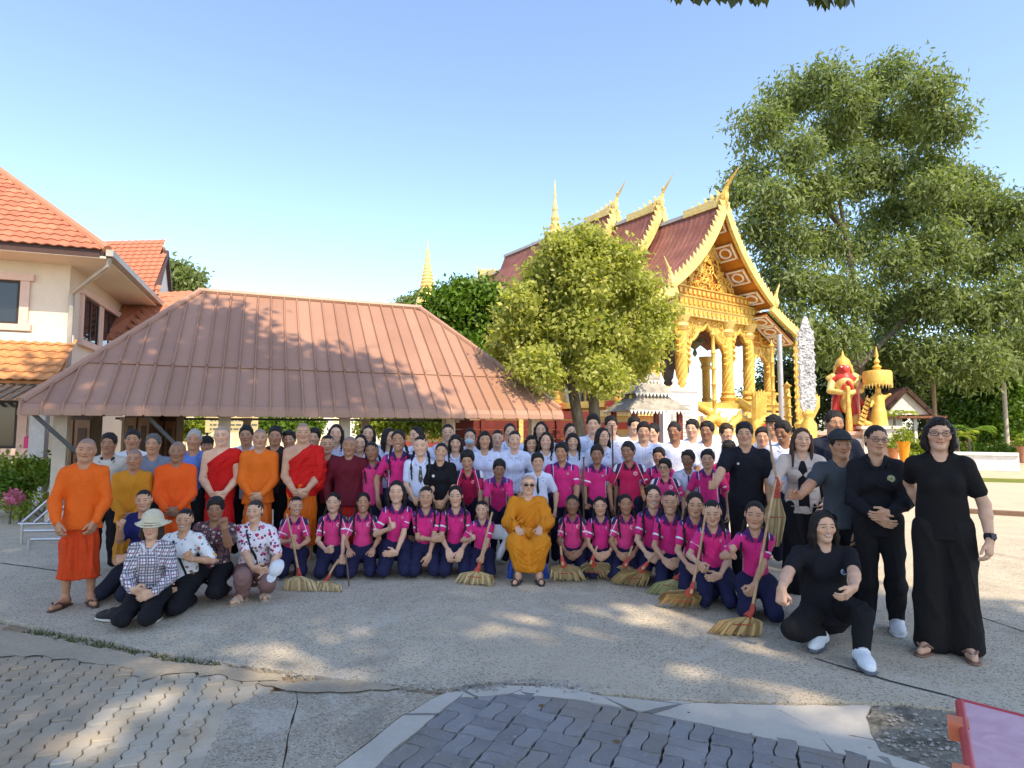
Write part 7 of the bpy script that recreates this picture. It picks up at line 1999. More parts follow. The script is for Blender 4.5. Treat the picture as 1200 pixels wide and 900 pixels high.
# ---- students in white in the back rows
def stu(label, px, top, Y, hair=('long', 0), sex='f', tone=0, **k):
    k.setdefault('handvis', False)
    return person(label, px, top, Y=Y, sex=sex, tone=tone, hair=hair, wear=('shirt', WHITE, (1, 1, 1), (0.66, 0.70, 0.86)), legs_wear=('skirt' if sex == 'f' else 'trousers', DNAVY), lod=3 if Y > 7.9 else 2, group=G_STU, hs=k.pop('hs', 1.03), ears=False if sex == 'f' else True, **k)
stu('long haired student in white standing behind the wine red woman, leftmost of the white shirts', 394, 496, 8.0, ('long', 0))
stu('student in white half hidden behind the maroon novice', 422.5, 508, 7.7, ('half', 1))
stu('student in white with loose wavy hair, a step right of the maroon novice', 431.5, 497, 8.3, ('long', 1))
stu('student in white seen in profile beside the tall girl in deep pink', 456, 501, 8.2, ('half', 0), hy=0.7)
stu('student in white with a big navy hair bow, face turned away', 488, 499, 8.1, ('pony', 1), hy=-0.7, face=('bow',))
stu('student in white with tied back hair at the very back, above the smiling woman', 525, 496, 8.5, ('bun', 1))
stu('student in white with a straight heavy fringe behind the smiling woman in black', 534, 508, 7.8, ('longbangs', 1))
stu('student in white wearing a pale green face mask', 551, 501, 8.2, ('bun', 1), face=('mask',))
stu('broad shouldered student in white with short bobbed hair behind the boys bending forward', 568, 504, 7.7, ('bob', 0), tone=1, build=1.12)
stu('student in white with hair combed back, behind the boy leaning beside the old monk', 583, 503, 8.1, ('bun', 0))
stu('tall student in white at the back with her head against the brown roof edge', 597.5, 495, 8.6, ('pony', 0))
stu('student in white with hair tied behind, just left of the boy with the dark tie', 603, 504, 7.7, ('pony', 1))
stu('student in white with chin length dark hair above the boy with the dark tie', 622.5, 509, 7.9, ('bob', 1))
stu('tall long haired student in white, last row, under the right roof corner', 634, 493, 8.6, ('long', 1))
stu('student in white with long straight hair, behind the chubby boy', 640, 505, 7.8, ('long', 0))
stu('student in white with a fringe standing right of the chubby boy', 671, 506, 7.9, ('longbangs', 0))
stu('last row student with a white hair bow, left of the tree trunks', 668, 495, 8.7, ('bun', 0), face=('clip',), hy=0.3)
stu('tall youth in white standing in front of the tree trunks', 695, 485, 8.3, ('short', 0), 'm', 0)
stu('student in white with long sleek hair over her shoulder, behind the stick boy', 706, 500, 7.8, ('long', 1), 'f', 0, hy=0.35)
stu('sunlit tall youth in white behind the ponytailed student', 716, 487, 8.6, ('crop', 0), 'm', 0)
stu('sunlit youth in white in the last row before the small grey roofed shrine', 743, 488, 8.8, ('short', 1), 'm', 0, hy=0.2)
stu('big youth in white with a bowl haircut behind the boy with the round badge', 754, 494, 7.9, ('short', 2), 'm', 1, build=1.08)
stu('youth in white hidden behind the big youth with the bowl haircut', 765, 496, 8.5, ('crop', 1), 'm', 0, hy=-0.4)
stu('tanned youth in white looking sideways, below the white shrine gate', 790, 494, 8.0, ('crop', 2), 'm', 3, hy=-0.35)
stu('pale smiling youth in white, sun on his face, right of the tanned youth', 811, 491, 8.5, ('short', 0), 'm', 0, hy=-0.25)
stu('tanned youth in white with a full fringe behind the boy in magenta', 828, 493, 8.0, ('short', 1), 'm', 3, hy=-0.4)
stu('youth with brown tinted hair half hidden left of the man in the black polo', 851, 496, 8.2, ('wavy', 0), 'm', 1, hcol=(0.035, 0.02, 0.012), hy=0.4)
stu('youth in white partly hidden behind the right shoulder of the man in the black polo', 893, 500, 7.6, ('short', 2), 'm', 1)
stu('person in a black cap seen from the side behind the tanned boy in pale blue', 906, 486, 7.9, ('short', 0), 'm', 2, face=('blackcap',), hy=-0.6)
stu('tanned boy in pale blue looking down, beside the woman with long brown hair', 917, 493, 7.2, ('short', 0), 'm', 3, hy=-0.5, hp=0.15)

# ---- the adults at the right
J = person('man in a black polo shirt with white collar stripes giving a thumb up', 872, 494, Y=6.35, tone=1, hair=('short', 1), wear=('polo', CLOTH, (0.011, 0.012, 0.018), (0.016, 0.018, 0.028)), legs_wear=('trousers', BLACK), lod=0, build=1.08, hy=0.0,
           arms={-1: dict(W=(836, 572, 0.33), hd=(-0.45, -0.8, 0.1), th=(0.0, 0.0, 1), grip='thumb', pole=(-0.3, 0.6, -0.8)), 1: dict(W=(905, 600, 0.15), hd=(0.1, -0.5, -0.8), th=(-0.6, -0.6, 0))}, feet=('shoe', (0.02, 0.02, 0.02)))
collar(J, J['root'], (0.55, 0.56, 0.55), 0.0085, sz=0.45)
disc('badge', J['sv'], J, -0.05, 0.21, 0.012, J['root'], (0.6, 0.55, 0.5))
J = person('woman with long brown hair in a pale beige jacket over a black dress', 939, 500, Y=6.0, sex='f', tone=0, hair=('long', 1), hcol=(0.055, 0.026, 0.018), wear=('jacket', CLOTH, (0.56, 0.46, 0.40), None, -0.05), legs_wear=('wide', BLACK), lod=0, hy=0.05,
           arms={-1: dict(W=(914, 572, 0.30), hd=(-0.3, -0.7, 0.3), th=(0, 0, 1), grip='hold'), 1: dict(w=(0.12, -0.06, 0.02))})
strip('dress', J['sv'], J, [(0, 0.262), (0, 0.22), (0, 0.15), (0, 0.05), (0, -0.045)], [0.03, 0.075, 0.085, 0.09, 0.10], J['root'], BLACK, lift=0.016, thick=0.02)
for i in range(6):
    z = 0.22 - i * 0.045
    for s in (-1, 1): strip('frog_button', J['sv'], J, [(s * 0.034, z), (s * 0.052, z), (s * 0.070, z + 0.002)], 0.008, J['root'], (0.40, 0.30, 0.25), lift=0.010)
J = person('man in a dark navy shirt behind the man in the cap and grey polo', 977, 481, Y=6.6, tone=2, hair=('crop', 0), wear=('polo', CLOTH, (0.016, 0.02, 0.035), 'same'), legs_wear=('trousers', BLACK), lod=1, handvis=False, hy=0.15, build=1.05)
J = person('older man in a grey polo shirt and black cap reaching out to hold a broom', 984, 503, Y=5.25, tone=2, hair=('crop', 1), hs=1.1, wear=('polo', CLOTH, (0.055, 0.066, 0.078), (0.06, 0.07, 0.082)), legs_wear=('trousers', BLACK), lod=0, hy=0.05, face=('cap',),
           arms={-1: dict(W=(930, 590, 0.33), hd=(-1, -0.3, 0.15), th=(0, -0.2, 1), grip='hold', pole=(-0.5, 0.3, -0.9)), 1: dict(W=(1004, 628, 0.12), hd=(-0.05, -0.2, -1), th=(-0.4, -1, 0))})
collar(J, J['root'], (0.62, 0.60, 0.48), 0.0085, sz=0.45)
disc('badge', J['sv'], J, 0.056, 0.175, 0.026, J['root'], (0.55, 0.42, 0.12), inner=(0.32, 0.20, 0.08))
strip('pen', J['sv'], J, [(0.045, 0.235), (0.05, 0.215)], 0.006, J['root'], (0.6, 0.6, 0.6))
J = person('woman with glasses in a black jacket with a round green badge', 1026, 497, Y=4.95, sex='f', tone=1, hair=('bun', 0), hs=1.03, wear=('jacket', CLOTH, (0.011, 0.011, 0.015), None, -0.075), legs_wear=('trousers', (0.012, 0.012, 0.014)), feet=('trainer', (0.68, 0.70, 0.71)), lod=0, build=0.96, face=('glasses',), hy=0.12,
           arms={-1: dict(w=(-0.03, -0.14, 0.03), hd=(0.7, -0.5, -0.4), th=(0, -0.3, 1)), 1: dict(w=(0.03, -0.15, 0.05), hd=(-0.8, -0.4, -0.2), th=(0, -0.3, 1))}, fd={-1: (-0.3, -1, 0), 1: (-0.1, -1, 0)})
disc('badge', J['sv'], J, 0.052, 0.205, 0.027, J['root'], (0.35, 0.46, 0.30), inner=(0.55, 0.50, 0.25))
J['c'] = collar(J, J['root'], (0.012, 0.012, 0.016), 0.009)
J = person('woman in a black polo shirt and wide black trousers standing at the right end', 1099, 487, Y=4.42, sex='f', tone=0, hair=('bob', 0), hs=1.02, wear=('polo', CLOTH, (0.010, 0.0095, 0.010), None), legs_wear=('wide', (0.013, 0.0115, 0.0115)), feet=('sandal', (0.24, 0.13, 0.095)), lod=0, build=0.97, hy=-0.05, face=('glasses',), belly=0.014,
           arms={-1: dict(w=(-0.045, 0.15, 0.03), hd=(0.8, 0.2, -0.6), th=(0.3, -1, 0), pole=(-0.2, 1, -0.2)), 1: dict(w=(0.150, -0.05, -0.04), hd=(-0.15, -0.25, -1), th=(-0.5, -1, 0))}, fd={-1: (-0.5, -1, 0), 1: (0.05, -1, 0)})
so = Solid(); w, e = J['wri', 1], J['elb', 1]; d = nrm(w - e); c = w - d * 0.02
so.cap(c - d * 0.006, c + d * 0.006, 0.0345, None, 0.004)
o = part('watch_strap', so, J['root'], RUBBER, (0.012, 0.012, 0.012), 0.006)
b = MB(); n = nrm(V3(0.5, -1, 0.2) - d * (V3(0.5, -1, 0.2) @ d)); x_ = np.cross(d, n)
b.box(Vector(c + n * 0.036), (0.036, 0.036, 0.012), Matrix((x_, d, n)).transposed()); b.build('watch_face', PLASTIC, o, color=(0.01, 0.01, 0.012, 1))
J = person('woman in a black polo shirt and trousers squatting at the front right in white trainers', 964, 597, Y=4.62, pose='squat', sex='f', tone=0, hair=('half', 0), hs=1.05, wear=('polo', CLOTH, (0.011, 0.011, 0.015), None), legs_wear=('trousers', (0.010, 0.010, 0.012)), feet=('trainer', (0.70, 0.74, 0.77), (0.10, 0.12, 0.15)), lod=0, build=1.18, hy=0.05, yaw=-0.15, side=-0.02,
           pel=(0.06, 0.08, 0.135), legs={-1: ((-0.165, -0.14, 0.10), (-0.01, -0.03, 0.05)), 1: ((0.125, -0.18, 0.255), (0.085, -0.245, 0.05))}, fd={-1: (-0.55, -0.9, 0), 1: (-0.12, -1, 0)},
           arms={-1: dict(W=(905, 711, 0.38), hd=(-0.15, -0.3, -1), th=(0.6, -0.7, 0.2), grip='hold'), 1: dict(g=(0.075, -0.215, 0.305), hd=(-0.75, -0.35, -0.55), th=(-0.2, -0.6, 0.8), pole=(1, 0.3, -0.5))})
disc('badge', J['sv'], J, 0.052, 0.195, 0.021, J['root'], (0.42, 0.45, 0.55), inner=(0.08, 0.12, 0.30))
# ------------------------------------------------------------ brooms, sticks and what people hold
def straw_mat(name, a, c_):
    g = G(name, 0.8, 0.2); p = g.coord('Object'); r = S(g, g.attr('rnd', 'Fac')); n = g.noise(p, 30, 3)
    g.base(g.ramp(r * 0.7 + n * 0.3, [(0.15, a), (0.85, c_)])); return g.m
STRAW = straw_mat('straw', (0.30, 0.20, 0.09), (0.66, 0.50, 0.27)); STRAW2 = straw_mat('green_straw', (0.20, 0.18, 0.06), (0.46, 0.42, 0.20)); STRAW3 = straw_mat('dark_straw', (0.24, 0.145, 0.06), (0.54, 0.36, 0.16))
CANE = simple('bamboo_handle', (0.50, 0.30, 0.16), 0.5, 0.3, 8); CANE2 = simple('dark_wood_handle', (0.15, 0.085, 0.055), 0.55, 0.25, 8)
BIND = simple('red_cord_binding', (0.52, 0.07, 0.045), 0.6, 0.3, 30, 0.4)
def gpz(x, y, z):
    cx, cy = (x - 600.0) / F_PX, (450.0 - y) / F_PX
    dz = math.sin(PITCH) + cy * math.cos(PITCH); dy = math.cos(PITCH) - cy * math.sin(PITCH)
    t = (z - CAM_H) / dz
    return Vector((cx * t, t * dy, z))
def broom(label, top, neck, tipl, tipr, mat=None, cane=None, zt=0.006, ground=True, seed=0):
    A = at(*top); N = at(*neck)
    tl, tr = (gp(*tipl), gp(*tipr)) if ground else (at(*tipl), at(*tipr))
    root = empty('broom', N, 0, label, 'broom', 'grass brooms held by the pupils'); r = random.Random(seed + int(neck[0]))
    b = MB(); d = (N - A).normalized(); b.tube([A - N, (A - N) * 0.5 + Vector((r.gauss(0, .004), 0, 0)), Vector((0, 0, 0)) + d * 0.05], [0.010, 0.0115, 0.013], 8); b.build('handle', cane or CANE, root, True)
    mid = (tl + tr) / 2; ax = (mid - N); L = ax.length; axn = ax.normalized()
    side = (tr - tl).normalized()
    e = N + axn * L * 0.24
    b = MB(); b.tube([-d * 0.05, Vector((0, 0, 0)), axn * L * 0.10, axn * L * 0.24], [0.015, 0.021, 0.026, 0.036], 10); b.build('binding', BIND, root, True)
    V, F, rn = [], [], []
    back = side.cross(axn).normalized()
    if back.y < 0: back = -back
    for i in range(210):
        t = r.random(); lay = r.choice((0, 0.5, 1)) * 0.07 + r.uniform(0, .02)
        t = i / 209 if i % 2 else t; tip = tl.lerp(tr, t) + back * (lay + r.uniform(-.01, .02)) + axn * r.uniform(-0.05, 0.012); tip.z = max(zt, tip.z + r.uniform(0, .01)) if ground else tip.z
        s0 = e + side * (t - 0.5) * 0.062 + back * (lay - .035) * 0.5 - N * 0
        m = s0.lerp(tip, 0.5) + side * (t - 0.5) * 0.085 + Vector((0, 0, 0.012 * r.random() + 0.015))
        w = side * r.uniform(0.006, 0.013); o = len(V); q = back * 0.004
        V += [s0 - w * .5 - N, s0 + w * .5 - N, m - w - N, m + w - N, tip - w * .35 - N, tip + w * .35 - N, s0 + q - N, m + q * 2 - N, tip + q * .5 - N]
        F += [(o, o + 1, o + 3, o + 2), (o + 2, o + 3, o + 5, o + 4), (o + 1, o + 6, o + 7, o + 3), (o + 3, o + 7, o + 8, o + 5), (o + 6, o, o + 2, o + 7), (o + 7, o + 2, o + 4, o + 8)]; rn += [r.random()] * 9
    link('bristles', mesh_from('bristles', V, F, mat or STRAW, False, {'rnd': np.array(rn)}), root, kind='stuff')
    b = MB(); b.tube([e - N + axn * L * .30 + side * k * .07 - back * 0.02 for k in (-1, -.5, 0, .5, 1)], 0.004, 5); b.build('stitching', BIND, root)
    return root
broom('broom with pale cane handle held by the leftmost kneeling girl in pink', (336, 602, 6.35), (350, 671, 6.28), (331, 693), (371, 694))
broom('short broom lying slanted in front of the girl in coral pink', (397, 655, 6.33), (383, 679, 6.28), (361, 692), (399, 695))
broom('broom with a long handle held by the smallest kneeling girl beside the old monk', (577, 600, 6.45), (561, 664, 6.32), (531, 684), (576, 688))
broom('short gripped broom standing right beside the blue stool', (657, 640, 6.4), (659, 657, 6.33), (646, 682), (687, 682), STRAW)
broom('second pale broom to the right of the blue stool', (700, 640, 6.4), (694, 656, 6.33), (681, 679), (719, 680), STRAW)
broom('broom partly behind the others in the middle of the right half row', (741, 640, 6.45), (735, 658, 6.40), (706, 679), (742, 683), STRAW)
broom('wide straw broom lying before the tall girl with long plaits', (771, 645, 6.25), (756, 663, 6.15), (713, 685), (757, 689), STRAW3)
broom('greenish straw broom pointing down left of the girl with large bows', (806, 655, 6.05), (797, 674, 5.95), (756, 696), (790, 701), STRAW2)
broom('brown broom with a long pale handle held by the girl with the wristband', (827, 600, 5.62), (811, 689, 5.32), (770, 712), (818, 715), STRAW3)
broom('large brown broom with a red neck held by the rightmost kneeling girl', (909, 562, 5.1), (881, 716, 4.82), (829, 745), (890, 748), STRAW3)
broom('broom lifted off the ground, its cane end in the air, by the beige jacket', (900, 498, 5.75), (911, 566, 5.55), (894, 640, 5.5), (916, 640, 5.5), STRAW, ground=False)
def stick(label, a, c, r=0.011, mat=None):
    A, B_ = at(*a), at(*c); o = empty('wooden_stick', B_, 0, label, 'stick')
    b = MB(); b.tube([A - B_, (A - B_) * .5 + Vector((.004, 0, 0)), Vector((0, 0, 0))], [r * .85, r, r], 8); b.build('shaft', mat or CANE2, o, True)
    b = MB(); b.tube([(A - B_) * 1.0, (A - B_) * 1.012], r * 1.3, 8); b.build('end_cap', CANE2, o)
stick('dark broom stick held upright by the boy in pink', (684, 537, 7.12), (683, 668, 7.05)); stick('second dark stick standing upright between two boys in pink', (717.5, 500, 7.35), (719, 660, 7.3))
stick('thin brown stick propped between two kneeling girls in pink', (405, 650, 6.4), (409, 686, 6.2), 0.008)
o = link('cap', head_mesh('cp', cap_mesh), None, label='white cap hanging from the hand of the older woman in florals', category='cap', color=(0.66, 0.68, 0.72, 1), loc=at(327, 668, 5.5), rot=(1.1, 0.3, -0.5), scale=(0.17, 0.17, 0.17))

# ------------------------------------------------------------ the blue stool
st = empty('plastic_stool', ABBOT['root'].location + Vector((0, 0.02, 0)), 0, 'blue plastic stool under the seated old monk', 'stool'); zs = 0.305 * ABBOT['u'] - 0.13
BLUE = simple('blue_plastic', (0.03, 0.10, 0.42), 0.4, 0.08)
b = MB(); b.box((0, 0, zs), (0.30, 0.30, 0.035)); b.box((0, 0, zs - .035), (0.33, 0.33, 0.04)); b.build('seat', BLUE, st)
for sx in (-1, 1):
    for sy in (-1, 1):
        b = MB(); b.bar((sx * .135, sy * .135, zs - .03), (sx * .20, sy * .18, 0.0), 0.055, 0.03); b.build('leg', BLUE, st)
for q in (((-.17, -.16, .2), (.17, -.16, .2)), ((-.17, .16, .2), (.17, .16, .2))):
    b = MB(); b.bar(*q, 0.03, 0.02); b.build('stretcher', BLUE, st)

# ------------------------------------------------------------ pink folding table corner
A, B_, C_, D_ = gpz(1126, 820, .72), gpz(1290, 862, .72), gpz(1330, 1010, .72), gpz(1152, 985, .72)
tb = empty('folding_table', (A.x, A.y, 0), 0, 'pink topped plastic table with a red edge in the bottom right corner', 'table'); T_ = Vector((A.x, A.y, 0))
tm = G('pink_laminate', 0.35, 0.4); p_ = tm.coord('Object'); n_ = tm.noise(tm.map(p_, (1, 1, 1)), 14, 5, 0.6, 1.0); tm.base(tm.ramp(n_, [(0.3, (0.58, 0.31, 0.38)), (0.7, (0.72, 0.45, 0.51))]))
RP = simple('red_plastic', (0.55, 0.06, 0.07), 0.4, 0.1)
b = MB(); b.quad(D_ - T_, C_ - T_, B_ - T_, A - T_, 0.03); b.build('table_top', tm.m, tb)
b = MB(); k = Vector((0, 0, -.012))
for p, q in ((A, B_), (B_, C_), (C_, D_), (D_, A)): b.tube([p - T_ + k, q - T_ + k], 0.016, 8)
b.build('edge_strip', RP, tb, True)
for f in (0.22, 0.62):
    m = A.lerp(D_, f) - T_; d = (D_ - A).normalized(); b = MB(); b.bar(m + Vector((-.018, 0, -.02)) - d * .035, m + Vector((-.018, 0, -.02)) + d * .035, 0.05, 0.045); b.bar(m + Vector((-.03, 0, .0)) - d * .02, m + Vector((-.03, 0, .0)) + d * .02, 0.03, 0.012); b.build('clip', simple('orange_plastic', (0.72, 0.20, 0.10), 0.4), tb)
for q in (A.lerp(C_, .12), D_.lerp(B_, .12), B_.lerp(D_, .12), C_.lerp(A, .12)):
    b = MB(); q = q - T_; b.tube([(q.x, q.y, 0.69), (q.x * .98 + .01, q.y, 0.0)], 0.016, 8); b.build('leg', M_STEEL, tb)

# ------------------------------------------------------------ tubular bicycle rack at the left
STEEL = simple('bright_steel_tube', (0.50, 0.50, 0.50), 0.3, 0.12, 6, 0, 0.75)
o_ = gp(60, 640); br = empty('bicycle_rack', o_, 0, 'silver tubular bicycle rack standing left of the first novice', 'bicycle rack')
def rel(x, y, Y): return at(x, y, Y) - o_
for (y0, Y) in ((614, 8.6), (622, 8.2), (632, 7.9)):
    b = MB(); b.tube([rel(22 + (y0 - 614) * .8, y0, Y), rel(100, y0 - 1, Y + .1)], 0.022, 8); b.build('rail', STEEL, br, True)
for i in range(4):
    x = 30 + i * 14; b = MB()
    b.tube([rel(x - 4, 612, 8.6), rel(x + 10, 600, 8.7), rel(x + 26, 586, 8.8), rel(x + 44, 578, 8.9), rel(x + 54, 580, 8.9), rel(x + 58, 600, 8.9)], 0.017, 8); b.build('hoop', STEEL, br, True)
for x, y in ((26, 614), (34, 632)):
    b = MB(); q = rel(x, y, 8.2 if y > 620 else 8.6); b.tube([q, (q.x, q.y, 0.0)], 0.02, 8); b.build('leg', STEEL, br)

# ------------------------------------------------------------ plants near the house
def shrub(label, cl, Y, n, size, lm, base_px, seed=1, cat='shrub', **k):
    p = at(*base_px, Y); root = empty('shrub', (p.x, p.y, 0), 0, label, cat)
    leaves('foliage', [(np.array(at(x, y, Y + random.Random(x).uniform(-.2, .2)) - Vector((p.x, p.y, 0))), r * Y / F_PX) for x, y, r in cl], n, size, lm, root, seed=seed, twig=5, shell=0.2, **k)
    b = MB()
    for x, y, r in cl: b.tube([(random.Random(x).uniform(-.1, .1), 0, 0), at(x, y, Y) - Vector((p.x, p.y, 0))], [0.018, 0.006], 5)
    b.build('stem', BARK, root, kind='stuff')
    return root
YEL = leaf_mat('yellow_green_leaf', (0.10, 0.16, 0.012), (0.34, 0.40, 0.05), 0.35)
shrub('low bright yellow green bush against the house wall', [(8, 556, 15), (30, 553, 16), (50, 556, 12)], 11.6, 2600, 0.10, YEL, (30, 590), 61)
shrub('dark green leafy shrub beside the bright bush by the house', [(58, 552, 9), (4, 568, 12), (20, 575, 10)], 11.2, 1000, 0.11, LF_MID, (50, 596), 62)
shrub('spindly plant with pale leaves growing before the low house wall', [(15, 590, 9), (28, 598, 8), (50, 585, 8)], 10.6, 400, 0.08, YEL, (28, 608), 63)
PF = leaf_mat('pink_petal', (0.55, 0.10, 0.22), (0.75, 0.25, 0.38), 0.3)
shrub('pink flowering plant at the foot of the house wall', [(14, 582, 6), (22, 586, 5)], 10.4, 260, 0.06, PF, (17, 606), 64, 'plant')
HED = [(430, 499, 12), (450, 496, 13), (470, 498, 13), (492, 497, 12), (512, 498, 13), (530, 500, 12)]
shrub('sunlit yellow green hedge seen under the hall roof', HED, 24, 5200, 0.17, YEL, (480, 520), 65, 'hedge')
shrub('green bushes beyond the hall behind the men at the left', [(300, 500, 11), (322, 498, 12), (345, 499, 12), (366, 500, 11)], 25, 3600, 0.17, LF_MID, (330, 520), 66)
shrub('pale leafy bush behind the hall posts at the far left', [(215, 503, 10), (235, 500, 10)], 24, 1500, 0.17, YEL, (225, 520), 67)

# ------------------------------------------------------------ what stands in and behind the open hall
BROWN = simple('dark_brown_wood', (0.075, 0.035, 0.02), 0.55, 0.25); MIDB = simple('varnished_brown_wood', (0.22, 0.10, 0.045), 0.45, 0.2)
def cabinet(label, x0, x1, y0, Y, mat=BROWN):
    a, c = at(x0, y0, Y), at(x1, y0, Y); w = c.x - a.x; o = empty('cabinet', ((a.x + c.x) / 2, Y, 0), 0.2, label, 'cabinet'); h = a.z
    b = MB(); b.box((0, .25, h / 2), (w, 0.5, h)); b.build('carcass', mat, o)
    for s in (-1, 1):
        b = MB(); b.box((s * w / 4, -0.012, h * .55), (w / 2 - .04, 0.03, h * .8)); d = b.build('door', MIDB, o); b = MB(); b.box((s * w / 4, -0.032, h * .55), (w / 2 - .16, 0.014, h * .62)); b.build('panel', mat, d)
    b = MB(); b.box((0, .24, h + .02), (w + .08, 0.58, 0.05)); b.build('top', mat, o)
cabinet('carved dark wooden cabinet under the left end of the hall roof', 70, 106, 487, 13.0); cabinet('tall dark wardrobe behind the man in the white shirt', 148, 176, 484, 13.2); cabinet('dark shelf cabinet behind the older man in grey blue', 180, 206, 489, 14.0)
b = MB()
A, B_ = at(200, 505, 26), at(440, 505, 30)
b.bar((A.x, A.y, 1.2), (B_.x, B_.y, 1.2), 0.3, 2.4); bg = b.build('garden_building', simple('pale_yellow_wall', (0.70, 0.60, 0.42), 0.85, 0.15, 1.5)); tag(bg, 'pale yellow low wall in the sun beyond the hall', 'wall')
for i in range(9):
    f = i / 8; q = A.lerp(B_, f); b = MB(); b.box((q.x, q.y - .1, 1.25), (0.35, 0.5, 2.6)); b.build('pilaster', WHITEP, bg)
sg = empty('sign_board', at(272, 497, 19.0), 0.25, 'long pale signboard standing behind the hall', 'sign')
b = MB(); b.box((0, 0, 0), (1.5, 0.06, 0.52)); b.build('board', simple('yellow_sign_board', (0.62, 0.52, 0.30), 0.6), sg)
b = MB()
for z in (0.12, -0.02, -0.15):
    x = -0.62
    while x < 0.6: w = random.uniform(.05, .16); b.box((x + w / 2, -.034, z), (w, .008, .06)); x += w + .03
b.build('lettering', M_GREY, sg, kind='stuff')
for x in (-.7, .7): b = MB(); b.bar((x, .05, .3), (x, .05, -1.35), .06); b.build('leg', M_STEEL, sg)
fence = empty('plank_fence', at(610, 505, 19.5), 0.15, 'dark red plank wall behind the students at the right end of the hall', 'fence')
for j in range(7):
    b = MB(); b.box((0, random.uniform(-.01, .01), -1.3 + j * 0.30), (4.9, 0.06, 0.27)); b.build('plank', DKRED, fence)
for x in (-2.4, -1.2, 0, 1.2, 2.4): b = MB(); b.box((x, -.06, -.45), (0.14, 0.12, 2.3)); b.build('post', GOLDP if x in (-2.4, 0) else DKRED, fence)

# ------------------------------------------------------------ little shrines before the temple
sh = empty('shrine_sala', (at(757, 505, 18).x, 18.0, 0), 0.25, 'small open shrine with a three tiered weathered grey roof behind the boys', 'shrine')
ROOFG = simple('weathered_grey_shingle', (0.34, 0.31, 0.26), 0.9, 0.3, 5, 0.5)
for k, (zz, w, h) in enumerate(((2.12, 1.9, 0.42), (2.62, 1.25, 0.32), (3.0, 0.7, 0.26))):
    b = MB(); r2 = w / 2
    b.add([(-r2, -r2, zz), (r2, -r2, zz), (r2, r2, zz), (-r2, r2, zz), (-r2 * .5, -r2 * .5, zz + h), (r2 * .5, -r2 * .5, zz + h), (r2 * .5, r2 * .5, zz + h), (-r2 * .5, r2 * .5, zz + h)], [(0, 1, 5, 4), (1, 2, 6, 5), (2, 3, 7, 6), (3, 0, 4, 7), (4, 5, 6, 7), (3, 2, 1, 0)])
    rf_ = b.build('roof', ROOFG, sh)
    b = MB()
    for i in range(int(w / .11)):
        x = -r2 + .06 + i * .11
        for y in (-r2, r2): b.add([(x - .05, y, zz), (x + .05, y, zz), (x, y, zz - .11), (x - .05, y + .02, zz), (x + .05, y + .02, zz), (x, y + .02, zz - .11)], [(0, 2, 1), (3, 4, 5), (0, 3, 5, 2), (1, 2, 5, 4)])
    b.build('eave_fringe', WHITEP, rf_, kind='stuff')
    if k < 2: b = MB(); b.box((0, 0, zz + h + .06), (w * .5, w * .5, .16)); b.build('drum', ROOFG, sh)
for x in (-.7, .7):
    for y in (-.7, .7): b = MB(); b.box((x, y, 1.06), (.13, .13, 2.12)); b.box((x, y, .1), (.22, .22, .2)); b.build('post', DKRED, sh)
b = MB(); b.box((0, 0, .35), (1.7, 1.7, .7)); b.box((0, 0, .72), (1.8, 1.8, .08)); b.build('base', REDP, sh)
b = MB(); b.lathe([(.3, .76), (.36, .95), (.2, 1.05), (.28, 1.3), (.12, 1.5), (.05, 1.75)], (0, .2, 0), 10); b.build('altar', GOLD, sh)
wg = empty('shrine_gate', (at(792, 505, 19.5).x, 19.5, 0), 0.3, 'white shrine gate with three pointed finials and a louvred panel', 'shrine')
b = MB(); b.box((0, 0, 1.42), (1.25, 0.6, 2.84)); b.box((0, 0, 2.84), (1.4, .72, .1)); b.box((0, 0, .2), (1.4, .75, .4)); b.build('wall', WHITEP, wg)
b = MB(); b.box((0, -.31, 1.75), (.72, .04, 1.5)); fr = b.build('frame', simple('grey_frame', (0.40, 0.41, 0.43), 0.6), wg)
for i in range(12):
    b = MB(); b.box((0, -.335, 1.08 + i * .12), (.62, .03, .09)); b.build('slat', simple('cream_louvre', (0.62, 0.58, 0.50), 0.6) if i == 0 else bpy.data.materials['cream_louvre'], fr)
for x in (-.5, 0, .5): b = MB(); b.lathe([(.12, 0), (.16, .08), (.07, .16), (.11, .26), (.05, .36), (.01, .52 + (.1 if x == 0 else 0))], (x, 0, 2.88), 10); b.build('finial', WHITEP, wg, True)
# undulating naga wall in gold along the terrace front
nw = empty('naga_wall', (at(850, 505, 23).x, 22.6, 0), 0.35, 'low cream wall topped by a wavy gold serpent body in front of the temple', 'wall')
b = MB(); b.box((0, 0, .8), (4.2, .4, 1.6)); b.build('wall', GOLDP, nw)
b = MB(); b.tube([(-2.1 + i * .1, -.05, 1.85 + .16 * math.sin(i * .55)) for i in range(43)], 0.17, 8); b.build('serpent_body', GOLD, nw, True)
for i in range(14):
    x = -2.0 + i * .3; z = 1.85 + .16 * math.sin((x + 2.1) * 5.5)
    b = MB(); b.tube([(x, -.05, z + .1), (x + .03, -.05, z + .26), (x + .12, -.05, z + .38)], [.07, .06, .01], 5); b.build('fin', GOLD, nw)
b = MB(); b.box((0, -.22, 1.15), (3.9, .06, .5)); b.build('panel', WHITEP, nw)

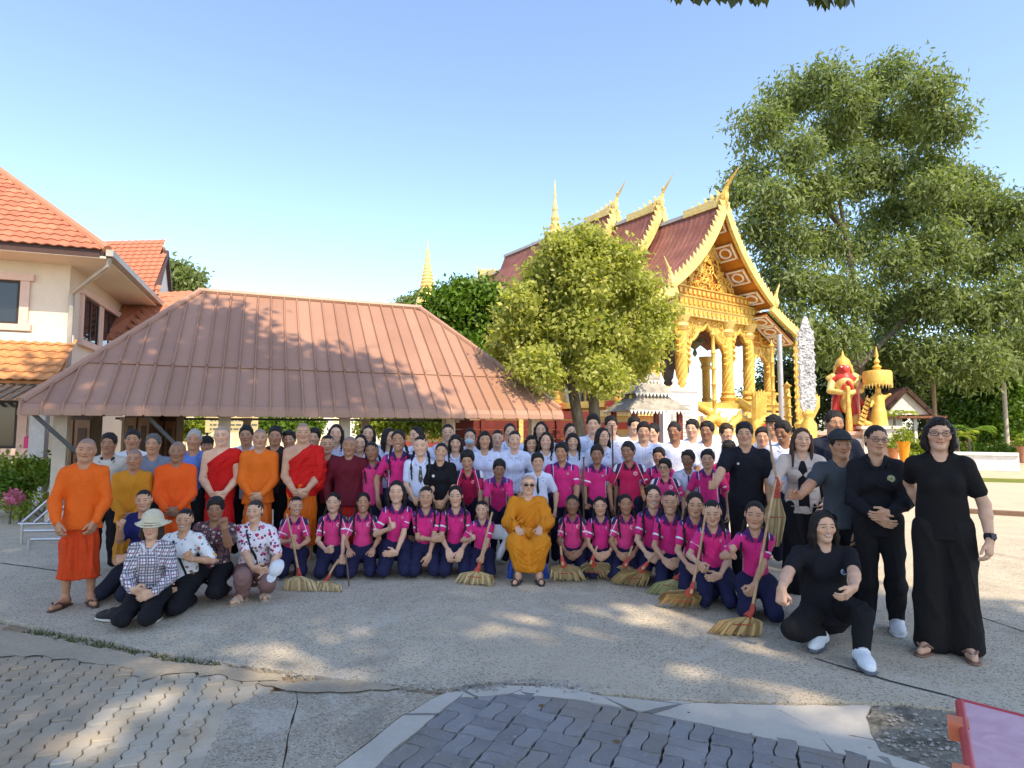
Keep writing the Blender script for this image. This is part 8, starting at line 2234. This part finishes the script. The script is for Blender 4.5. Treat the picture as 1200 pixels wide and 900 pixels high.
# ------------------------------------------------------------ poles, silver blade
def pole(label, x, y0, Y, r, mat, ornate=False, name='pole', z0=0.0):
    p = at(x, y0, Y); o = empty(name, (p.x, p.y, z0), 0, label, 'pole'); h = p.z - z0
    if ornate:
        b = MB(); pr = [(r * 2.4, 0), (r * 2.6, h * .06), (r * 1.4, h * .1), (r * 2.0, h * .16), (r, h * .2)]
        for i in range(6):
            z = h * (.26 + i * .11); pr += [(r, z), (r * 1.5, z + h * .012), (r, z + h * .024)]
        pr += [(r * .8, h * .93), (r * 1.6, h * .95), (r * .5, h * .975), (.01, h)]
        b.lathe(pr, (0, 0, 0), 10); b.build('shaft', mat, o, True)
        b = MB()
        for i in range(3): a = i * 2.1 + .6; b.tube([(0, 0, h * .12), (math.cos(a) * .3, math.sin(a) * .3, h * .16), (math.cos(a) * .22, math.sin(a) * .22, h * .26)], [.1, .09, .02], 5)
        b.build('base_leaf', mat, o, kind='stuff')
    else:
        b = MB(); b.tube([(0, 0, 0), (0, 0, h)], [r, r * .9], 10); b.build('shaft', mat, o, True)
        b = MB(); b.box((0, 0, .06), (r * 4, r * 4, .12)); b.build('base', M_STEEL, o)
    return o
pole('ringed gold pole standing before the temple porch arch', 835, 384, 23.4, 0.075, GOLD, True)
pole('ringed gold pole at the right corner of the temple porch', 904, 398, 25.2, 0.075, GOLD, True)
pole('plain grey metal pole beside the right corner of the temple', 913, 392, 25.0, 0.11, simple('grey_pole', (0.45, 0.46, 0.48), 0.4, 0.1, 3, 0, 0.4))
pole('brown wooden pole in front of the woods, right of the white gabled pavilion', 1093, 437, 40, 0.13, simple('weathered_pole', (0.33, 0.24, 0.16), 0.9, 0.3))
pole('pale concrete pole near the right edge of the picture', 1176, 448, 42, 0.15, simple('pale_concrete_pole', (0.48, 0.42, 0.34), 0.9, 0.2))
pole('short gold pointed post beside the silver blade', 922, 447, 24.0, 0.12, GOLD, True)
SIL = G('silver_openwork', 0.28, 0.6, 0.45); p_ = SIL.coord('Object'); v_ = SIL.voro(p_, 9); n_ = SIL.noise(p_, 14, 4, 0.6, 1.5); SIL.base(SIL.ramp(v_ * 0.6 + n_ * 0.5, [(0.25, (0.34, 0.34, 0.36)), (0.70, (0.62, 0.62, 0.64))])); SIL.bump(v_ + n_, 1.0, 0.06)
def blade(label, x, ytop, ybot, Y, w, mat, rimmat, th=0.12, rz=0.0):
    T, B0 = at(x, ytop, Y), at(x, ybot, Y); h = T.z - B0.z; o = empty('ornamental_blade', (T.x, Y, 0), rz, label, 'monument')
    prof = []
    for i in range(41):
        t = i / 40; k = 1.0 if t < .80 else max(0, (1 - (t - .80) / .20)) ** .75
        if t < .12: k = .35 + .65 * (t / .12)
        prof.append((w / 2 * k * (0.86 + 0.14 * abs(math.sin(t * PI * 4.5))), B0.z + h * t))
    poly = [(-a, z) for a, z in prof] + [(a, z) for a, z in reversed(prof[:-1])]
    b = MB(); b.prism(poly, (1, 0, 0), (0, 0, 1), (0, th / 2, 0), th); b.build('blade', mat, o)
    b = MB()
    for s in (-1, 1):
        b.tube([(s * a, -.02, z) for a, z in prof], 0.045, 6)
        for i in range(3, 34, 3): a, z = prof[i]; b.tube([(s * a, 0, z), (s * (a + .07), 0, z + .05), (s * (a + .05), 0, z + .15)], [.045, .04, .01], 5)
    b.build('rim', rimmat, o, kind='stuff')
    b = MB(); r = random.Random(5)
    for i in range(46):
        a, z = prof[r.randrange(2, 36)]; x_ = r.uniform(-a, a) * .85; s = r.uniform(.06, .10); sg = r.choice((-1, 1)); a0 = r.uniform(0, 6)
        b.tube([(x_ + math.cos(a0 + sg * t * .7) * s * (1 - t * .12), -th / 2 - .02, z + math.sin(a0 + sg * t * .7) * s * (1 - t * .12)) for t in range(7)], 0.011, 4)
    b.build('openwork', rimmat, o, kind='stuff')
    b = MB(); b.lathe([(.38, 0), (.40, .3), (.25, .4), (.28, B0.z - .3), (.16, B0.z - .1), (.22, B0.z + .1), (.1, B0.z + .25)], (0, 0, 0), 12); b.build('stand', GOLD, o, True)
blade('tall silver openwork blade shaped monument right of the temple', 943, 371, 488, 22.0, 0.50, SIL.m, SIL.m)
blade('slim dark gold blade monument just behind the silver one', 934, 392, 500, 23.2, 0.34, GOLD2, GOLD, 0.1, 0.5)

# ------------------------------------------------------------ guardian statue, gold figure with parasol
Yg = 29.0; pg = at(991, 505, Yg); gh = at(991, 409, Yg).z - pg.z
gs = empty('guardian_statue', (pg.x, Yg, 0), -0.3, 'red and gold temple guardian statue leaning on a club under the tall tree', 'statue')
REDS = simple('statue_red_paint', (0.56, 0.05, 0.04), 0.4, 0.15)
GZ = pg.z - .05; sc_ = gh
def spt(x, y, z): return V3(x * sc_, y * sc_, GZ + z * sc_)
def spart(name, prims, mat, vox=0.045, parent=gs, k=0.06, clips=()):
    so = Solid()
    for q in prims: so.cap(spt(*q[0]), spt(*q[1]), q[2] * sc_, (q[3] if len(q) > 3 else q[2]) * sc_, k)
    V, Q = so.mesh(vox, clips=clips); V = relax(V, Q, 1, .3); return link(name, mesh_from(name, V, Q, mat, True), parent)
spart('body', [((-.07, 0, .40), (-.12, -.02, .06), .07, .05), ((.07, 0, .40), (.12, -.02, .06), .07, .05), ((-.13, -.08, .03), (-.12, .02, .04), .05), ((.13, -.08, .03), (.12, .02, .04), .05), ((0, 0, .42), (0, 0, .62), .10, .12), ((-.10, 0, .64), (.10, 0, .64), .06), ((0, -.01, .66), (0, -.02, .78), .06, .075), ((0, -.085, .76), (0, -.09, .745), .03, .025)], REDS)
spart('armour', [((-.12, 0, .64), (-.165, -.06, .50), .046, .038), ((-.165, -.06, .50), (-.02, -.18, .46), .036, .030), ((.12, 0, .64), (.165, -.06, .50), .046, .038), ((.165, -.06, .50), (.02, -.18, .46), .036, .030), ((0, -.02, .45), (0, -.02, .60), .095, .108), ((-.12, 0, .67), (-.17, 0, .66), .05, .03), ((.12, 0, .67), (.17, 0, .66), .05, .03), ((0, -.03, .40), (0, -.09, .26), .08, .04), ((-.12, -.04, .16), (-.12, -.04, .13), .062), ((.12, -.04, .16), (.12, -.04, .13), .062)], GOLDP)
spart('crown', [((0, 0, .815), (0, 0, .83), .088, .085), ((0, 0, .845), (0, 0, .86), .062, .055), ((0, 0, .88), (0, 0, .90), .042, .035), ((0, 0, .92), (0, 0, 1.0), .022, .006), ((-.08, 0, .80), (-.10, 0, .72), .025, .015), ((.08, 0, .80), (.10, 0, .72), .025, .015)], GOLD, 0.035, k=0.012)
spart('club', [((0, -.20, .48), (0, -.20, .02), .022, .04), ((0, -.20, .52), (0, -.20, .50), .03)], GOLD2, .035)
spart('sash', [((-.02, -.14, .56), (-.15, -.10, .22), .022, .02), ((.02, -.14, .60), (.22, -.08, .26), .022, .02), ((.22, -.08, .26), (.23, -.06, .12), .025, .02)], REDS, .035)
for s in (-1, 1): spart('eye', [((s * .03, -.075, .785), (s * .03, -.08, .785), .014)], WHITEP, .02, k=0)
b = MB(); b.box((0, 0, GZ * .5 - .02), (2.6, 1.9, GZ)); b.box((0, 0, GZ - .05), (2.9, 2.2, .16)); b.box((0, 0, .12), (3.0, 2.3, .24)); b.build('pedestal', simple('pale_pink_plaster', (0.62, 0.40, 0.32), 0.8), gs)
b = MB(); b.box((0, -1.0, GZ * .55), (2.2, .08, GZ * .5)); b.build('pedestal_panel', WHITEP, gs)
Yp = 28.0; pp = at(1031, 505, Yp)
um = empty('parasol_shrine', (pp.x, Yp, 0), -0.3, 'gold figure under a round gold tiered parasol beside the red guardian', 'statue')
k = Yp / F_PX; zt = lambda y: at(1031, y, Yp).z
b = MB(); b.lathe([(.58, zt(451)), (.60, zt(448)), (.60, zt(437)), (.56, zt(435)), (.12, zt(433)), (.2, zt(430)), (.07, zt(427)), (.14, zt(424)), (.05, zt(420)), (.09, zt(417)), (.01, zt(406))], (0, 0, 0), 18); b.build('parasol', GOLD, um, True)
b = MB()
for i in range(26): a = 2 * PI * i / 26; b.tube([(.58 * math.cos(a), .58 * math.sin(a), zt(450)), (.58 * math.cos(a), .58 * math.sin(a), zt(455))], [.03, .01], 4)
b.build('fringe', GOLDP, um, kind='stuff')
so = Solid(); z0 = zt(500); hh = zt(453) - z0
for a, c, r0, r1 in (((0, 0, .0), (0, 0, .35), .36, .30), ((0, 0, .35), (0, 0, .72), .26, .24), ((-.22, 0, .72), (.22, 0, .72), .1, .1), ((.22, 0, .72), (.45, -.1, .80), .08, .06), ((-.22, 0, .70), (-.36, -.2, .5), .08, .06), ((0, 0, .8), (0, -.02, .92), .11, .12), ((0, 0, .95), (0, 0, 1.06), .08, .02), ((-.3, 0, 0), (-.55, 0, .1), .2, .12)):
    so.cap((a[0], a[1], z0 + a[2] * hh), (c[0], c[1], z0 + c[2] * hh), r0, r1, .06)
V, Q = so.mesh(.045); V = relax(V, Q, 1, .3); link('figure', mesh_from('figure', V, Q, GOLD, True), um)
b = MB()
for i in range(7): zz = z0 + hh * (.05 + i * .1); b.tube([(-.32 - (6 - i) * .05, 0, zz), (-.48 - (6 - i) * .06, -.02, zz + .1), (-.42 - (6 - i) * .06, 0, zz + .26)], [.1, .08, .01], 5)
b.build('flame_crest', GOLD, um, kind='stuff')
b = MB(); b.tube([(-.78, 0, .9), (-.80, 0, zt(456)), (-.7, 0, zt(450)), (-.2, 0, zt(445)), (0, 0, zt(446))], .05, 8); b.build('bracket_pole', simple('brick_red_pipe', (0.40, 0.13, 0.10), 0.5), um, True)
b = MB(); b.box((0, 0, z0 * .5), (1.6, 1.3, z0)); b.box((0, 0, z0 - .04), (1.8, 1.5, .14)); b.build('pedestal', simple('pale_plaster', (0.66, 0.60, 0.54), 0.8), um)
# ------------------------------------------------------------ gabled pavilion, garden wall, small garden things at the right
Yv = 44; pv_ = at(1062, 505, Yv); pav = empty('gabled_pavilion', (pv_.x, Yv, 0), -0.15, 'little white gabled pavilion with a brown roof in front of the woods', 'pavilion')
zz = lambda y: at(1062, y, Yv).z
b = MB(); b.prism([(-1.55, zz(486)), (1.55, zz(486)), (0, zz(459))], (1, 0, 0), (0, 0, 1), (0, .2, 0), .3); b.build('gable', WHITEP, pav)
BR = simple('brown_tile_roof', (0.24, 0.10, 0.07), 0.8, 0.2)
for s in (-1, 1): b = MB(); b.bar((s * 1.9, 1.5, zz(490)), (s * -.06, 1.5, zz(455)), 3.6, .16, up=(0.6 * s, 0, 1)); b.build('roof', BR, pav); b = MB(); b.bar((s * 1.95, -.36, zz(491)), (s * -.05, -.36, zz(455)), .08, .26); b.build('verge_board', M_DARKW, pav)
b = MB(); b.bar((-2.3, -.2, zz(489)), (2.4, -.2, zz(489)), 1.0, .18); b.build('lean_to_roof', BR, pav)
b = MB(); b.box((-.9, 1.5, zz(500) / 2 + .3), (1.6, 2.4, zz(488))); b.build('wall', WHITEP, pav)
for x in (.6, 1.9): b = MB(); b.box((x, 0, zz(489) / 2), (.2, .2, zz(489))); b.build('post', WHITEP, pav)
gw = empty('garden_wall', (at(1150, 505, 50).x, 50, 0), -0.03, 'low ochre garden wall with brown panels at the edge of the woods', 'wall'); OCH = simple('ochre_wall_paint', (0.56, 0.38, 0.17), 0.85, 0.15)
b = MB(); b.box((2, 0, .35), (26, .4, .7)); b.box((2, 0, 1.5), (26, .45, .16)); b.build('wall', OCH, gw)
for i in range(12): b = MB(); b.box((-10 + i * 2.15, -.02, .8), (.35, .5, 1.75)); b.build('pillar', OCH, gw); b = MB(); b.box((-8.92 + i * 2.15, .02, 1.05), (1.75, .2, .62)); b.build('panel', simple('brown_panel', (0.20, 0.09, 0.05), 0.8) if i == 0 else bpy.data.materials['brown_panel'], gw)
def frond_plant(label, x, y, Y, n, L, lm, seed, zc=None, trunk=0.0):
    p = at(x, y, Y); r = random.Random(seed); o = empty('palm', (p.x, p.y, 0), 0, label, 'palm'); V, F, rn = [], [], []
    for i in range(n):
        a = 2 * PI * i / n + r.uniform(-.2, .2); el = r.uniform(.5, 1.2)
        for j in range(14):
            t = j / 13; q = Vector((math.cos(a), math.sin(a), 0)) * math.sin(min(1.5, t * 1.3)) * L * math.cos(el * .6) + Vector((0, 0, p.z + L * (math.sin(el) * t - 0.75 * t * t)))
            for s in (-1, 1):
                sd = Vector((-math.sin(a), math.cos(a), 0)) * s; o_2 = len(V); l = L * .28 * math.sin(.3 + t * 2.5)
                V += [q, q + sd * l * .5 + Vector((math.cos(a), math.sin(a), .1)) * l * .2 + Vector((0, 0, .02)), q + sd * l + Vector((math.cos(a), math.sin(a), 0)) * l * .5 - Vector((0, 0, l * .3)), q + sd * l * .5 + Vector((math.cos(a), math.sin(a), 0)) * l * .5]
                F.append((o_2, o_2 + 1, o_2 + 2, o_2 + 3)); rn += [r.random()] * 4
    link('fronds', mesh_from('fronds', V, F, lm, False, {'rnd': np.array(rn)}), o)
    b = MB(); b.tube([(0, 0, 0), (0, 0, p.z)], [.09, .06], 8); b.build('trunk', BARK, o)
frond_plant('young palm with yellow green fronds before the gabled pavilion', 1048, 488, 34, 11, 1.3, YEL, 3); frond_plant('spreading fern like palm behind the woman in wide trousers', 1135, 505, 36, 9, 1.5, LF_MID, 4)
frond_plant('arching pale palm left of the garden wall', 1122, 512, 33, 9, 1.2, YEL, 5)
def pot(label, x, y, Y, mat, h=0.9, lm=None):
    p = gp(x, y) if Y is None else at(x, y, Y); o = empty('plant_pot', (p.x, p.y, 0), 0, label, 'plant pot')
    k_ = .62; b = MB(); b.lathe([(.22 * k_, 0), (.26 * k_, .05), (.20 * k_, .12), (.26 * k_, h * .5), (.34 * k_, h * .85), (.38 * k_, h), (.32 * k_, h), (.28 * k_, h * .9)], (0, 0, 0), 14); b.build('pot', mat, o, True)
    leaves('foliage', [(np.array((0, 0, h + .22)), .28)], 260, .14, lm or YEL, o, seed=int(x), twig=5)
OP = simple('orange_glazed_pot', (0.72, 0.26, 0.02), 0.4)
pot('orange flower pot on a stand beside the woman with the green badge', 1060, 545, 24, OP, 1.15); pot('terracotta pot partly hidden left of the orange pot', 1047, 535, 27, simple('terracotta', (0.45, 0.17, 0.08), 0.8), .8); pot('small plant pot at the right edge of the low white wall', 1199, 545, 30, simple('terracotta_dull', (0.38, 0.17, 0.10), 0.8), .8)
shrub('clipped green bushes along the low white wall at the right', [(1105, 529, 8), (1120, 528, 8), (1138, 530, 7), (1155, 531, 7), (1172, 530, 8), (1190, 532, 7)], 40, 3200, 0.24, LF_MID, (1150, 535), 71, 'hedge')
shrub('green shrubs behind the woman with the green badge', [(1040, 525, 9), (1055, 530, 8), (1075, 527, 8)], 36, 1800, 0.22, YEL, (1058, 535), 72)
sg2 = empty('boundary_marker', (at(1154, 505, 47).x, 47, 0), 0, 'small gold leaf shaped stone before the garden wall', 'monument'); b = MB(); b.prism([(-.5, .3), (.5, .3), (.62, 1.2), (.3, 1.9), (0, 2.35), (-.3, 1.9), (-.62, 1.2)], (1, 0, 0), (0, 0, 1), (0, .1, 0), .25); b.build('stone', GOLD, sg2); b = MB(); b.box((0, 0, .16), (1.1, .7, .32)); b.build('base', WHITEP, sg2)
# chedi spire far behind the trees
Yc = 62; pc = at(499, 505, Yc); ch = empty('chedi', (pc.x, Yc, 0), 0, 'slender gold chedi spire rising above the trees behind the hall', 'chedi'); zc = lambda y: at(499, y, Yc).z
b = MB(); b.lathe([(2.6, 0), (2.6, zc(440)), (2.0, zc(420)), (1.6, zc(380)), (1.25, zc(362)), (1.1, zc(352)), (.85, zc(345))], (0, 0, 0), 20); b.build('bell', GOLDP, ch, True)
pr = []
for i in range(9): z = zc(345) + (zc(312) - zc(345)) * i / 8; r0 = .85 - .065 * i; pr += [(r0, z), (r0 * 1.12, z + .12), (r0 * .9, z + .25)]
b = MB(); b.lathe(pr + [(.22, zc(308)), (.30, zc(304)), (.16, zc(300)), (.24, zc(297)), (.05, zc(290)), (.02, zc(282))], (0, 0, 0), 14); b.build('spire', GOLDP, ch, True)
# moss and grass along the edge of the concrete
b = MB(); r = random.Random(9); E = [G2(*q) for q in ((40, 738), (70, 744), (100, 749), (140, 757), (200, 770), (250, 776))]
rn = []
for i in range(420):
    k = r.randrange(len(E) - 1); q = E[k].lerp(E[k + 1], r.random()) + Vector((r.gauss(0, .05), r.gauss(0, .03) - .03, -.02)); h = r.uniform(.015, .05); d = Vector((r.gauss(0, .02), r.gauss(0, .02), h)); s = Vector((r.uniform(.003, .006), r.uniform(-.003, .003), 0))
    b.add([q - s, q + s, q + d], [(0, 1, 2)]); rn += [r.random()] * 3
me = mesh_from('grass', b.V, b.F, leaf_mat('weed_blade', (0.03, 0.055, 0.01), (0.10, 0.13, 0.03), 0.2), False, {'rnd': np.array(rn)})
link('grass', me, None, kind='stuff', label='thin green weeds growing along the joint between concrete and pavers', category='grass')
